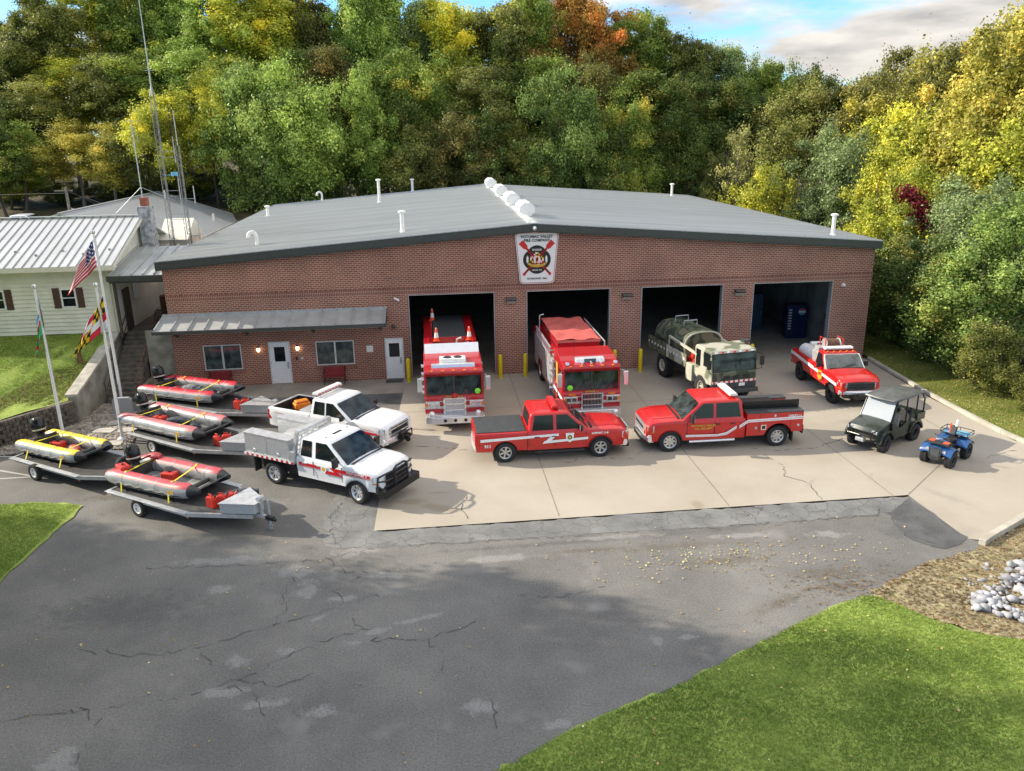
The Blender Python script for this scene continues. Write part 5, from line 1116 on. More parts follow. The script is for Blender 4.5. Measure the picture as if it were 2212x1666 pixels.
for s in (-1, 1):
    y = s*1.016; g = MB()
    face_plate(g, [(1.55, .60), (.3, .57), (-.08, .62), (-.45, .86), (-.45, .97), (-.05, .72), (.3, .66), (1.55, .69)], y); y2 = s*(w+.001)
    face_plate(g, [(-.55, .86), (-.9, 1.08), (-3.08, 1.13), (-3.08, 1.24), (-.88, 1.19), (-.55, .99)], y2); g.build('stripe', 'white_stripe', t)
    g = MB(); face_plate(g, [(1.55, .632), (.3, .602), (-.07, .655), (-.45, .90), (-.45, .912), (-.06, .668), (.3, .614), (1.55, .644)], y, th=.006); face_plate(g, [(-.55, .915), (-.89, 1.125), (-3.08, 1.175), (-3.08, 1.19), (-.88, 1.14), (-.55, .93)], y2, th=.006); g.build('stripe_line', 'decal_red', t)
    side_text(t, 'POTOMAC VALLEY', .115, 'gold', .86, s*1.012, 1.03, s); side_text(t, 'VOL. FIRE DEPT.', .10, 'gold', .86, s*1.014, .91, s); side_text(t, 'UTILITY 11', .11, 'decal_white', -2.75, s*(w+.006), 1.27, s)
    g = MB()
    for xs in (-1.35, -2.6): a, b = sorted((s*w, s*(w+.004))); g.box(xs-.008, xs+.008, a, b, .66 if xs > -2 else .7, 1.4)
    for a0, a1, zz in ((-1.35, -.55, .8),): a, b = sorted((s*w, s*(w+.004)))
    g.build('compartment_seam', 'black_plastic', t)
    for xx, zz in ((-1.2, .84), (-2.9, .88), (-1.95, 1.31)): g = MB(); g.lathe([(.055, 0), (.05, s*.02), (0, s*.03)], (xx, s*w, zz), 'y', 12); g.build('marker_lamp', 'headlight', t)
    g = MB(); face_plate(g, [(-1.62, .95), (-1.42, .95), (-1.42, .75), (-1.62, .75)], s*(w+.002), th=.008); face_plate(g, [(-1.59, .92), (-1.45, .92), (-1.45, .78), (-1.59, .78)], s*(w+.002), th=.012, mi=1); g.build('lock_plate', ['chrome', 'black_plastic'], t)
    g = MB(); g.tube([(1.4, s*.99, .40), (-.4, s*.99, .40)], .05, 8); g.build('side_step', 'chrome', t)
    g = MB(); g.box(-2.75, -2.7, min(s*.75, s*1.0), max(s*.75, s*1.0), .2, .62); g.build('mud_flap', 'black_plastic', t)
# ---- white quad-cab flatbed with grille guard
P = dict(front=2.78, rear=-3.05, w=1.0, hood=1.30, belt=1.30, roof=1.97, paint='white_paint', axles=(1.84, -1.86), cab=(-.72, 1.52, -.6, .66), win=[('B', -.05), (.12, 'F')], seams=(.02, 1.25), handles=(.28, -.35), grille=(.75, 1.12), bz=(.5, .76), R=.42, rim_r=.26, style='split', rim='chrome', ns=8, bigmirror=True, bars=2, bump_m='black_plastic', bar_m='black_plastic', handle='chrome', steer=R(-9), tw=.30, zb=.55)
t = thing('flatbed_pickup', 'white crew cab pickup with diamond plate flatbed boxes and black grille guard', 'pickup truck', (8.9, -12.6, 0), R(-33.8))
c = pickup(t, P)
g = MB(); g.box(-3.1, -.78, -1.08, 1.08, .98, 1.08); g.build('flatbed', 'alu', t, bevel=.01)
g = MB()
for s in (-1, 1):
    a = s*1.086; vs = []
    for k in range(21): vs += [(-3.1+k*.116, a, .99), (-3.1+k*.116, a, 1.07)]
    g = MB(); g.add(vs, [(2*k, 2*k+2, 2*k+3, 2*k+1) for k in range(20)], [k % 2 for k in range(20)]); g.build('reflector_tape', ['white_stripe', 'stripe_red'], t)
for s in (-1, 1):
    g = MB(); a, b = sorted((s*1.05, s*.62)); g.box(-3.05, -.98, a, b, 1.08, 1.80); o = g.build('tool_box', 'tread_plate', t, bevel=.012)
    g = MB(); a, b = sorted((s*1.07, s*.60)); g.box(-3.08, -.96, a, b, 1.80, 1.84); g.box(-2.03, -2.015, min(s*1.05, s*1.056), max(s*1.05, s*1.056), 1.1, 1.78); g.build('lid', 'alu', o, bevel=.006)
    for xx in (-2.6, -1.5): g = MB(); a, b = sorted((s*1.05, s*1.075)); g.lathe([(.06, 0), (.05, s*.02), (0, s*.025)], (xx, s*1.05, 1.22), 'y', 12); g.build('latch', 'chrome', o)
g = MB()
for s in (-1, 1): g.bar((-.86, s*.98, 1.08), (-.72, s*.82, 2.12), .12, .12); g.bar((-.86, s*1.0, 1.05), (-.84, s*1.02, 1.45), .14, .2)
g.bar((-.72, -.85, 2.12), (-.72, .85, 2.12), .16, .1)
for k in range(5): y = -.6+k*.3; g.bar((-.83, y, 1.1), (-.73, y, 2.1), .03)
for k in range(5): g.bar((-.82+.02*k, -.9+.02*k, 1.25+.18*k), (-.82+.02*k, .9-.02*k, 1.25+.18*k), .03)
g.build('headache_rack', 'alu', t)
g = MB()
xf = 2.95
for s in (-1, 1): g.tube([(xf-.02, s*.35, .45), (xf+.05, s*.35, .8), (xf, s*.35, 1.25)], .045, 8); g.tube([(xf, s*.35, 1.22), (xf-.08, s*.75, 1.2), (xf-.25, s*.92, 1.1), (xf-.28, s*.93, .8), (xf-.05, s*.8, .62)], .035, 8); g.tube([(xf, s*.35, .95), (xf-.08, s*.75, .95), (xf-.26, s*.92, .95)], .03, 8)
g.tube([(xf, -.36, 1.25), (xf, -.2, 1.33), (xf, .2, 1.33), (xf, .36, 1.25)], .04, 8)
for z in (.62, .78, .94, 1.1): g.tube([(xf+.03, -.35, z), (xf+.03, .35, z)], .025, 6)
g.box(xf-.22, xf+.08, -.98, .98, .42, .68); g.build('grille_guard', 'black_gloss', t)
g = MB()
for s in (-1, 1):
    y = s*1.006; face_plate(g, [(-.6, 1.02), (.5, 1.02), (.5, 1.12), (-.6, 1.12)], y); face_plate(g, [(.55, .88), (1.30, .88), (1.05, 1.02), (2.45, 1.04), (2.45, 1.14), (.72, 1.14), (.95, 1.0), (.55, 1.0)], y) ; face_plate(g, [(-.6, .985), (.5, .985), (.5, 1.0), (-.6, 1.0)], y); face_plate(g, [(1.05, .985), (2.45, 1.0), (2.45, 1.015), (1.05, 1.0)], y)
g.build('stripe', 'stripe_red', t)
for s in (-1, 1):
    side_text(t, 'UTILITY SUPPORT 11', .095, 'decal_white', 1.9, s*1.013, 1.09, s, bold=.003)
    g = MB(); face_plate(g, [(.36, 1.14), (.62, 1.14), (.60, .96), (.49, .88), (.38, .96)], s*1.009, th=.009); face_plate(g, [(.49+.075*math.cos(k*.52), 1.03+.075*math.sin(k*.52)) for k in range(12)], s*1.009, th=.012, mi=1); g.build('door_badge', ['decal_white', 'gold'], t)
    g = MB(); g.box(-2.75, -2.7, min(s*.7, s*1.0), max(s*.7, s*1.0), .35, .98); g.build('mud_flap', 'black_plastic', t)
g = MB(); g.box(.3, .37, -.22, .22, 2.005, 2.03); g.build('roof_lamp', 'black_plastic', t)
for y in (-.55, .55): g = MB(); g.box(.3, .36, y-.05, y+.05, 1.99, 2.01); g.build('clearance_lamp', 'black_plastic', t)
# ---- white extended cab pickup with open bed
P = dict(front=2.85, rear=-2.95, w=.99, hood=1.26, belt=1.24, roof=1.86, paint='white_paint', axles=(1.9, -1.72), cab=(-.75, 1.36, -.66, .45), win=[('B', -.02), (.06, 'F')], seams=(.0, 1.1), handles=(.2,), grille=(.68, 1.10), bz=(.42, .68), R=.39, rim_r=.22, style='spoke', rim='chrome', ns=8, bars=2, bump_m='chrome', bar_m='chrome', grille_m='black_plastic', ws='windscreen', handle='black_plastic')
t = thing('open_bed_pickup', 'white extended cab pickup with red and white roof light bar and black open bed', 'pickup truck', (8.75, -8.1, 0), R(-32.5))
c = pickup(t, P); bed(t, P, -2.93, -.79, 1.24, [-1.72], 'white_paint')
g = MB(); g.box(-2.86, -.86, -.84, .84, .805, .83); g.build('bed_liner', 'black_plastic', t)
g = MB()
for s in (-1, 1): a, b = sorted((s*.855, s*.80)); g.box(-2.86, -.86, a, b, .83, 1.22)
g.box(-2.875, -2.84, -.8, .8, .83, 1.2); g.box(-.885, -.85, -.8, .8, .83, 1.2)
g.build('bed_wall', 'black_plastic', t)
bumper(t, -3.06, .92, .48, .66, 'chrome', back=True, sweep=.06)
g = MB(); g.box(-1.35, -.88, -.86, .4, 1.14, 1.32); g.build('cross_box', 'alu', t, bevel=.02)
lightbar(t, -.55, 2.0, .78, 'vent_white', d=.26, lens='tail_red')
g = MB(); g.box(xf-.05+.05, xf+.22, -.28, .28, .52, .66); g.tube([(xf+.1, -.2, .72), (xf+.1, .2, .72)], .09, 10); g.tube([(xf+.05, -.3, .55), (xf+.3, -.3, .58), (xf+.3, -.3, .84)], .03, 6); g.tube([(xf+.05, .3, .55), (xf+.3, .3, .58), (xf+.3, .3, .84), (xf+.3, -.3, .84)], .03, 6); g.lathe([(.12, -.02), (.12, .02)], (xf+.3, 0, .5), 'y', 10); g.build('winch', 'black_gloss', t)
g = MB()
for s in (-1, 1):
    y = s*.997
    face_plate(g, [(-2.6, 1.08), (2.4, 1.0), (2.4, 1.012), (-2.6, 1.095)], y); face_plate(g, [(-2.2, .99), (-1.9, 1.05), (-1.5, 1.04), (-1.3, .99)], y); face_plate(g, [(-.3, .98), (.2, .86), (1.1, .86), (.85, .93), (.3, .94), (-.1, 1.02)], y); face_plate(g, [(1.2, .97), (2.5, .92), (2.62, .84), (1.5, .86)], y)
g.build('stripe', 'stripe_red', t)
for s in (-1, 1): g = MB(); g.tube([(-.84, s*.45, 1.35), (-.72, s*.45, 1.9)], .02, 6); g.tube([(-.84, s*.15, 1.35), (-.76, s*.15, 1.8)], .02, 6); g.build('window_guard', 'black_plastic', t)
small('hard_case', 'orange plastic equipment case in the black pickup bed', 'case', lambda g: (g.box(-.33, .33, -.22, .22, 0, .3), g.box(-.28, .28, -.17, .17, .3, .4)), 'orange_plastic', (7.0, -6.55, .83)); bpy.data.objects['hard_case'].rotation_euler.z = .5; _b = bpy.data.objects['hard_case'].modifiers.new('b', 'BEVEL'); _b.width = .05; _b.segments = 2
small('rope_coil', 'orange hose coil on the near side of the black pickup bed', 'hose', lambda g: [g.tube([((.3-.02*k)*math.cos(a*.5), (.17-.01*k)*math.sin(a*.5), .03+.03*k) for a in range(13)], .02, 6) for k in range(3)], 'orange_plastic', (7.1, -7.55, .83))
# ---- red brush truck
P = dict(front=2.55, rear=-2.95, w=.98, hood=1.36, belt=1.34, roof=1.95, paint='red_paint', axles=(1.72, -1.85), cab=(-.28, 1.0, -.2, .38), win=[(-.12, 'F')], seams=(.92, -.2), handles=(-.05,), grille=(.84, 1.18), bz=(.6, .80), R=.42, rim_r=.21, style='mud', rim='black_plastic', ns=6, bars=3, bump_m='chrome', grille_m='black_plastic', bar_m='vinyl_dark', zb=.62, az=.44, ra=.5, ws='glass_light', steer=R(6), handle='black_plastic')
t = thing('brush_truck', 'red single cab brush truck with hose reel and tank in the bed', 'brush truck', (31.35, -5.05, 0), R(-93))
c = pickup(t, P); bed(t, P, -2.93, -.33, 1.32, [-1.85], 'red_paint', floor=.95)
c.pane('screen_trim', 'F', [(-.97, 1.34), (.97, 1.34), (1.0, 1.9), (-1.0, 1.9)], 'chrome', t, off=.008)
bumper(t, -3.05, .9, .6, .78, 'black_plastic', back=True, sweep=.04)
g = MB(); g.tube([(-2.7, -.35, 1.28), (-1.0, -.35, 1.28)], .34, 16); g.build('water_tank', 'vent_white', t, smooth=40)
g = MB(); g.box(-1.0, -.4, -.75, .75, 1.0, 1.75); g.box(-.95, -.45, -.7, -.4, 1.75, 2.0); g.box(-.95, -.45, .45, .7, 1.75, 2.0); g.build('pump_box', 'alu', t, bevel=.02)
g = MB(); g.lathe([(.30, -.34), (.30, -.31), (.2, -.3), (.2, .3), (.30, .31), (.30, .34)], (-.7, 0, 2.08), 'y', 20); g.build('hose_reel', 'chrome', t, smooth=35)
g = MB(); g.lathe([(.24, -.28), (.26, -.2), (.26, .2), (.24, .28)], (-.7, 0, 2.08), 'y', 20); g.build('hose', 'rust', t)
g = MB()
for s in (-1, 1): g.tube([(-1.0, s*.42, 1.75), (-1.0, s*.42, 2.38), (-.4, s*.42, 2.38), (-.4, s*.42, 1.75)], .03, 6)
g.build('reel_frame', 'can_red', t)
g = MB(); g.box(-2.75, -2.3, -.05, .45, 1.0, 1.5); g.tube([(-2.5, .2, 1.5), (-2.5, .2, 1.68)], .18, 12); g.build('pump_engine', 'black_plastic', t); g = MB(); g.tube([(-2.5, -.2, 1.62), (-2.5, .55, 1.62)], .13, 12); g.build('fuel_tank', 'vent_white', t)
lightbar(t, .02, 2.04, .66, 'vent_white', d=.3, lens='lens_grey')
for k in range(5): g = MB(); y = -.6+k*.3; g.box(.28, .36, y-.04, y+.04, 1.96, 2.02); g.build('clearance_lamp', 'amber', t)
g = MB(); g.box(2.72, 2.9, -.4, .4, .5, .72); g.tube([(2.85, -.25, .68), (2.85, .25, .68)], .09, 10); g.build('winch', 'black_gloss', t)
for s in (-1, 1):
    y = s*.987; g = MB(); face_plate(g, [(-2.9, 1.10), (-.4, 1.02), (.9, 1.0), (2.3, .95), (2.3, 1.08), (.9, 1.12), (-2.9, 1.26)], y); g.build('stripe', 'white_stripe', t)
    g = MB(); face_plate(g, [(.35, 1.16), (.75, 1.2), (.8, .85), (.55, .72), (.32, .85)], y, th=.01); g.build('door_badge', 'gold', t); g = MB(); face_plate(g, [(.42, 1.08), (.7, 1.1), (.71, .98), (.42, .96)], y, th=.012); g.build('badge_text', 'decal_red', t)
# ---- fire engines (forward +X, placed facing the camera)
def engine(root, kind):
    Lb = 2.45/2; red = 'engine_red'
    # cab shell
    g = MB(); prof = [(0, .55), (.0, 1.35), (-.06, 1.42), (-.14, 2.33), (-.10, 2.45), (-.16, 2.62), (-.55, 2.70), (-1.0, 2.92), (-2.3, 2.98), (-2.3, .55), (-1.45, .55)]+[(-.98+.50*math.cos(R(a)), .50+.50*math.sin(R(a))) for a in (165, 140, 115, 90, 65, 40, 15)]
    prof = [(0, .55), (0, 1.35), (-.06, 1.42), (-.14, 2.33), (-.02, 2.38), (-.03, 2.48), (-.16, 2.56), (-.7, 2.61), (-1.05, 2.72), (-2.35, 2.78), (-2.35, .6), (-1.55, .6)]+[(-1.0+.55*math.cos(R(a)), .52+.55*math.sin(R(a))) for a in (160, 135, 110, 85, 60, 35, 10)]
    g.prism(prof, -Lb, Lb); g.build('cab', red, root, bevel=.05)
    # windscreen halves
    for s in (-1, 1):
        a, b = sorted((s*.03, s*(Lb-.09))); g = MB()
        q = [(-.045, 1.50), (-.115, 2.28)]
        g.add([(q[0][0], a, q[0][1]), (q[0][0], b, q[0][1]), (q[1][0], b, q[1][1]), (q[1][0], a, q[1][1]), (q[0][0]-.03, a, q[0][1]), (q[0][0]-.03, b, q[0][1]), (q[1][0]-.03, b, q[1][1]), (q[1][0]-.03, a, q[1][1])], [(0, 1, 2, 3), (7, 6, 5, 4), (0, 4, 5, 1), (1, 5, 6, 2), (2, 6, 7, 3), (3, 7, 4, 0)]); g.build('windscreen', 'windscreen', root)
        g = MB(); y = s*(Lb+.001); y1 = s*(Lb+.012); a, b = sorted((y, y1)); g.box(-.95, -.25, a, b, 1.55, 2.25); g.build('side_window', 'glass', root, bevel=.004); g = MB(); g.box(-2.15, -1.5, a, b, 1.5, 2.25); g.build('side_window', 'glass', root)
        g = MB(); g.box(-1.2, -1.18, a, b, .7, 2.4); g.box(-.2, -.18, a, b, .7, 2.4); g.build('door_seam', 'black_plastic', root)
        g = MB(); g.bar((-.25, s*Lb, 2.3), (.12, s*(Lb+.18), 2.28), .03); g.bar((-.25, s*Lb, 1.7), (.12, s*(Lb+.18), 1.75), .03); a, b = sorted((s*(Lb+.08), s*(Lb+.27))); g.box(.08, .2, a, b, 1.72, 2.3); g.build('mirror', 'chrome', root, bevel=.03)
        g = MB(); a, b = sorted((s*.62, s*(Lb-.03))); g.box(0, .05, a, b, .98, 1.22); o = g.build('headlight_housing', 'chrome', root, bevel=.015); g = MB(); a, b = sorted((s*.66, s*(Lb-.13))); 
        for k in (0, 1): c_ = a+.1+(b-a-.2)*k; g.box(.05, .06, c_-.09, c_+.09, 1.02, 1.18)
        g.build('headlight', 'headlight' if kind == 1 else 'glass_light', o); 
        g = MB(); a, b = sorted((s*(Lb-.12), s*(Lb-.04))); g.box(.05, .065, a, b, 1.02, 1.18); g.build('turn_signal', 'amber', o)
        g = MB(); a, b = sorted((s*.70, s*.98)); g.box(0, .03, a, b, 1.27, 1.36); g.build('warning_lamp', 'tail_red' if kind == 1 else 'amber', root)
    g = MB(); g.bar((-.035, 0, 1.48), (-.105, 0, 2.3), .035, .05); g.build('pillar', 'steel_brown', root)
    g = MB()
    for s in (-1, 1):
        for k in range(2): g.bar((-.03, s*(.25+.35*k), 1.47), (-.075, s*(.25+.35*k)+.3, 1.85), .016)
    g.build('wiper', 'black_plastic', root)
    gw = .44; g = MB(); g.box(0, .07, -gw, gw, .62, 1.38); o = g.build('grille', 'black_gloss' if kind == 2 else 'galv', root, bevel=.02); g = MB()
    for z in (.62, .86, 1.12, 1.36): g.box(.06, .095, -gw-.02, gw+.02, z-.02, z+.02)
    for s in (-1, 1): g.box(.06, .095, s*gw-.03, s*gw+.03, .62, 1.37)
    for k in range(14): g.box(.068, .08, -gw+.03+k*.062, -gw+.04+k*.062, .64, 1.34)
    g.build('grille_bar', 'chrome', o)
    g = MB(); g.box(-.002, .022, -Lb, Lb, .92, 1.02) ; g.box(-.002, .02, -Lb, -gw, 1.21, 1.25); g.box(-.002, .02, gw, Lb, 1.21, 1.25); g.build('chrome_band', 'alu', root)
    # bumper
    ext = .52 if kind == 1 else .32
    g = MB(); g.prism([(0, -Lb), (ext-.1, -Lb), (ext, -Lb+.25), (ext, Lb-.25), (ext-.1, Lb), (0, Lb)], .40, .70, 'xy'); g.build('bumper', 'chrome', root, bevel=.03)
    g = MB(); g.box(.0, ext-.04, -Lb+.05, Lb-.05, .70, .72); g.build('bumper_deck', 'tread_plate', root)
    if kind == 1:
        g = MB(); g.lathe([(.13, 0), (.12, .1), (.04, .16)], (ext-.15, -.95, .80), 'x', 14); g.build('siren', 'chrome', root, smooth=40); g = MB(); g.lathe([(.13, 0), (.12, .1), (.04, .16)], (ext-.15, .95, .80), 'x', 14); g.build('siren', 'chrome', root, smooth=40)
        g = MB(); g.lathe([(0, .02), (.1, .03), (.11, .08), (.05, .2)], (.05, 0, 1.5), 'x', 12); g.tube([(.06, -.1, 1.38), (.06, .1, 1.38)], .04, 8); g.build('bell', 'can_red', root)
        for y in (-.42, .0, .42): g = MB(); g.lathe([(.07, 0), (.07, .015)], (ext, y, .55), 'x', 12); g.build('bumper_fitting', 'black_plastic', root)
        for k in range(6): pass
    else:
        g = MB(); g.lathe([(.14, 0), (.12, .05), (.05, .1)], (ext, .95, .57), 'x', 14); g.build('siren', 'chrome', root, smooth=40)
    text('lettering', 'ENGINE 11-2' if kind == 1 else 'ENGINE 11', .12, 'gold', root, (.012, 0, 1.43), (R(90), 0, R(90)), bold=.003)
    # roof gear
    if kind == 1:
        g = MB(); g.box(-1.25, -.75, -.55, .55, 2.86, 3.06); o = g.build('roof_unit', 'vent_white', root, bevel=.03); g = MB(); g.box(-.75, -.55, -.62, .62, 2.72, 2.90); g.build('roof_unit_base', 'vent_white', o, bevel=.03)
        for y in (-.22, .22):
            g = MB(); g.lathe([(.18, 3.062), (.18, 3.075), (.14, 3.076)], (-1.0, y, 0), 'z', 16); g.build('fan', 'black_plastic', o)
        g = MB(); g.prism([(-.34, 2.66), (-.62, 2.66), (-.6, 2.84), (-.4, 2.84)], -.9, .9); g.build('light_bar', 'chrome', root, bevel=.02)
        g = MB(); g.add([(-1.95, -Lb+.05, 3.01), (-1.95, Lb-.05, 3.01), (-2.32, Lb-.05, 3.42), (-2.32, -Lb+.05, 3.42), (-2.36, -Lb+.05, 3.0), (-2.36, Lb-.05, 3.0)], [(0, 1, 2, 3), (3, 2, 5, 4), (0, 3, 4), (1, 5, 2), (0, 4, 5, 1)]); g.build('wind_deflector', 'white_paint', root)
    else:
        g = MB(); g.prism([(-.42, 2.68), (-.74, 2.72), (-.72, 2.9), (-.48, 2.86)], -.62, .62); g.build('light_bar', 'chrome', root, bevel=.03)
        g = MB(); g.prism([(-.40, 2.72), (-.44, 2.86), (-.47, 2.86), (-.43, 2.72)], -.25, .25); g.build('light_bar_lens', 'glass_light', root)
        for s in (-1, 1): g = MB(); g.tube([(-.3, s*1.02, 2.72), (-.12, s*1.02, 2.76)], .07, 10); g.build('spot_lamp', 'chrome', root, smooth=40)
        for k in range(3): g = MB(); g.tube([(-.5, -.4+.4*k, 2.74), (-.15, -.4+.4*k, 2.72)], [.02, .045], 8); g.build('air_horn', 'chrome', root)
        g = MB(); g.tube([(-.9, -.6, 2.85), (-.9, -.6, 3.7)], .008, 4); g.build('antenna', 'black_plastic', root)
    for k in range(5): g = MB(); y = -.9+.45*k; g.box(-.10, -.01, y-.05, y+.05, 2.56, 2.61); g.build('clearance_lamp', 'amber', root)
    g = MB(); g.box(-.2, -.12, Lb-.4, Lb-.12, 1.5, 1.66); g.lathe([(.15, -.02), (.12, .08), (0, .12)], (-.12, -Lb+.3 if kind == 2 else Lb-.25, 1.6), 'x', 10); g.build('hi_vis_vest', 'hivis', root)
    # body behind the cab
    rear = -9.6 if kind == 1 else -8.6; g = MB()
    pts = [(-2.95, .55), (-2.95, 2.3), (rear, 2.3), (rear, .55), (-7.15, .55)]+[(-6.5+.6*math.cos(R(a)), .52+.6*math.sin(R(a))) for a in (170, 140, 110, 90, 70, 40, 10)][::1]+[(-5.85, .55)]
    g.prism(pts, -Lb, Lb); g.build('body', red, root, bevel=.02)
    g = MB(); g.box(-2.95, -2.36, -Lb+.02, Lb-.02, .55, 2.35); g.build('pump_panel', 'alu', root)
    for s in (-1, 1):
        for k in range(5): g = MB(); g.lathe([(.08, 0), (.06, s*.12), (.09, s*.13), (.09, s*.15)], (-2.65+(k % 2)*.2-.1, s*(Lb-.02), .8+.3*k), 'y', 10); g.build('pump_port', 'chrome', root)
        for k in range(4): x = -3.1-k*1.25; g = MB(); a, b = sorted((s*(Lb+.001), s*(Lb+.012))); g.box(x-1.1, x, a, b, 1.25 if k in (2,) else .7, 2.2); g.build('locker_door', 'alu', root, bevel=.004)
    if kind == 1:
        g = MB(); g.box(-9.6, -3.0, -Lb+.02, -.8, 2.3, 2.98); g.box(-9.6, -3.0, .8, Lb-.02, 2.3, 2.98); g.build('hose_bed_side', red, root, bevel=.02)
        g = MB(); g.box(-9.5, -4.3, -.78, .78, 2.35, 3.02); g.build('hose_bed_cover', 'vinyl_dark', root, bevel=.04)
        g = MB(); g.box(-2.98, -2.92, -1.0, 1.0, 2.3, 3.1); g.box(-4.2, -4.15, -1.0, 1.0, 2.3, 3.2); g.bar((-3.0, -1.0, 3.08), (-4.2, -1.0, 3.2), .05); g.bar((-3.0, 1.0, 3.08), (-4.2, 1.0, 3.2), .05); g.build('crosslay_frame', red, root)
        g = MB()
        for k in range(5): g.tube([(-3.05-.2*k, -.85, 2.75+.03*k), (-3.1-.2*k, -.3, 2.86), (-3.05-.2*k, .3, 2.8), (-3.1-.2*k, .8, 2.84)], .07, 8)
        g.build('fire_hose', 'hose_cloth', root, smooth=50); g = MB(); g.tube([(-3.8, .2, 2.8), (-3.8, .3, 3.2), (-3.7, .5, 3.3)], .05, 8); g.tube([(-3.6, .75, 2.8), (-3.6, .75, 3.1)], .1, 10); g.build('deck_gun', 'chrome', root)
    else:
        g = MB(); g.box(-7.3, -2.9, -.95, .95, 2.3, 3.02); g.build('hose_bed', red, root, bevel=.02)
        g = MB(); nx_, ny_ = 22, 12; vs = [(-7.4+i*(4.55/nx_), -1.0+j*(2.0/ny_), 3.07+.05*math.sin(i*.9+j*.3)*math.sin(j*.5)+.02*math.sin(j*1.3+i*.4)) for i in range(nx_+1) for j in range(ny_+1)]
        g.add(vs, [(i*(ny_+1)+j, (i+1)*(ny_+1)+j, (i+1)*(ny_+1)+j+1, i*(ny_+1)+j+1) for i in range(nx_) for j in range(ny_)])
        g.add([(-2.84, -1.0, 3.07), (-2.84, 1.0, 3.07), (-2.84, 1.0, 2.95), (-2.84, -1.0, 2.95)], [(0, 1, 2, 3)]); g.build('hose_bed_tarp', 'tarp_red', root, smooth=60)
        g = MB()
        for z in (2.35, 2.75): g.bar((-2.5, -Lb-.12, z), (-6.6, -Lb-.12, z), .05, .06)
        for k in range(14): g.bar((-2.7-.29*k, -Lb-.12, 2.35), (-2.7-.29*k, -Lb-.12, 2.75), .035)
        for x in (-2.9, -5.9): g.bar((x, -Lb-.12, 2.5), (x, -Lb+.1, 2.5), .05)
        g.build('ladder', 'alu', root)
        g = MB(); g.tube([(-2.6, Lb-.1, 2.9), (-7.0, Lb-.1, 2.95)], .035, 8); g.tube([(-2.6, Lb-.1, 2.9), (-2.6, Lb-.1, 2.4)], .03, 8); g.tube([(-7.0, -Lb+.1, 2.4), (-7.0, -Lb+.1, 3.2), (-7.0, -Lb+.3, 3.25)], .03, 8); g.build('grab_rail', 'chrome', root)
        g = MB(); g.box(-2.9, -2.45, -Lb-.04, -Lb+.02, 1.0, 2.2); g.build('pump_gauge_panel', 'alu_dull', root)
    underbody(root, rear+.1, -.2, z0=.35, z1=.9, w=.9)
    dz = {'roof_unit': .22, 'light_bar': .13, 'light_bar_lens': .13, 'wind_deflector': .30, 'spot_lamp': .12, 'air_horn': .1, 'antenna': .2, 'clearance_lamp': .06, 'hose_bed_side': .25, 'hose_bed_cover': .25, 'crosslay_frame': .28, 'fire_hose': .3, 'deck_gun': .3, 'hose_bed': .20, 'hose_bed_tarp': .12}
    for ch in root.children:
        k_ = ch.name.split('.')[0]
        if k_ in dz: ch.location.z -= dz[k_]
    for a in (-1.0, -6.5):
        for s in (-1, 1): wheel(root, a, s*(Lb-.17), .52, .3, .29, 'disc', 'rim_silver', ns_ if False else 0, nspoke=8)
        g = MB(); g.tube([(a, -.9, .52), (a, .9, .52)], .09, 8); g.build('axle', 'black_plastic', root)
    if kind == 2:
        for s in (-1, 1): g = MB(); y = s*(Lb+.003); face_plate(g, [(-.1, .98), (-2.3, .98), (-2.3, 1.12), (-.1, 1.12)], y); g.build('stripe', 'white_stripe', root); g = MB(); face_plate(g, [(-.95, 2.2), (-.5, 2.2), (-.3, 1.6), (-.95, 1.4)] if 0 else [(-1.7, 2.35), (-1.25, 2.35), (-1.25, 1.4), (-1.6, 1.4)], y, th=.014); g.build('gold_leaf', 'gold', root)
    else:
        for s in (-1, 1): g = MB(); y = s*(Lb+.003); face_plate(g, [(-.1, .98), (-2.3, .98), (-2.3, 1.12), (-.1, 1.12)], y); g.build('stripe', 'white_stripe', root)
t = thing('fire_engine', 'red fire engine with white roof panel and traffic cones, nosing out of the first bay', 'fire engine', (13.42, -7.65, 0), R(-90)); engine(t, 1)
t = thing('fire_engine', 'red fire engine with a pink tarpaulin over its hose bed, in the second bay', 'fire engine', (19.18, -7.85, 0), R(-89)); engine(t, 2)
def cone(x, y, z, lab):
    t = thing('traffic_cone', lab, 'traffic cone', (x, y, z), 0, 'traffic cones on the first engine'); g = MB(); g.lathe([(.12, .02), (.1, .15), (.07, .38), (.04, .58), (.03, .6), (0, .6)], n=14, mi=[0, 1, 0, 1, 0, 0]); g.build('cone', ['cone_orange', 'decal_white'], t, smooth=40)
    g = MB(); g.box(-.17, .17, -.17, .17, 0, .025); g.build('base', 'cone_orange', t)
cone(12.8, -3.55, 2.80, 'orange and white cone at the left front of the engine hose bed'); cone(14.3, -3.55, 2.80, 'orange and white cone at the right front of the engine hose bed'); cone(12.65, 1.0, 2.74, 'orange cone standing farther back in the shade of the first bay')
for x_ in (12.8, 14.3): pass
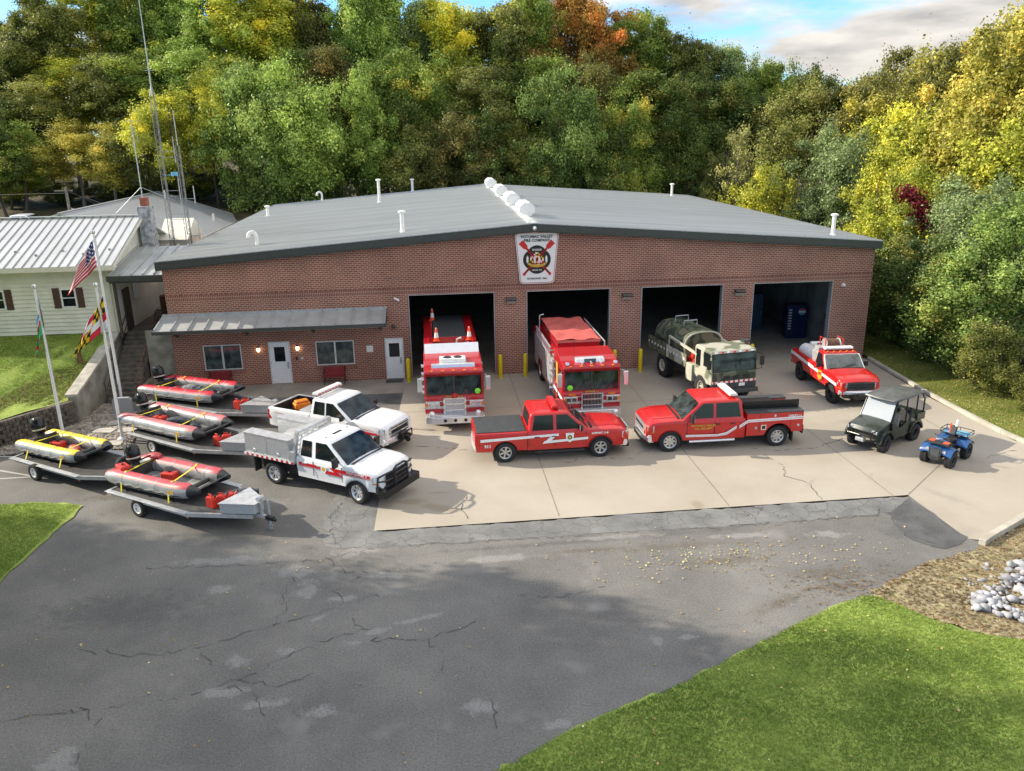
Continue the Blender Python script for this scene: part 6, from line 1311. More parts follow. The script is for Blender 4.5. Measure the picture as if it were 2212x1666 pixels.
# ---- army tanker
t = thing('army_tanker', 'camouflage army truck with a round water tank and a cab coloured in sunlit tones', 'army truck', (25.95, -6.25, 0), R(-80)); Lb = 1.12
g = MB(); prof = [(0, 1.15), (.02, 1.5), (-.12, 2.40), (-.2, 2.5), (-1.55, 2.55), (-1.62, 1.2), (-1.55, 1.0), (-.25, .95)]
g.prism([(0, .95), (.03, 1.5), (-.08, 2.36), (-.16, 2.48), (-1.5, 2.52), (-1.6, 2.4), (-1.62, 1.15), (-1.45, 1.05)]+[(-.95+.55*math.cos(R(a)), .62+.55*math.sin(R(a))) for a in (140, 110, 80, 50, 30)], -Lb, Lb); g.build('cab', 'camo_sunlit', t, bevel=.05)
g = MB(); g.add([(.035, -Lb+.06, 1.58), (.035, Lb-.06, 1.58), (-.075, Lb-.06, 2.33), (-.075, -Lb+.06, 2.33)], [(0, 1, 2, 3)]); _w = g.build('windscreen', 'windscreen', t); _s = _w.modifiers.new('s', 'SOLIDIFY'); _s.thickness = .02
g = MB(); g.add([(.025, -Lb+.02, 1.54), (.025, Lb-.02, 1.54), (-.09, Lb-.02, 2.37), (-.09, -Lb+.02, 2.37)], [(0, 1, 2, 3)]); _w = g.build('windscreen_seal', 'black_plastic', t); _s = _w.modifiers.new('s', 'SOLIDIFY'); _s.thickness = .01
g = MB(); g.box(0, .05, -Lb+.02, Lb-.02, 1.14, 1.52); g.build('front_panel', 'camo', t, bevel=.02)
g = MB(); g.box(.05, .06, -Lb+.04, Lb-.04, 1.03, 1.13); o = g.build('reflector_strip', 'decal_white', t); g = MB()
for k in range(9): g.box(.06, .064, -Lb+.06+k*.25, -Lb+.16+k*.25, 1.03, 1.13)
g.build('reflector_block', 'decal_red', o)
g = MB(); g.box(.0, .04, -Lb, Lb, .72, 1.02); g.build('lower_panel', 'vinyl_dark', t); g = MB(); g.box(.04, .2, -Lb-.05, Lb+.05, .55, .74); g.build('bumper', 'vinyl_dark', t, bevel=.02)
g = MB(); g.box(.041, .055, .25, .55, .84, .98); g.build('licence_plate', 'decal_white', t)
for k in range(3): g = MB(); y = -.55+.5*k; g.box(.05, .07, y, y+.3, 1.2, 1.36); g.build('grille_vent', 'black_plastic', t)
for k in range(7): g = MB(); y = -.9+.3*k; g.box(-.08, -.03, y-.05, y+.05, 2.40, 2.45); g.build('clearance_lamp', 'tail_red' if k % 2 else 'decal_white', t)
for s in (-1, 1):
    a, b = sorted((s*(Lb+.001), s*(Lb+.015))); g = MB(); g.box(-.75, -.18, a, b, 1.7, 2.35); g.build('side_window', 'glass', t); g = MB(); g.box(-1.45, -1.05, a, b, 1.6, 2.35); g.build('side_window', 'glass', t)
    g = MB(); g.tube([(-.1, s*Lb, 2.3), (.1, s*(Lb+.2), 2.25), (.1, s*(Lb+.2), 1.6), (-.1, s*Lb, 1.5)], .018, 6); a, b = sorted((s*(Lb+.1), s*(Lb+.3))); g.box(.08, .12, a, b, 1.75, 2.15); g.build('mirror', 'black_plastic', t)
g = MB(); g.box(-2.35, -1.75, -1.15, -.75, .65, 1.45); g.box(-2.35, -1.75, .75, 1.15, .65, 1.45); g.build('battery_box', 'army_tan', t, bevel=.03)
g = MB(); g.box(-6.4, -2.3, -1.15, 1.15, 1.15, 1.25); g.build('cargo_bed', 'camo', t)
for s in (-1, 1):
    g = MB(); a, b = sorted((s*1.18, s*1.13)); g.box(-6.4, -4.4, a, b, 1.2, 1.85); g.build('side_board', 'camo', t, bevel=.01); g = MB(); g.box(-4.35, -2.3, a, b, 1.2, 1.8); g.build('side_board', 'camo_sunlit', t, bevel=.01)
    g = MB()
    for k in range(12): c_ = -6.3+k*.34; a, b = sorted((s*1.18, s*1.19)); g.box(c_, c_+.1, a, b, 1.5, 1.6)
    g.build('tie_ring', 'decal_white', t)
    g = MB(); g.bar((-4.2, s*1.1, 2.25), (-1.4, s*1.1, 2.05), .10, .10); g.bar((-4.2, s*1.1, 2.25), (-4.2, s*1.1, 1.3), .06); g.bar((-1.5, s*1.1, 2.05), (-1.5, s*1.1, 1.3), .05) if s < 0 else g.bar((-1.8, s*1.1, 2.05), (-1.8, s*1.1, 1.8), .05); g.build('rack_beam', 'tube_yellow' if 0 else 'army_tan', t)
g = MB(); n = 28; pr = [(-2.85, .78), (-2.9, .9), (-3.0, .96), (-5.9, .96), (-6.05, .8)]
def el(x, f): return [(x, 1.04*f*math.copysign(abs(math.cos(2*math.pi*k/n))**.7, math.cos(2*math.pi*k/n)), 1.98+.74*f*math.copysign(abs(math.sin(2*math.pi*k/n))**.8, math.sin(2*math.pi*k/n))) for k in range(n)]
g.loft([el(-2.88, .80), el(-2.84, .90), el(-2.9, 1.0), el(-5.9, 1.0), el(-6.0, .9), el(-6.02, .7)]); g.build('water_tank', 'camo', t, smooth=35)
g = MB(); g.loft([el(-2.86, .99), el(-2.80, 1.0), el(-2.80, .93), el(-2.86, .9)], cap=False); g.build('tank_rim', 'army_tan', t)
g = MB(); g.lathe([(.36, 2.66), (.36, 2.78), (.3, 2.82), (0, 2.84)], (-4.6, 0, 0), 'z', 18); g.build('tank_hatch', 'camo', t, smooth=35); g = MB(); g.tube([(-5.1, -.35, 2.7), (-5.1, -.35, 3.0), (-5.1, .35, 3.0), (-5.1, .35, 2.7)], .03, 6); g.tube([(-4.2, -.35, 2.7), (-4.2, -.35, 2.95), (-4.2, .35, 2.95), (-4.2, .35, 2.7)], .03, 6); g.build('hatch_rail', 'galv', t)
g = MB(); g.box(-2.75, -2.0, -.9, .9, 1.25, 1.6); g.tube([(-2.4, -.8, 1.75), (-2.4, .1, 1.75)], .13, 10); g.build('pump_gear', 'can_red', t)
g = MB(); g.tube([(-.9, 1.0, 2.62), (-.9, 1.0, 2.7)], .22, 14); g.build('air_intake', 'vinyl_dark', t)
underbody(t, -6.2, -.3, z0=.6, z1=1.1, w=.6)
for a in (-.95, -4.85):
    for s in (-1, 1): wheel(t, a, s*.93, .60, .40, .30, 'mud', 'army_tan', nspoke=8)
    g = MB(); g.tube([(a, -.9, .6), (a, .9, .6)], .1, 8); g.build('axle', 'black_plastic', t)
# ---- side by side utility vehicle
t = thing('side_by_side', 'dark green and black side by side off-roader with a hard roof', 'utility vehicle', (30.15, -11.45, 0), R(-150))
for a in (1.05, -1.0):
    for s in (-1, 1): wheel(t, a, s*.62, .34, .27, .16, 'knob', 'black_gloss', nspoke=6, yaw=R(8) if a > 0 else 0)
    g = MB()
    for s in (-1, 1): g.bar((a, 0, .45), (a, s*.5, .34), .05); g.bar((a+.15, s*.2, .8), (a, s*.48, .38), .06)
    g.build('suspension', 'black_plastic', t)
g = MB(); prof = [(.55, .45), (1.55, .55), (1.62, .78), (1.5, .95), (.75, 1.12), (.6, 1.1)]
g.loft([[(x, -y, z) for x, z in prof] for y in (.62,)]+[[(x*1.0+.04*(x > 1), yy, z+.03) for x, z in prof] for yy in (-.3, 0, .3)]+[[(x, .62, z) for x, z in prof]]); g.build('front_cowl', 'utv_black', t, smooth=30, bevel=.02)
for s in (-1, 1):
    g = MB(); ra = .45; pts = [(1.05+ra*math.cos(R(a)), .34+ra*math.sin(R(a))) for a in range(10, 171, 20)]+[(1.05+(ra+.06)*math.cos(R(a)), .36+(ra+.08)*math.sin(R(a))) for a in range(170, 9, -20)]
    a, b = sorted((s*.5, s*.76)); g.prism(pts, a, b); g.build('fender', 'utv_black', t); g = MB(); g.prism([(-2.05+x, z) for x, z in pts], a, b); g.build('fender', 'utv_black', t)
    g = MB(); a, b = sorted((s*.66, s*.70)); g.prism([(.6, .4), (.75, 1.0), (.6, 1.05), (.1, .75), (-.35, .95), (-.5, .9), (-.45, .4)], a, b); g.build('door', 'utv_black', t, bevel=.01)
    g = MB(); g.box(1.5, 1.62, min(s*.38, s*.6), max(s*.38, s*.6), .78, .92); g.build('headlight', 'headlight', t, bevel=.02)
    g = MB(); g.tube([(.72, s*.66, 1.05), (.35, s*.60, 1.86), (-1.35, s*.60, 1.88), (-1.62, s*.62, 1.6), (-1.62, s*.62, 1.0)], .03, 8); g.tube([(-.35, s*.62, .6), (-.35, s*.60, 1.86)], .03, 8); g.tube([(-1.1, s*.62, .6), (-1.1, s*.60, 1.86)], .03, 8); g.build('roll_bar', 'black_gloss', t)
g = MB(); g.box(-1.5, .6, -.6, .6, .36, .5); g.box(.55, .66, -.6, .6, .5, 1.1); g.build('floor', 'black_plastic', t)
g = MB(); g.box(-1.75, -1.1, -.66, .66, .75, .8); g.box(-1.75, -1.7, -.66, .66, .8, 1.05); g.box(-1.7, -1.1, -.68, -.63, .8, 1.05); g.box(-1.7, -1.1, .63, .68, .8, 1.05); g.build('cargo_bed', 'utv_black', t, bevel=.01)
for xx in (.0, -.85):
    for y in (-.32, .32): g = MB(); g.box(xx-.05, xx+.4, y-.25, y+.25, .62, .78); g.prism([(xx-.05, .7), (xx+.1, .74), (xx-.02, 1.25), (xx-.14, 1.22)], y-.22, y+.22); g.build('seat', 'seat_grey' if xx > -.5 else 'black_plastic', t, bevel=.04)
g = MB(); g.lathe([(.16, 0), (.18, .015), (.16, .03)], (0, 0, 0), 'x', 16); g.build('steering_wheel', 'black_plastic', t, loc=(.42, .32, 1.08))
g = MB(); g.add([(.74, -.60, 1.1), (.74, .60, 1.1), (.42, .56, 1.80), (.42, -.56, 1.80)], [(0, 1, 2, 3)]); _w = g.build('windscreen', 'utv_screen' if 'utv_screen' in M else 'galv', t)
if 1:
    m = bpy.data.materials.new('utv_screen'); m.use_nodes = True; nt2 = m.node_tree; p = nt2.nodes['Principled BSDF']; p.inputs['Base Color'].default_value = (.55, .58, .60, 1); p.inputs['Roughness'].default_value = .12; p.inputs['Alpha'].default_value = .62; M['utv_screen'] = m; _w.data.materials[0] = m
    _s = _w.modifiers.new('s', 'SOLIDIFY'); _s.thickness = .008
g = MB(); g.tube([(.76, -.63, 1.08), (.76, .63, 1.08), (.40, .6, 1.84), (.40, -.6, 1.84), (.76, -.63, 1.08)], .022, 6); g.build('windscreen_frame', 'black_gloss', t)
g = MB(); ro = [(.62, -.62), (.70, 0), (.62, .62), (-.6, .70), (-1.45, .66), (-1.52, 0), (-1.45, -.66), (-.6, -.70)]
g.loft([[(x*.98, y*.98, 1.87) for x, y in ro], [(x, y, 1.90) for x, y in ro], [(x*.97, y*.95, 1.945) for x, y in ro], [(x*.75-.1, y*.6, 1.985) for x, y in ro]]); g.build('roof', 'utv_roof', t, smooth=30)
g = MB(); g.tube([(1.6, -.6, .62), (1.72, -.5, .66), (1.75, 0, .68), (1.72, .5, .66), (1.6, .6, .62)], .03, 8); g.tube([(1.55, -.58, .95), (1.72, -.45, .85), (1.74, 0, .84), (1.72, .45, .85), (1.55, .58, .95)], .028, 8)
for y in (-.45, .45): g.tube([(1.73, y, .84), (1.72, y, .5)], .028, 8)
g.build('front_guard', 'black_gloss', t); g = MB(); g.box(1.55, 1.75, -.17, .17, .42, .56); g.build('winch', 'galv', t, bevel=.02)
g = MB()
for k in range(4): g.box(1.565, 1.6, -.33, .33, .62+k*.055, .65+k*.055)
g.build('grille', 'black_plastic', t)
# ---- quad bike
t = thing('quad_bike', 'blue quad bike with front and rear racks and a dark front guard', 'quad bike', (31.42, -13.52, 0), R(-146))
for a in (.68, -.66):
    for s in (-1, 1): wheel(t, a, s*.43, .30, .24, .14, 'knob', 'black_gloss', nspoke=6)
    g = MB()
    for s in (-1, 1): g.bar((a, 0, .42), (a, s*.36, .3), .045); g.bar((a, s*.15, .65), (a, s*.34, .35), .05)
    g.build('suspension', 'black_plastic', t)
g = MB(); g.box(-.75, .8, -.16, .16, .28, .62); g.box(-.3, .35, -.32, .32, .3, .36); g.build('chassis', 'black_plastic', t, bevel=.03)
for s in (-1, 1):
    g = MB(); 
    for xa in (.68, -.66):
        ring = []
        for a in (150, 125, 100, 75, 50, 25): ring.append((xa+.40*math.cos(R(a)), .34+.42*math.sin(R(a))))
        g.loft([[(x, s*.14, z+.04) for x, z in ring]+[(x, s*.14, z+.02) for x, z in ring][::-1], [(x, s*.38, z+.03) for x, z in ring]+[(x, s*.38, z+.005) for x, z in ring][::-1], [(x, s*.56, z-.03) for x, z in ring]+[(x, s*.56, z-.05) for x, z in ring][::-1]])
    g.build('fender', 'atv_blue', t, smooth=50)
    g = MB(); g.tube([(.98, s*.28, .62), (1.02, s*.28, .62)], .075, 10); g.build('headlight', 'headlight', t)
    g = MB(); g.tube([(.35, s*.05, .92), (.28, s*.38, .98)], .018, 6); g.tube([(.3, s*.28, .965), (.28, s*.40, .985)], .026, 6); g.build('handlebar', 'black_plastic', t)
g = MB(); g.prism([(1.0, .5), (1.03, .62), (.9, .76), (.4, .88), (.2, .78), (.3, .55)], -.17, .17); g.build('bodywork', 'atv_blue', t, bevel=.04); g = MB(); g.prism([(.2, .70), (.15, .86), (-.1, .80), (-.55, .84), (-.62, .78), (-.55, .62)], -.14, .14); g.build('seat', 'black_plastic', t, bevel=.05)
def rack(x0, x1, w, z, side):
    g = MB(); g.tube([(x0, -w, z), (x1, -w, z), (x1, w, z), (x0, w, z), (x0, -w, z)], .014, 6)
    for k in range(6): y = -w+2*w*(k+.5)/6; g.tube([(x0, y, z), (x1, y, z)], .009, 5)
    if side: g.tube([(x0, -w, z+.14), (x1, -w, z+.14), (x1, w, z+.14), (x0, w, z+.14), (x0, -w, z+.14)], .014, 6)
    if side:
        for x in (x0, x1):
            for y in (-w, 0, w): g.tube([(x, y, z), (x, y, z+.14)], .012, 5)
    for y in (-.2, .2): g.tube([((x0+x1)/2, y, z), ((x0+x1)/2, y, z-.16)], .014, 5)
    g.build('rack', 'black_gloss', t)
rack(.55, 1.0, .42, .86, False); rack(-1.0, -.45, .48, .88, True)
g = MB(); g.box(-.98, -.5, -.44, .44, .885, .90); g.build('rack_liner', 'flag_sky', t)
g = MB(); g.prism([(.58, .885), (.98, .885), (.94, .92), (.62, .92)], -.38, .38); g.build('rack_pad', 'black_plastic', t)
for s in (-1, 1): g = MB(); g.box(.66, .9, min(s*.16, s*.34), max(s*.16, s*.34), .921, .93); g.build('rack_strap', 'cone_orange', t)
g = MB(); g.prism([(1.05, .28), (1.1, .45), (1.08, .72), (1.05, .72), (1.07, .45), (1.02, .28)], -.16, .16); g.tube([(1.0, -.2, .3), (1.1, -.2, .5), (1.05, -.2, .76), (1.05, .2, .76), (1.1, .2, .5), (1.0, .2, .3)], .02, 6); g.build('front_guard', 'vinyl_dark', t)
g = MB(); g.prism([(-.35, .9), (-.25, .92), (-.4, 1.2), (-.5, 1.18)], -.1, .1); g.build('bag', 'black_plastic', t, bevel=.02); g = MB(); g.tube([(-.52, .0, .95), (-.58, .02, 1.42)], [.06, .04], 8); g.build('rolled_sign', 'decal_white', t); g = MB(); g.tube([(-.44, -.14, .95), (-.44, -.14, 1.3)], [.05, .02], 8); g.build('flag_roll', 'cone_orange', t)
# ---- white pickup parked far behind the house
P = dict(front=2.9, rear=-2.9, w=1.0, hood=1.2, belt=1.2, roof=1.88, paint='white_paint', axles=(1.8, -1.8), cab=(-.9, 1.2, -.8, .4), win=[('B', -.05), (.05, 'F')], seams=(0,), handles=(.1,), grille=(.7, 1.05), bz=(.42, .66), R=.4, rim_r=.23, style='spoke', ns=6, ws='glass')
t = thing('distant_pickup', 'silvery white pickup parked up the hill behind the house roof', 'pickup truck', (-19.6, 30, lawn_h(-19.6, 30)-.35), R(3)); pickup(t, P); bed(t, P, -2.9, -.95, 1.22, [-1.8], 'white_paint')
# ---------------------------------------------------------------- trailers and inflatable boats (forward = +X)
mat('tube_seam', (.27, .275, .28), .5, .1, var=.1)
def trailer(x, y, rz, lab, L=3.9, nose=2.5, w=1.08, deckm='deck_rubber', box_=True, jack=True, deck_z=.60, ax=1.5, frame='alu'):
    t = thing('boat_trailer', lab, 'boat trailer', (x, y, 0), rz, 'boat trailers parked on the asphalt')
    g = MB(); g.prism([(0, -w+.08), (L, -w+.08), (L+nose*.62, -.30), (L+nose*.62, .30), (L, w-.08), (0, w-.08)], deck_z-.03, deck_z, 'xy'); g.build('deck', deckm, t)
    g = MB()
    for s in (-1, 1):
        g.bar((0, s*w, deck_z-.03), (L, s*w, deck_z-.03), .10, .14); g.bar((L-.02, s*w, deck_z-.04), (L+nose*.8, s*.16, deck_z-.10), .08, .13); g.bar((0, s*(w+.06), deck_z+.035), (L, s*(w+.06), deck_z+.035), .18, .012)
    g.bar((0, -w, deck_z-.035), (0, w, deck_z-.035), .08, .12); g.bar((L, -w, deck_z-.06), (L, w, deck_z-.06), .07, .1)
    g.bar((L-.5, 0, deck_z-.1), (L+nose, 0, deck_z-.1), .10, .10); g.build('frame', frame, t)
    for s in (-1, 1):
        wh = wheel(t, ax, s*(w+.02 if deck_z > .55 else w+.12), .31, .19, .17, 'disc', 'rim_white', nspoke=5)
        g = MB(); g.bar((ax-.25, s*(w-.2), deck_z-.15), (ax+.25, s*(w-.2), deck_z-.15), .06, .08); g.build('spring', 'black_plastic', t)
        g = MB(); g.box(L-.05, L+.0, min(s*w, s*(w+.02)), max(s*w, s*(w+.02)), deck_z-.17, deck_z-.1); g.build('marker_lamp', 'amber', t)
        g = MB(); a, b = sorted((s*(w-.2), s*(w+.03))); g.box(-.06, -.0, a, b, deck_z-.12, deck_z-.02); g.build('tail_light', 'tail_red', t)
    g = MB(); g.tube([(ax, -w, .31), (ax, w, .31)], .05, 8); g.build('axle', 'galv', t)
    xe = L+nose; g = MB(); g.box(xe-.05, xe+.25, -.06, .06, deck_z-.16, deck_z-.04); g.tube([(xe+.25, 0, deck_z-.12), (xe+.33, 0, deck_z-.14)], .05, 8); g.tube([(xe-.2, .08, deck_z-.1), (xe-.1, .14, .22), (xe+.1, .1, .12)], .012, 5); g.build('coupler', 'black_plastic', t)
    if jack: g = MB(); g.tube([(xe-.05, .13, .12), (xe-.05, .13, deck_z+.42)], .038, 8); g.bar((xe-.05, .13, deck_z+.4), (xe+.1, .24, deck_z+.42), .025); g.tube([(xe-.05, .10, .09), (xe-.05, .16, .09)], .09, 10); g.build('jack', 'galv', t)
    if box_:
        g = MB(); g.prism([(L+.95, -.64), (L+nose*.86, -.20), (L+nose*.86, .20), (L+.95, .64)], deck_z+.01, deck_z+.34, 'xy'); o = g.build('tool_box', 'tread_plate', t, bevel=.012); g = MB(); g.prism([(L+.92, -.68), (L+nose*.88, -.22), (L+nose*.88, .22), (L+.92, .68)], deck_z+.34, deck_z+.365, 'xy'); g.build('lid', 'alu', o)
        g = MB(); g.bar((L+nose*.9, 0, deck_z-.05), (L+nose*.9, 0, deck_z+.55), .08); g.tube([(L+nose*.9, -.12, deck_z+.5), (L+nose*.9, .12, deck_z+.5)], .08, 10); g.build('winch', 'galv', t)
    return t
def boat(x, y, z, rz, lab, L=4.1, half=.68, r=.25, topm='tube_red', striped=False, bow=1, names='RESCUE'):
    t = thing('inflatable_boat', lab, 'inflatable boat', (x, y, z), rz, 'inflatable rescue boats on trailers')
    for s in (-1, 1):
        pts = []; rr = []; n = 22
        for k in range(n+1):
            u = k/n; xx = -L/2+L*u; zz = r+.05+.20*max(0, u-.66)**1.6*5*bow*.5; yy = s*(half-.12*max(0, u-.78)*2)
            q = 1
            if u < .10: q = (.62+.38*(u/.10)**.5)
            if u > .86: q = 1-.72*((u-.86)/.14)**1.25
            pts.append((xx, yy, zz)); rr.append(r*q)
        g = MB(); m = 20; vs = []; fs = []; mi = []
        for p, rad in zip(pts, rr):
            for j in range(m): a = 2*math.pi*j/m; vs.append((p[0], p[1]+rad*math.cos(a), p[2]+rad*math.sin(a)))
        for i in range(n):
            for j in range(m):
                j2 = (j+1) % m; fs.append((i*m+j, (i+1)*m+j, (i+1)*m+j2, i*m+j2)); an = 360*(j+.5)/m
                ao = an if s > 0 else (180-an) % 360
                top = 32 < ao < 150; mi.append(2 if i >= n-2 else (1 if top else 0))
        fs += [tuple(range(m)), tuple(n*m+j for j in range(m))[::-1]]; mi += [0, 2]
        g.add(vs, fs, mi); o = g.build('tube', ['tube_silver', topm, 'rubber_black'], t, smooth=60)
        g = MB(); g.box(-L/2+.0+.15, L/2-1.0, s*(half+r*.72)-.015, s*(half+r*.72)+.015, r-.12, r-.06) if 0 else None
        rp = []
        for k in range(33):
            u = k/32; rp.append((-L/2+.35+(L-1.15)*u, s*(half+r*1.02), r+.05+.02-.09*abs(math.sin(u*math.pi*6))))
        g.tube(rp, .011, 5); g.build('grab_line', 'rope', o)
        for k in range(3):
            g = MB(); xx = -L/2+.7+k*1.05; g.tube([(xx-.09, s*(half+r*.86), r-.08), (xx, s*(half+r*1.12), r-.08), (xx+.09, s*(half+r*.86), r-.08)], .022, 6); g.build('carry_handle', 'rubber_black', o)
        for k in (5, 9, 13, 17):
            p, rad = pts[k], rr[k]; g = MB(); g.loft([[(p[0]+dx, p[1]+(rad+.004)*math.cos(2*math.pi*j/20), p[2]+(rad+.004)*math.sin(2*math.pi*j/20)) for j in range(20)] for dx in (-.022, .022)], cap=False); g.build('seam_band', 'tube_seam', o, smooth=60)
        g = MB(); g.tube([(pts[k][0], pts[k][1]+s*(rr[k]+.002)*math.cos(.42), pts[k][2]-(rr[k]+.002)*math.sin(.42)) for k in range(3, 20)], .018, 6); g.build('rub_strake', 'rubber_black', o)
        g = MB(); p, rad = pts[17], rr[17]; g.box(p[0]-.16, p[0]+.1, min(s*.0, s*.012), max(s*.0, s*.012), -.045, .045); g.xf(Matrix.Translation((0, p[1]+s*rad*.985, p[2]+.02))); g.build('name_patch', 'gold', o)
        g = MB(); g.tube([(-L/2+.1, s*(half+.0), r+.05), (-L/2-.02, s*half, r+.05)], [r*.64, r*.3], 12); g.build('end_cone', 'tube_silver', o, smooth=50)
    g = MB(); wi = half-r*.55; g.box(-L/2+.75, L/2-1.0, -wi, wi, .10, .14); g.build('floor', 'boat_floor', t)
    g = MB(); g.box(-L/2+.72, -L/2+.78, -wi, wi, .1, .58); g.build('transom', 'deck_dark', t, bevel=.01)
    g = MB(); pf = [(L/2-1.05, .12), (L/2-.7, .17), (L/2-.35, .30), (L/2-.05, .50)]
    for (x0, z0), (x1, z1) in zip(pf, pf[1:]): g.add([(x0, -wi, z0), (x1, -wi-.05, z1), (x1, wi+.05, z1), (x0, wi, z0), (x0, -wi, z0-.03), (x1, -wi-.05, z1-.03), (x1, wi+.05, z1-.03), (x0, wi, z0-.03)], [(0, 1, 2, 3), (7, 6, 5, 4), (0, 4, 5, 1), (2, 6, 7, 3), (1, 5, 6, 2), (0, 3, 7, 4)])
    g.build('bow_floor', 'boat_floor', t); g = MB(); g.tube([(L/2-.72, -wi, .28), (L/2-.72, wi, .28)], .075, 10); g.build('bow_roll', 'rubber_black', t, smooth=50)
    # outboard motor, tilted on the transom
    g = MB(); rings = []
    for zz, sx, sy in ((0, .10, .09), (.05, .19, .14), (.22, .23, .165), (.38, .21, .155), (.46, .12, .1)): rings.append([(sx*math.cos(2*math.pi*k/14)-.02*zz, sy*math.sin(2*math.pi*k/14), zz) for k in range(14)])
    g.loft(rings); M_ = Matrix.Translation((-L/2+.50, 0, .62)) @ Matrix.Rotation(R(-12), 4, 'Y') @ Matrix.Scale(1.35, 4); g.xf(M_); m_ = g.build('outboard_motor', 'black_gloss', t, smooth=50)
    g = MB(); g.box(-.09, .07, -.07, .07, -.28, .04); g.bar((-.12, 0, -.25), (-.5, 0, -.42), .1, .16); g.lathe([(.12, -.02), (.12, .02)], (-.55, 0, -.44), 'x', 8); g.bar((.05, 0, -.0), (.5, .1, .1), .04); g.xf(M_); g.build('motor_leg', 'black_plastic', m_)
    g = MB(); g.loft([[(sx*math.cos(2*math.pi*k/14)-.005, sy*math.sin(2*math.pi*k/14), zz) for k in range(14)] for zz, sx, sy in ((.10, .213, .153), (.14, .222, .159))], cap=False); g.xf(M_); g.build('motor_stripe', 'lens_grey', m_)
    return t
def straps(xs_, x, y, z, rz, half, r, deck, lab):
    for i, (xx, sk) in enumerate(xs_):
        g = MB(); w = .03; prof = []
        for s in (-1, 1):
            seg = [(s*1.05, deck-z-.02), (s*(half+r*.99), r+.05), (s*(half+r*.75), r+.05+r*.70), (s*half, r*2+.065), (s*(half-r*.5), r+.05+r*.9)]
            prof.append(seg)
        path = prof[0]+[(0, 2*r+.02)]+prof[1][::-1]
        vs = []
        for k, (yy, zz) in enumerate(path): x0 = xx+sk*yy; vs += [(x0-w, yy, zz+.006), (x0+w, yy, zz+.006)]
        g.add(vs, [(2*k, 2*k+1, 2*k+3, 2*k+2) for k in range(len(path)-1)]); o = g.build('tie_down_strap', 'strap_yellow', None, loc=(x, y, z), rz=rz); so = o.modifiers.new('s', 'SOLIDIFY'); so.thickness = .008
        tag(o, lab[i], 'strap', 'yellow tie-down straps over the boats')
def jerry(px, py, pz, rz, lab, n=1):
    t = thing('fuel_can', lab, 'fuel can', (px, py, pz), rz, 'red fuel cans'); g = MB(); g.prism([(-.17, 0), (.17, 0), (.17, .30), (.06, .38), (-.12, .38), (-.17, .32)], -.085, .085); g.build('body', 'can_red', t, bevel=.03)
    g = MB(); g.tube([(-.1, 0, .37), (-.08, 0, .45), (.04, 0, .45), (.06, 0, .37)], .018, 6); g.tube([(.12, 0, .33), (.2, 0, .42)], .03, 8); g.build('handle', 'can_red', t); g = MB(); g.tube([(.19, 0, .41), (.22, 0, .45)], .035, 8); g.build('cap', 'black_plastic', t)
def tank(px, py, pz, rz, lab):
    t = thing('outboard_fuel_tank', lab, 'fuel tank', (px, py, pz), rz, 'red fuel tanks inside the boats'); g = MB(); g.box(-.26, .26, -.17, .17, 0, .26); g.build('body', 'can_red', t, bevel=.05); g = MB(); g.tube([(0, 0, .25), (0, 0, .3)], .04, 8); g.bar((-.12, 0, .3), (.12, 0, .3), .03, .02); g.build('cap', 'black_plastic', t)
def bag(px, py, pz, rz, lab, m='cloth_dark', L=.6, r=.17, seed=0):
    g = MB(); n = 12; rg = random.Random(seed); rings = []
    for i in range(n+1):
        u = i/n; q = max(.25, math.sin(math.pi*min(max(u, .04), .96)))**.35; rings.append([(-L/2+L*u, r*1.15*q*math.cos(2*math.pi*k/14)*(1+.10*math.sin(k*2.1+i*1.7+seed)), max(0.01, r*.75+r*.8*q*math.sin(2*math.pi*k/14)*(1+.14*math.sin(k*1.3+i*2.3+seed)))) for k in range(14)])
    g.loft(rings); o = g.build('gear_bag', m, None, smooth=60, loc=(px, py, pz), rz=rz); tag(o, lab, 'bag', 'gear bags lying in the boats')
def loc_(cx, cy, rz, u, v): return cx+u*math.cos(rz)-v*math.sin(rz), cy+u*math.sin(rz)+v*math.cos(rz)
# nearest trailer and boat
a1 = R(-34); trailer(2.2, -12.62, a1, 'nearest aluminium boat trailer, uncoupled with its jack down', L=3.8, nose=2.3)
c1 = (3.58, -13.38); b1 = R(-31); boat(c1[0], c1[1], .61, b1, 'nearest grey inflatable boat with faded red tube tops and a big black motor', L=4.1, half=.70, r=.27, topm='tube_red')
straps([(-1.25, -.10), (.75, -.25)], c1[0], c1[1], .61, b1, .70, .27, .5, ['yellow strap over the stern of the nearest boat', 'yellow strap over the bow of the nearest boat'])
tank(*loc_(*c1, b1, -.15, .15), .76, b1+.2, 'red fuel tank in the middle of the nearest boat'); tank(*loc_(*c1, b1, -1.55, -.5), 1.05, b1-.3, 'red tank strapped on the near stern tube of the nearest boat')
bag(*loc_(*c1, b1, -1.35, .68), 1.1, b1, 'red bag lying on the far stern tube of the nearest boat', 'vinyl_red', .5, .15, 3); bag(*loc_(*c1, b1, -.6, -.1), .75, b1+1, 'small dark gear bag behind the tank in the nearest boat', 'cloth_grey', .3, .1, 5)
for i, (u, v, l) in enumerate([(4.15, -.42, 'left one of three red fuel cans before the nearest toolbox'), (4.38, -.20, 'middle one of three red fuel cans before the nearest toolbox'), (4.55, .05, 'right one of three red fuel cans before the nearest toolbox')]): jerry(*loc_(2.2, -12.62, a1, u, v), .605, a1+.5*i, l)
bag(*loc_(2.2, -12.62, a1, 4.5, .5), .61, a1+.8, 'dark tarpaulin bundle behind the fuel cans on the nearest trailer', 'cloth_dark', 1.1, .2, 8)
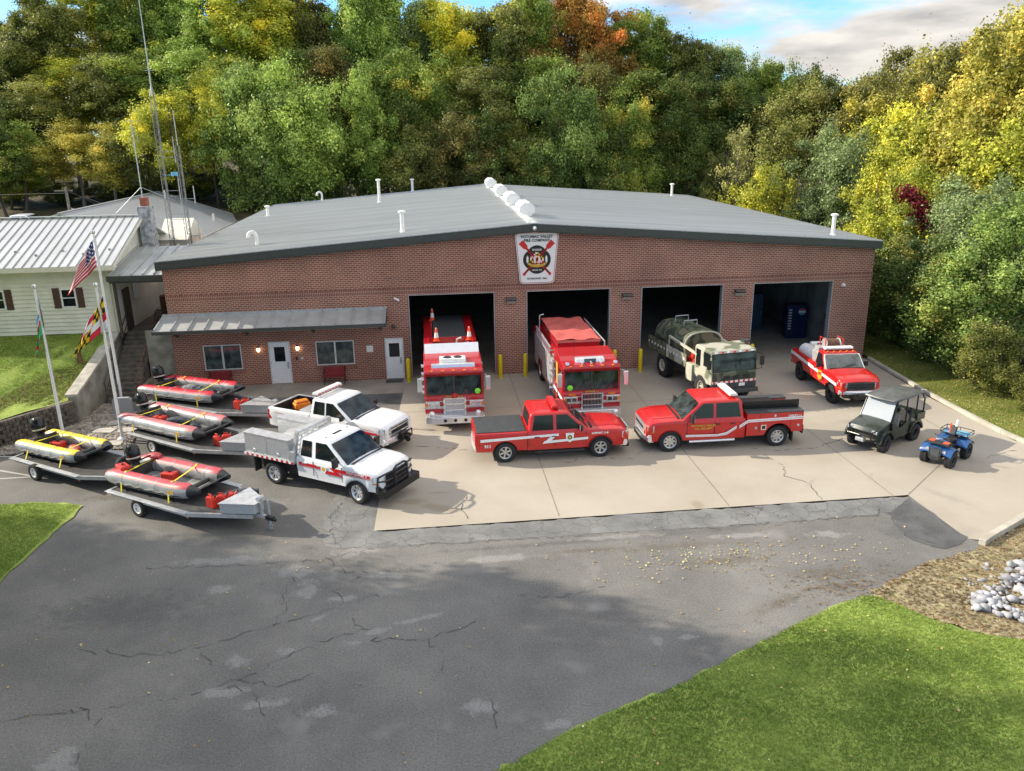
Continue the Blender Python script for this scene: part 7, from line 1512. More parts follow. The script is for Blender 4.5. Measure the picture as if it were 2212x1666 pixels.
# second trailer and boat, coupled to the flatbed pickup
a2 = R(-36); trailer(.98, -7.0, a2, 'long aluminium boat trailer hitched to the white flatbed pickup', L=3.9, nose=2.35, jack=False)
c2 = (2.22, -7.72); b2 = R(-35); boat(c2[0], c2[1], .61, b2, 'second grey inflatable boat with pinkish tubes, seen between the flagpoles and flatbed', L=4.9, half=.74, r=.28, topm='tube_pink')
straps([(-1.3, .05), (1.0, -.2)], c2[0], c2[1], .61, b2, .74, .28, .5, ['yellow strap over the stern of the second boat', 'yellow strap over the bow of the second boat'])
tank(*loc_(*c2, b2, -1.0, .0), .76, b2+.1, 'orange red fuel tank in the second boat'); bag(*loc_(*c2, b2, .0, .1), .75, b2+.3, 'dark blue gear bag in the middle of the second boat', 'cloth_dark', 1.0, .22, 1); bag(*loc_(*c2, b2, .95, .1), .76, b2-.3, 'small dark bag near the bow of the second boat', 'cloth_dark', .6, .15, 2); bag(*loc_(*c2, b2, -1.75, .25), .75, b2+1.3, 'grey bundle by the motor of the second boat', 'cloth_grey', .6, .18, 4)
for i, (u, v, l) in enumerate([(4.3, -.3, 'left red fuel can on the second trailer'), (4.5, -.02, 'right red fuel can on the second trailer')]): jerry(*loc_(.98, -7.0, a2, u, v), .605, a2+.7*i, l)
# third
a3 = R(-31); trailer(.45, -2.95, a3, 'farthest boat trailer hitched to the white open bed pickup', L=4.0, nose=2.5, jack=False)
c3 = (1.72, -3.5); b3 = R(-27); boat(c3[0], c3[1], .66, b3, 'farthest inflatable boat with bright red tube tops, nearest the brick wall', L=4.6, half=.78, r=.27, topm='tube_bright')
straps([(-1.1, .05), (1.0, -.15)], c3[0], c3[1], .66, b3, .78, .27, .5, ['yellow strap over the stern of the farthest boat', 'yellow strap over the bow of the farthest boat'])
bag(*loc_(*c3, b3, -.1, .1), .80, b3+.2, 'long grey gear bag in the farthest boat', 'cloth_grey', .9, .24, 1); bag(*loc_(*c3, b3, .8, .1), .80, b3-.1, 'dark gear bag toward the bow of the farthest boat', 'cloth_dark', .8, .2, 6); bag(*loc_(*c3, b3, -.85, .0), .80, b3+.2, 'red and white bag near the stern of the farthest boat', 'vinyl_red', .5, .16, 7)
for i, (u, v, l) in enumerate([(4.45, -.3, 'left red fuel can on the farthest trailer'), (4.65, -.05, 'right red fuel can on the farthest trailer')]): jerry(*loc_(.45, -2.95, a3, u, v), .605, a3+.6*i, l)
# fourth, yellow
a4 = R(-34); trailer(-2.6, -9.05, a4, 'dark decked boat trailer at the left edge with a spare wheel', L=3.9, nose=1.9, w=.98, deckm='deck_dark', box_=False, deck_z=.55, frame='alu_dull')
c4 = (-1.25, -9.75); b4 = R(-32); boat(c4[0], c4[1], .56, b4, 'grey inflatable boat with bright yellow tube tops at the left edge', L=3.7, half=.60, r=.25, topm='tube_yellow')
straps([(-.85, .1), (.85, -.1)], c4[0], c4[1], .56, b4, .60, .25, .45, ['yellow strap over the stern of the yellow topped boat', 'yellow strap over the bow of the yellow topped boat'])
tank(*loc_(*c4, b4, -.5, .05), .70, b4+.2, 'red fuel tank in the yellow topped boat'); bag(*loc_(*c4, b4, .45, .05), .70, b4-.3, 'dark red and grey bag in the yellow topped boat', 'vinyl_red', .6, .16, 9)
x_, y_ = loc_(-2.6, -9.05, a4, 4.5, .35); t = thing('spare_wheel', 'spare wheel standing at the nose of the dark decked trailer', 'wheel', (x_, y_, 0.30), a4+R(90)); wheel(t, 0, 0, .31, .19, .17, 'disc', 'rim_white', nspoke=5)
# ---------------------------------------------------------------- trees
def leafmat(name, a, b, c=None, tr=.32):
    m = bpy.data.materials.new('leaf_'+name); m.use_nodes = True; t = m.node_tree; p = t.nodes['Principled BSDF']; out = t.nodes['Material Output']
    p.inputs['Roughness'].default_value = .55; p.inputs['Specular IOR Level'].default_value = .3
    at = N(t, 'ShaderNodeAttribute', attribute_name='tone'); oi = N(t, 'ShaderNodeObjectInfo')
    ad = N(t, 'ShaderNodeMath', operation='MULTIPLY_ADD'); L(t, oi, 'Random', ad, 0); ad.inputs[1].default_value = .30; L(t, at, 'Fac', ad, 2)
    sb = N(t, 'ShaderNodeMath', operation='SUBTRACT'); L(t, ad, 0, sb, 0); sb.inputs[1].default_value = .15
    r = N(t, 'ShaderNodeValToRGB'); e = r.color_ramp.elements; e[0].position = .12; e[0].color = tuple(a)+(1,); e[1].position = .72; e[1].color = tuple(b)+(1,)
    if c: x = e.new(.93); x.color = tuple(c)+(1,)
    L(t, sb, 0, r, 'Fac'); L(t, r, 'Color', p, 'Base Color')
    tl = N(t, 'ShaderNodeBsdfTranslucent'); L(t, r, 'Color', tl, 'Color'); mx = N(t, 'ShaderNodeMixShader'); mx.inputs[0].default_value = tr
    L(t, p, 'BSDF', mx, 1); L(t, tl, 'BSDF', mx, 2); L(t, mx, 'Shader', out, 'Surface'); M['leaf_'+name] = m
LM = {'darkgreen': ((0.078, 0.122, 0.025), (0.194, 0.254, 0.054), (0.337, 0.29, 0.054)), 'green': ((0.149, 0.217, 0.036), (0.399, 0.493, 0.091), (0.664, 0.552, 0.081)), 'midgreen': ((0.177, 0.267, 0.048), (0.503, 0.641, 0.135), (0.649, 0.746, 0.172)), 'greygreen': ((0.163, 0.222, 0.082), (0.394, 0.487, 0.182), (0.557, 0.6, 0.218)), 'olive': ((0.12, 0.13, 0.03), (0.3, 0.32, 0.075), (0.44, 0.42, 0.09)), 'olive_gold': ((0.12, 0.125, 0.03), (0.3, 0.29, 0.07), (0.42, 0.34, 0.07)), 'olive_rust': ((0.11, 0.115, 0.03), (0.25, 0.25, 0.06), (0.42, 0.26, 0.07)), 'yellowgreen': ((0.272, 0.307, 0.039), (0.708, 0.716, 0.087), (1.037, 0.872, 0.077)), 'yellow_lime': ((0.248, 0.264, 0.031), (0.651, 0.651, 0.0775), (0.85, 0.744, 0.0775)), 'lime': ((0.139, 0.202, 0.0465), (0.341, 0.465, 0.109), (0.512, 0.589, 0.139)), 'sage': ((0.155, 0.202, 0.0775), (0.372, 0.465, 0.186), (0.496, 0.558, 0.232)), 'gold': ((0.253, 0.241, 0.04), (0.644, 0.575, 0.103), (0.85, 0.69, 0.138)), 'russet': ((0.139, 0.093, 0.031), (0.372, 0.202, 0.0543), (0.527, 0.217, 0.062)), 'orange': ((0.279, 0.186, 0.0388), (0.713, 0.372, 0.0775), (0.85, 0.341, 0.0775)), 'red': ((0.09, 0.012, 0.014), (0.2, 0.02, 0.03), (0.26, 0.03, 0.03)), 'twiggy': ((0.217, 0.217, 0.0775), (0.527, 0.527, 0.155), (0.682, 0.589, 0.186))}
for k, v in LM.items(): leafmat(k, *v)
def crown_mesh(name, H, r, base, nclump, nleaf, size, seed, droop=0, shape=1.0):
    rg = np.random.default_rng(seed); V = []; tone = []; cz = (H+base)/2; hh = (H-base)/2
    lob = rg.uniform(0, 6.28, 6)
    for c in range(nclump):
        if c % 9 == 0: limb = rg.normal(size=3); limb /= np.linalg.norm(limb); limb[2] = limb[2]*.95+.10; lq = rg.uniform(.82, 1.1)
        u_ = (c % 9+1)/9; d = limb+rg.normal(0, .20, 3)*(.5+u_); d /= np.linalg.norm(d); th = math.atan2(d[1], d[0])
        q = (.34+.66*u_**.7)*lq if c > nclump*.08 else rg.random()*.5
        lobe = 1+.16*math.sin(2*th+lob[0])+.13*math.sin(3*th+lob[1]+d[2]*2)+.12*math.sin(5*d[2]+lob[2])
        w = (1-max(0, d[2])**2.2*.30)*(1-max(0, -d[2])*.25)
        cen = np.array([d[0]*r*w*lobe*q, d[1]*r*w*lobe*q, cz+d[2]*hh*q*(1.0+.06*math.sin(th*2+lob[3]))])
        cr = rg.uniform(.55, 1.35)*r*.20; an = rg.uniform(.65, 1.35, 3); n = int(nleaf*rg.uniform(.6, 1.3)); tb = rg.normal(.45, .24)
        p = rg.normal(size=(n, 3)); p /= np.linalg.norm(p, axis=1, keepdims=True); rad = cr*np.abs(rg.normal(.62, .34, (n, 1)))
        nrm = p+rg.normal(0, .6, (n, 3))+[0, 0, .2]; nrm /= np.linalg.norm(nrm, axis=1, keepdims=True)
        pos = cen+p*rad*an; pos[:, 2] -= droop*np.linalg.norm(p[:, :2], axis=1)**2*cr
        t = np.cross(nrm, rg.normal(size=(n, 3))); t /= np.linalg.norm(t, axis=1, keepdims=True); b = np.cross(nrm, t)
        s = size*rg.uniform(.55, 1.25, (n, 1)); s2 = s*rg.uniform(.5, .9, (n, 1))
        V.append(np.stack([pos-t*s, pos-b*s2, pos+t*s, pos+b*s2], 1)); tone.append(np.clip(tb+rg.normal(0, .19, n), 0, 1))
    V = np.concatenate(V).reshape(-1, 3); nf = len(V)//4; F = np.arange(nf*4).reshape(-1, 4)
    o = fast(name, V, F, 'leaf_green', tone=np.concatenate(tone)); me = o.data; bpy.data.objects.remove(o); return me
def trunk_mesh(H, r, base, seed, tr=.24, multi=1):
    rg = random.Random(seed); g = MB()
    for m_ in range(multi):
        ox, oy = (rg.uniform(-.3, .3), rg.uniform(-.3, .3)) if multi > 1 else (0, 0); lx, ly = rg.uniform(-.5, .5)*(1+multi*.4), rg.uniform(-.5, .5)*(1+multi*.4)
        pts = [(ox, oy, -2.5)]+[(ox+lx*k/5+rg.uniform(-.12, .12), oy+ly*k/5+rg.uniform(-.12, .12), H*.86*k/5) for k in range(6)]
        g.tube(pts, [tr*1.3]+[tr*(1-.16*k) for k in range(6)], 7)
        for k in range(9):
            z = H*(.22+.62*k/9); a = rg.uniform(0, 6.28); l = r*rg.uniform(.5, .95)*(1-.3*k/9); q = tr*(.5-.035*k); x0, y0 = ox+lx*z/H, oy+ly*z/H
            g.tube([(x0, y0, z), (x0+.5*l*math.cos(a), y0+.5*l*math.sin(a), z+l*.35), (x0+l*math.cos(a+.3), y0+l*math.sin(a+.3), z+l*.8)], [q, q*.6, q*.2], 5)
    o = g.build('trunk', 'bark'); me = o.data; bpy.data.objects.remove(o); return me
PROTO = dict(tall=[], mid=[], low=[])
for i in range(5): PROTO['tall'].append((24, 4.6, crown_mesh('crown', 24, 4.9, 7.5, 216, 400, .115, 10+i), trunk_mesh(24, 4.6, 7, 10+i, .26)))
for i in range(5): PROTO['mid'].append((14, 3.6, crown_mesh('crown', 14, 3.9, 3.4, 153, 360, .09, 30+i, droop=.3 if i % 2 else 0), trunk_mesh(14, 3.6, 3, 30+i, .17)))
for i in range(4): PROTO['low'].append((9, 2.8, crown_mesh('crown', 9, 3.1, .6, 117, 330, .075, 50+i), trunk_mesh(9, 2.8, 1, 50+i, .10, multi=3)))
TW = trunk_mesh(9, 3.2, 1, 77, .07, multi=9); TWC = crown_mesh('crown', 9, 3.0, 3.0, 45, 130, .08, 78)
CW = dict(darkgreen='dark green', green='green', midgreen='fresh green', greygreen='grey green', olive='olive', olive_gold='olive gold', olive_rust='olive and rust', yellowgreen='yellow green', yellow_lime='pale yellow', lime='light green feathery', sage='sage green', gold='golden yellow', russet='russet brown', orange='orange', red='dark red', twiggy='half bare twiggy')
def gh(x, y): return lawn_h(x, y) if x < -3 else ground_h(x, y)
def add_tree(x, y, top, r, c, p, label, group, seed, base=None):
    rg = random.Random(seed); H0, r0, cm, tm = rg.choice(PROTO[p]); zb = gh(x, y)-.1 if base is None else base; H = top-zb
    t = thing({'tall': 'broadleaf_tree', 'mid': 'broadleaf_tree', 'low': 'small_tree'}[p], label, 'tree', (x, y, zb), rg.uniform(0, 6.28), group); t.scale = (r/r0*rg.uniform(.92, 1.1), r/r0*rg.uniform(.92, 1.1), H/H0)
    if c == 'twiggy': cm, tm = TWC, TW
    k = bpy.data.objects.new('crown', cm); col.objects.link(k); k.parent = t; k.material_slots[0].link = 'OBJECT'; k.material_slots[0].material = M['leaf_'+c]
    u = bpy.data.objects.new('trunk', tm); col.objects.link(u); u.parent = t; u.material_slots[0].link = 'OBJECT'; u.material_slots[0].material = M['bark_grey' if c in ('twiggy', 'sage', 'gold') else 'bark']
    return t
TREES = [(-30.4,51.4,23.8,4.3,'darkgreen','tall'),(-27.9,52.4,24.6,4.4,'darkgreen','tall'),(-23,50.4,26.3,4.6,'olive','tall'),(-21.2,55.5,27.7,5,'yellowgreen','tall'),(-17.1,54.6,28.6,4.4,'green','tall'),(-13,53.2,28.6,4.5,'green','tall'),(-8.9,51,28.3,4.3,'midgreen','tall'),(-5.1,51.3,27.0,5.1,'yellowgreen','tall'),(-1.9,55,28.4,5,'yellow_lime','tall'),(1.7,54.8,28.2,4.4,'olive_rust','tall'),(6,51.9,28.3,4.8,'midgreen','tall'),(9.1,54.4,27.4,5.1,'midgreen','tall'),(13,55.3,26.5,4.3,'greygreen','tall'),(16.6,53.6,27.6,4.9,'yellowgreen','tall'),(20.5,53,27.0,4.4,'olive','tall'),(24.2,52.8,27.4,4.3,'green','tall'),(28.4,55.6,28.2,5.1,'russet','tall'),(31.7,53.3,27.7,4.5,'orange','tall'),(36.1,55.5,26.5,4.8,'green','tall'),(40.3,55.3,23.7,5,'olive','tall'),(43,53.1,22.3,4.6,'olive','tall'),(46.7,53.6,21,4.6,'greygreen','tall'),(49.6,51,20.4,4.5,'green','tall'),(55.6,54.9,20.7,4.2,'darkgreen','tall'),(57.4,50.3,17.9,4.8,'darkgreen','tall'),(-27,45.1,16.5,4.5,'darkgreen','tall'),(-23.8,45.9,18.2,4.3,'olive','tall'),(-21.5,48,19.5,4.2,'yellowgreen','tall'),(-16.5,45.7,19.7,4.2,'olive','tall'),(-13.5,46.5,20.6,4.3,'green','tall'),(-9.4,45.4,20.3,4.7,'midgreen','tall'),(-5.6,45.3,19.6,4.6,'green','tall'),(0.5,47.6,19.4,4.1,'green','tall'),(3.6,44.2,20.1,4.2,'olive_rust','tall'),(7.4,47.1,20.6,4.6,'midgreen','tall'),(10.9,44.9,19.1,4.3,'green','tall'),(14.5,44.7,18.6,4.5,'green','tall'),(18.1,44.2,18.2,4.7,'olive','tall'),(22.1,47.6,18.8,5,'darkgreen','tall'),(25.3,46.9,19.2,5,'green','tall'),(28.5,44.1,20.2,4.3,'olive_rust','tall'),(33.1,47.9,19.2,4.8,'green','tall'),(36.4,45.6,18.6,4.9,'darkgreen','tall'),(40.1,46.5,17.7,4.8,'darkgreen','tall'),(43.6,45.2,16.8,4.2,'darkgreen','tall'),(47.8,45.8,16.3,4.1,'darkgreen','tall'),(51.7,45.5,16.7,5,'darkgreen','tall'),(-23.3,38.3,13.1,3.2,'green','mid'),(-24.5,37.2,13.9,3.4,'darkgreen','mid'),(-18.9,40.1,13.5,3.6,'gold','mid'),(-15.3,38.2,13.3,3.3,'gold','mid'),(-25.7,40.9,9.9,3.6,'yellow_lime','mid'),(-12,37.8,14.5,3.3,'olive','mid'),(-9.3,37.2,16.1,3.4,'yellowgreen','mid'),(-6.7,39.7,17.2,3.3,'yellowgreen','mid'),(-2.4,37.2,18.2,3.7,'lime','mid'),(0.6,38,18.6,4.2,'midgreen','mid'),(3.6,37.5,15.5,3.7,'midgreen','mid'),(6.8,40.1,17.5,3.6,'midgreen','mid'),(10,41,15.1,3.7,'darkgreen','mid'),(12.9,38,13,3.6,'olive','mid'),(15.6,37.1,13.8,3.6,'olive_rust','mid'),(18.4,38,13.3,4.1,'darkgreen','mid'),(21.6,40.3,13.3,3.7,'olive','mid'),(25.3,37.1,18,3.5,'lime','mid'),(28.7,38,14,3.4,'darkgreen','mid'),(26.1,37.9,12.4,4.1,'darkgreen','mid'),(31.7,37.6,15.2,3.3,'green','mid'),(36.2,40.7,13.2,3.8,'darkgreen','mid'),(39.6,41,11.4,3.6,'darkgreen','mid'),(5,36.4,9.3,2.7,'darkgreen','low'),(13,35.9,8.7,2.4,'darkgreen','low'),(20.2,34.8,8.2,3,'darkgreen','low'),(29.2,34.5,9.3,2.9,'darkgreen','low'),(37.9,36.3,8.5,2.4,'darkgreen','low'),(40.7,33,11.6,3.4,'twiggy','low'),(40.6,28,9.5,3,'yellow_lime','low'),(39.5,34,9.8,2.6,'olive','low'),(40.2,22,10.1,3,'yellow_lime','low'),(48.6,36,16.2,4.6,'olive','tall'),(50.9,34,18.1,4.6,'olive_gold','tall'),(57.2,40,17.2,4.2,'olive_rust','tall'),(57.5,36,18.1,4.6,'olive_gold','tall'),(44.4,24,11.7,4.2,'sage','mid'),(44.6,20,11,3.8,'sage','mid'),(44.4,30,13.2,3.6,'olive','mid'),(54.4,26,18.6,5,'gold','tall'),(54.7,22,19.3,5,'olive_gold','tall'),(55.8,20,21.2,5.2,'gold','tall'),(52,12,19.3,5,'gold','tall'),(47.9,20,13.9,4.6,'yellowgreen','mid'),(47.6,15,13.4,4.6,'yellow_lime','mid'),(47.9,11,13,4.6,'gold','mid'),(46.8,6,12.1,4.4,'yellow_lime','mid'),(43,12,10.2,3.4,'yellow_lime','mid'),(42.8,8,9.2,3.4,'yellowgreen','mid'),(41.9,3,8.7,3.2,'sage','mid'),(41.1,-1,9,3.2,'sage','mid'),(40.3,-4,8.6,3,'lime','mid'),(39.5,6,6.8,2.6,'darkgreen','low'),(39,3,6.8,2.6,'darkgreen','low'),(38.7,0.5,6.6,2.6,'darkgreen','low'),(38.6,-2,6.4,2.6,'darkgreen','low'),(38.6,-4,6.7,2.6,'lime','low'),(38.4,-6.5,4.2,1.8,'olive','low'),(41.7,12,7.3,2.6,'green','low'),(38.3,-9.5,2.6,1.4,'olive','low'),(-22,43,8.5,3.2,'darkgreen','low'),(-17.5,44,9,3.2,'olive','low'),(-13,43.5,8.5,3.2,'darkgreen','low'),(-9.5,44,9.5,3.2,'green','low'),(-5.8,43,9,3.2,'darkgreen','low'),(-3.2,41,9,3.2,'darkgreen','low'),(-26.5,44,9,3.2,'darkgreen','low'),(-15.2,46,9,3.2,'darkgreen','low'),(-11.2,46.5,9,3.2,'darkgreen','low')]  # low growth mostly darkgreen, the wood's shade put into its leaf colour
def place_word(x, y, row):
    if y < 31 and x > 35: return None
    a = [(-22, 'above the hill pickup'), (-14, 'behind the house roof'), (-7, 'behind the plain roof'), (-2, 'behind the antenna towers'), (4, 'behind the station left eave'), (11, 'behind the left roof pipes'), (17, 'left of the ridge vents'), (22, 'just behind the ridge vents'), (30, 'right of the ridge vents'), (38, 'behind the right roof half'), (47, 'near the right roof end'), (99, 'at the wood right end')]
    for k, s in a:
        if x < k: return s
ORD = ['first', 'second', 'third', 'fourth', 'fifth', 'sixth', 'seventh', 'eighth', 'ninth', 'tenth', 'eleventh', 'twelfth', 'thirteenth', 'fourteenth', 'fifteenth', 'sixteenth', 'seventeenth', 'eighteenth', 'nineteenth', 'twentieth', 'twentyfirst', 'twentysecond', 'twentythird', 'twentyfourth', 'twentyfifth', 'twentysixth', 'twentyseventh', 'twentyeighth', 'twentyninth', 'thirtieth']
rows = {}
for i, (x, y, top, r, c, p) in enumerate(TREES):
    row = 'right' if (x > 35 and y < 34.05) else ('back' if y > 49 else 'middle' if y > 43 else 'front' if p == 'mid' else 'low'); rows.setdefault(row, []).append((x, i))
rank = {}
for k, v in rows.items():
    for j, (x, i) in enumerate(sorted(v)): rank[i] = (k, j, len(v))
for i, (x, y, top, r, c, p) in enumerate(TREES):
    k, j, n = rank[i]; rw = dict(right='slope trees right of the station', back='skyline row', middle='middle row of the wood', front='front row of the wood', low='low growth behind the roof')[k]
    side = ORD[j]+' from left' if j < n/2 else (ORD[n-1-j]+' from right' if n-1-j > 0 else 'rightmost')
    if k == 'right':
        q = sorted([(-tt[1], ii) for ii, tt in enumerate(TREES) if rank[ii][0] == 'right']); jj = [ii for _, ii in q].index(i); lab = '%s %s on the right slope, %s counting from the back' % (CW[c], 'tree' if p != 'low' else 'small tree', ORD[jj] if jj < 27 else 'last')
        if jj >= 27: lab = '%s %s on the right slope, nearest but %s' % (CW[c], 'tree', ORD[len(q)-1-jj])
    else: pw = place_word(x, y, k); lab = '%s tree %s, %s in %s' % (CW[c], pw, side, {'back': 'skyline', 'middle': 'midrow', 'front': 'front', 'low': 'undergrowth'}[k])
    add_tree(x, y, top, r, c, p, lab, rw, i*7+3)
# trees standing west of the drive, outside the picture, that shade the foreground
for i, (x, y, h, r, c) in enumerate([(-13, -15.6, 13, 4.6, 'green'), (-19, -17.0, 17, 5.2, 'olive'), (-14.5, -20.5, 16, 5, 'green'), (-25, -15.8, 20, 5.0, 'midgreen'), (-10, -22.5, 13, 4.2, 'yellowgreen'), (-20, -23, 21, 5.5, 'green'), (-12, -27.5, 15, 5, 'olive'), (-24, -28, 22, 5.5, 'green'), (-28, -21.5, 23.5, 5, 'olive'), (-16, -17.8, 15, 4.8, 'green'), (-22, -20, 19, 5, 'midgreen'), (-17, -24.5, 18, 5, 'green'), (-7.5, -20.5, 10, 3.6, 'green'), (-21.5, -13.2, 18, 4, 'olive'), (-26.5, -10.2, 21, 4.4, 'green'), (-24.5, -13.5, 28, 5.2, 'midgreen'), (-30, -18, 27, 5.4, 'green'), (-13, -24, 14, 4.8, 'olive'), (-6.5, -18.2, 17, 4.2, 'green'), (-9, -16.2, 16.5, 3.6, 'midgreen'), (-7, -22, 19, 4.2, 'olive'), (-18, -12.6, 22, 3.8, 'green'), (-4.4, -18.7, 17.5, 3.6, 'green'), (-5.4, -21.6, 16.5, 3.7, 'midgreen'), (-4.8, -16.9, 15.5, 3.0, 'olive')]):
    add_tree(x, y, h, r, c, 'mid', '%s tree west of the drive, %s counting from the trailers' % (CW[c], ORD[i]), 'trees shading the drive', 500+i, base=0)
# red creeper climbing a dead trunk on the right slope
t = thing('leaning_creeper', 'dead leaning trunk wrapped in dark red creeper among the yellow trees', 'creeper', (42.6, 1.5, -2.0)); g = MB(); g.tube([(0, 0, 0), (.6, 1.5, 4.5), (-.6, 3.5, 8.0), (-1.8, 5, 10.5)], [.22, .17, .12, .05], 7); g.tube([(-.2, 2.6, 6.6), (-2.4, 2.6, 7.8)], [.1, .03], 6); g.build('trunk', 'bark_grey', t)
rg = np.random.default_rng(9); V = []; path = [np.array(p, float) for p in [(0, 0, 2), (.6, 1.5, 4.5), (-.6, 3.5, 8.0), (-1.8, 5, 10.2)]]
pos = []
for k in range(5200): u = rg.random()*2.999; a = path[int(u)]; b = path[int(u)+1]; pos.append(a+(b-a)*(u-int(u))+rg.normal(0, .34, 3)*[1, 1, .7])
pos = np.array(pos); n = len(pos); t_ = rg.normal(size=(n, 3)); t_ /= np.linalg.norm(t_, axis=1, keepdims=True); b_ = np.cross(t_, rg.normal(size=(n, 3))); b_ /= np.linalg.norm(b_, axis=1, keepdims=True)
fast('creeper_leaves', np.stack([pos-t_*.1, pos-b_*.08, pos+t_*.1, pos+b_*.08], 1).reshape(-1, 3), np.arange(n*4).reshape(-1, 4), 'leaf_red', tone=np.clip(rg.normal(.5, .2, n), 0, 1), parent=t)
# shrubs along the verge
SH = [crown_mesh('foliage', 2.0, 1.1, .0, 45, 230, .05, 90+i) for i in range(3)]
ss = trunk_mesh(2.0, .9, .2, 95, .03, multi=4)
for i, (x, y, s, c) in enumerate([(39.3, 1.5, 1.1, 'darkgreen'), (39.6, -.8, 1.0, 'olive_rust'), (40.2, -2.6, 1.2, 'green'), (39.8, -4.4, 1.15, 'yellowgreen'), (40.6, -5.9, 1.3, 'olive'), (39.9, -7.4, 1.2, 'yellowgreen'), (41.2, -8.6, 1.3, 'lime'), (41.3, -4.2, 1.5, 'yellow_lime'), (40.8, -.2, 1.4, 'darkgreen'), (39.6, 4.6, 1.2, 'darkgreen'), (42.3, -6.6, 1.6, 'yellow_lime')]):
    t = thing('shrub', '%s shrub at the foot of the right slope, %s from the kerb end' % (CW[c], ORD[i]), 'shrub', (x, y, ground_h(x, y)-.1), i*1.3, 'shrubs along the grass verge'); t.scale = (s, s, s)
    k = bpy.data.objects.new('foliage', SH[i % 3]); col.objects.link(k); k.parent = t; k.material_slots[0].link = 'OBJECT'; k.material_slots[0].material = M['leaf_'+c]; u = bpy.data.objects.new('stem', ss); col.objects.link(u); u.parent = t
# ---------------------------------------------------------------- grass blades and fallen leaves
leafmat('grass', (.18, .27, .05), (.44, .54, .14), (.62, .62, .24), .5); leafmat('grass_dry', (.14, .18, .03), (.32, .34, .08), (.48, .38, .15), .3); leafmat('fallen', (.34, .22, .07), (.66, .54, .24), (.82, .76, .55), .1); leafmat('brown_leaf', (.10, .06, .025), (.30, .20, .09), (.50, .38, .18), .1)
def scatter(name, poly, n, zf, m, kind, seed, label, cat, hole=None, dens=None):
    rg = np.random.default_rng(seed); P = np.array(poly); x0, y0 = P.min(0); x1, y1 = P.max(0); pts = rg.uniform([x0, y0], [x1, y1], (int(n*4), 2)); ins = np.zeros(len(pts), bool); j = len(P)-1
    for i in range(len(P)):
        xi, yi = P[i]; xj, yj = P[j]; c = ((yi > pts[:, 1]) != (yj > pts[:, 1])) & (pts[:, 0] < (xj-xi)*(pts[:, 1]-yi)/(yj-yi+1e-12)+xi); ins ^= c; j = i
    pts = pts[ins]
    if dens is not None: pts = pts[rg.random(len(pts)) < dens(pts)]
    pts = pts[:n]; k = len(pts); z = np.array([zf(a, b) for a, b in pts]) if callable(zf) else np.full(k, zf); a = rg.uniform(0, 6.28, k)
    base = np.column_stack([pts, z]); X_, Y_ = pts[:, 0], pts[:, 1]; tone = np.clip(rg.normal(.42, .17, k)+.13*np.sin(X_*1.1+1.7*np.sin(Y_*.8))+.10*np.sin(Y_*2.3+X_*.7)+.07*np.sin(X_*5.1)*np.sin(Y_*4.3), 0, 1)
    if kind == 'blade':
        h = rg.uniform(.03, .065, k)[:, None]; w = rg.uniform(.008, .016, k)[:, None]; d = np.column_stack([np.cos(a), np.sin(a), np.zeros(k)]); ln = np.column_stack([rg.normal(0, .8, k), rg.normal(0, .8, k), np.ones(k)])
        V = np.stack([base-d*w, base+d*w, base+ln*h], 1).reshape(-1, 3); F = np.arange(k*3).reshape(-1, 3)
    else:
        s = rg.uniform(.02, .048, k)[:, None]; nrm = np.column_stack([rg.normal(0, .35, k), rg.normal(0, .35, k), np.ones(k)]); nrm /= np.linalg.norm(nrm, axis=1, keepdims=True)
        d = np.column_stack([np.cos(a), np.sin(a), np.zeros(k)]); d -= nrm*(d*nrm).sum(1, keepdims=True); e = np.cross(nrm, d); base[:, 2] += .02
        V = np.stack([base-d*s, base-e*s*.7, base+d*s, base+e*s*.7], 1).reshape(-1, 3); F = np.arange(k*4).reshape(-1, 4)
    return tag(fast(name, V, F, m, tone=tone), label, cat, kind='stuff')
vis_r = [(10.5, -29.5)]+[p for p in LR if 11 < p[0] < 27]+[(30, -25.2), (33, -27), (30, -31)]
scatter('grass_blades', [(x, y) for x, y in vis_r], 170000, .03, 'leaf_grass', 'blade', 1, 'short mown grass of the right hand lawn', 'grass')
scatter('grass_blades', [(-5, -12.9), (-1, -12.9), (.5, -13.3), (.3, -16.4), (.1, -18.5), (-4, -19)], 40000, .03, 'leaf_grass', 'blade', 2, 'short grass of the left corner lawn', 'grass')
scatter('grass_blades', [(-10, -9.9), (-6.5, -8.0), (-4.95, -6.7), (-3.95, -5.2), (-3.3, -4.2), (-3.3, 1.0), (-10, 1.0)], 60000, lawn_h, 'leaf_grass', 'blade', 3, 'grass on the bank under the yellow house', 'grass')
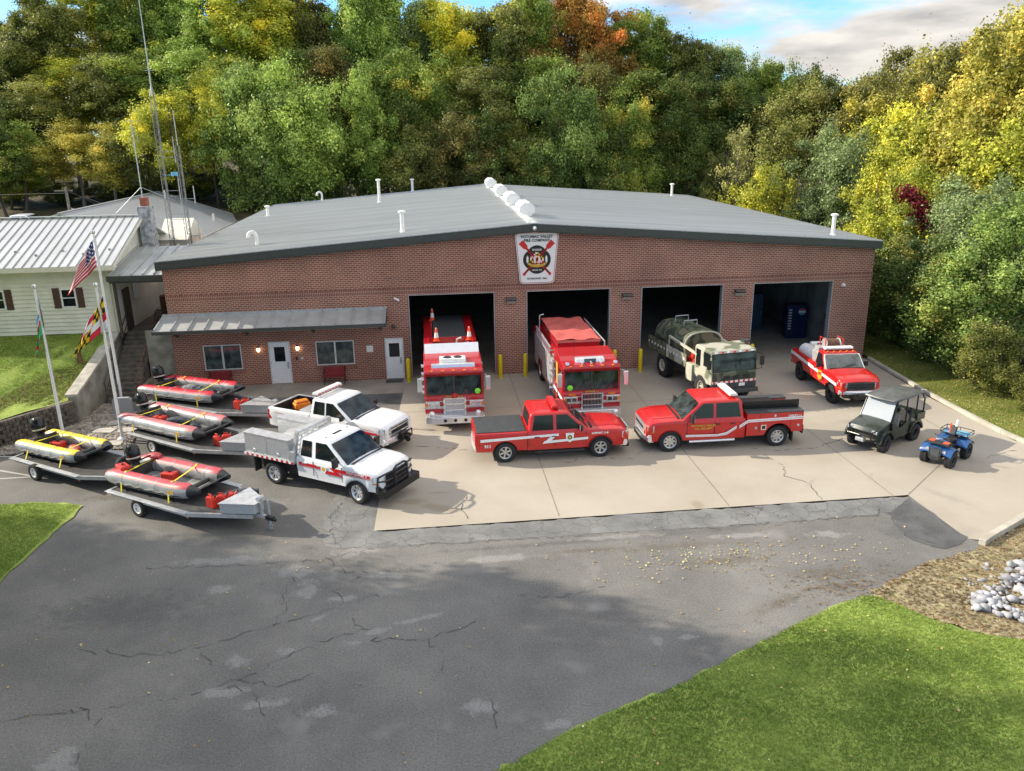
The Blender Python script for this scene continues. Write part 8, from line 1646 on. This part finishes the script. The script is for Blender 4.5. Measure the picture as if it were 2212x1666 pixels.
scatter('grass_blades', GS, 50000, .06, 'leaf_grass_dry', 'blade', 4, 'dry grass of the verge beyond the kerb', 'grass')
def dn(cx, cy, rx, ry): return lambda p: np.exp(-(((p[:, 0]-cx)/rx)**2+((p[:, 1]-cy)/ry)**2))
scatter('fallen_leaves', [(15.5, -18), (27, -18), (27, -20.2), (24, -21.2), (20, -21.6), (15.5, -20.6)], 420, .012, 'leaf_fallen', 'leaf', 5, 'small pale leaves strewn on the asphalt', 'leaves', dens=dn(20.8, -19.4, 3.2, .8))
scatter('fallen_leaves', [(.5, -17), (10, -16.8), (28, -17), (28, -19.5), (23.5, -21.6), (13, -26.5), (9, -28), (1, -28)], 150, .012, 'leaf_fallen', 'leaf', 6, 'few leaves scattered over the whole drive', 'leaves')
scatter('fallen_leaves', [(21.5, -20.6), (25.5, -19.6), (28, -19.9), (24.1, -21.9), (22, -22.6), (20, -23.6)], 900, .014, 'leaf_brown_leaf', 'leaf', 11, 'brown leaves drifted along the lawn edge', 'leaves', dens=dn(23.8, -21.4, 1.8, .7))
scatter('fallen_leaves', LR[3:-3]+[(30, -31), (12, -31)], 260, .07, 'leaf_fallen', 'leaf', 7, 'yellow leaves lying on the right lawn', 'leaves')
scatter('leaf_litter', MU[:10]+[(34, -26), (38, -16), (36.1, -15.5), (31.1, -18.4)], 16000, .02, 'leaf_brown_leaf', 'leaf', 8, 'thick brown leaf litter round the pale rocks', 'leaves')
scatter('leaf_litter', GS, 2600, .08, 'leaf_fallen', 'leaf', 9, 'yellow leaves on the verge grass', 'leaves')
scatter('leaf_litter', [(-7.5, -8.6), (-4.95, -6.8), (-3.95, -5.4), (-3.2, -4.4), (-3.2, -1.2), (-4.6, -2.6), (-6, -5.2)], 5200, lawn_h, 'leaf_brown_leaf', 'leaf', 10, 'brown leaf litter above the stone wall', 'leaves')
scatter('leaf_litter', [(36, -12), (45, -9), (60, 5), (60, 34), (37, 34), (38.5, 2)], 22000, ground_h, 'leaf_brown_leaf', 'leaf', 12, 'dead leaves covering the wooded right slope', 'leaves')
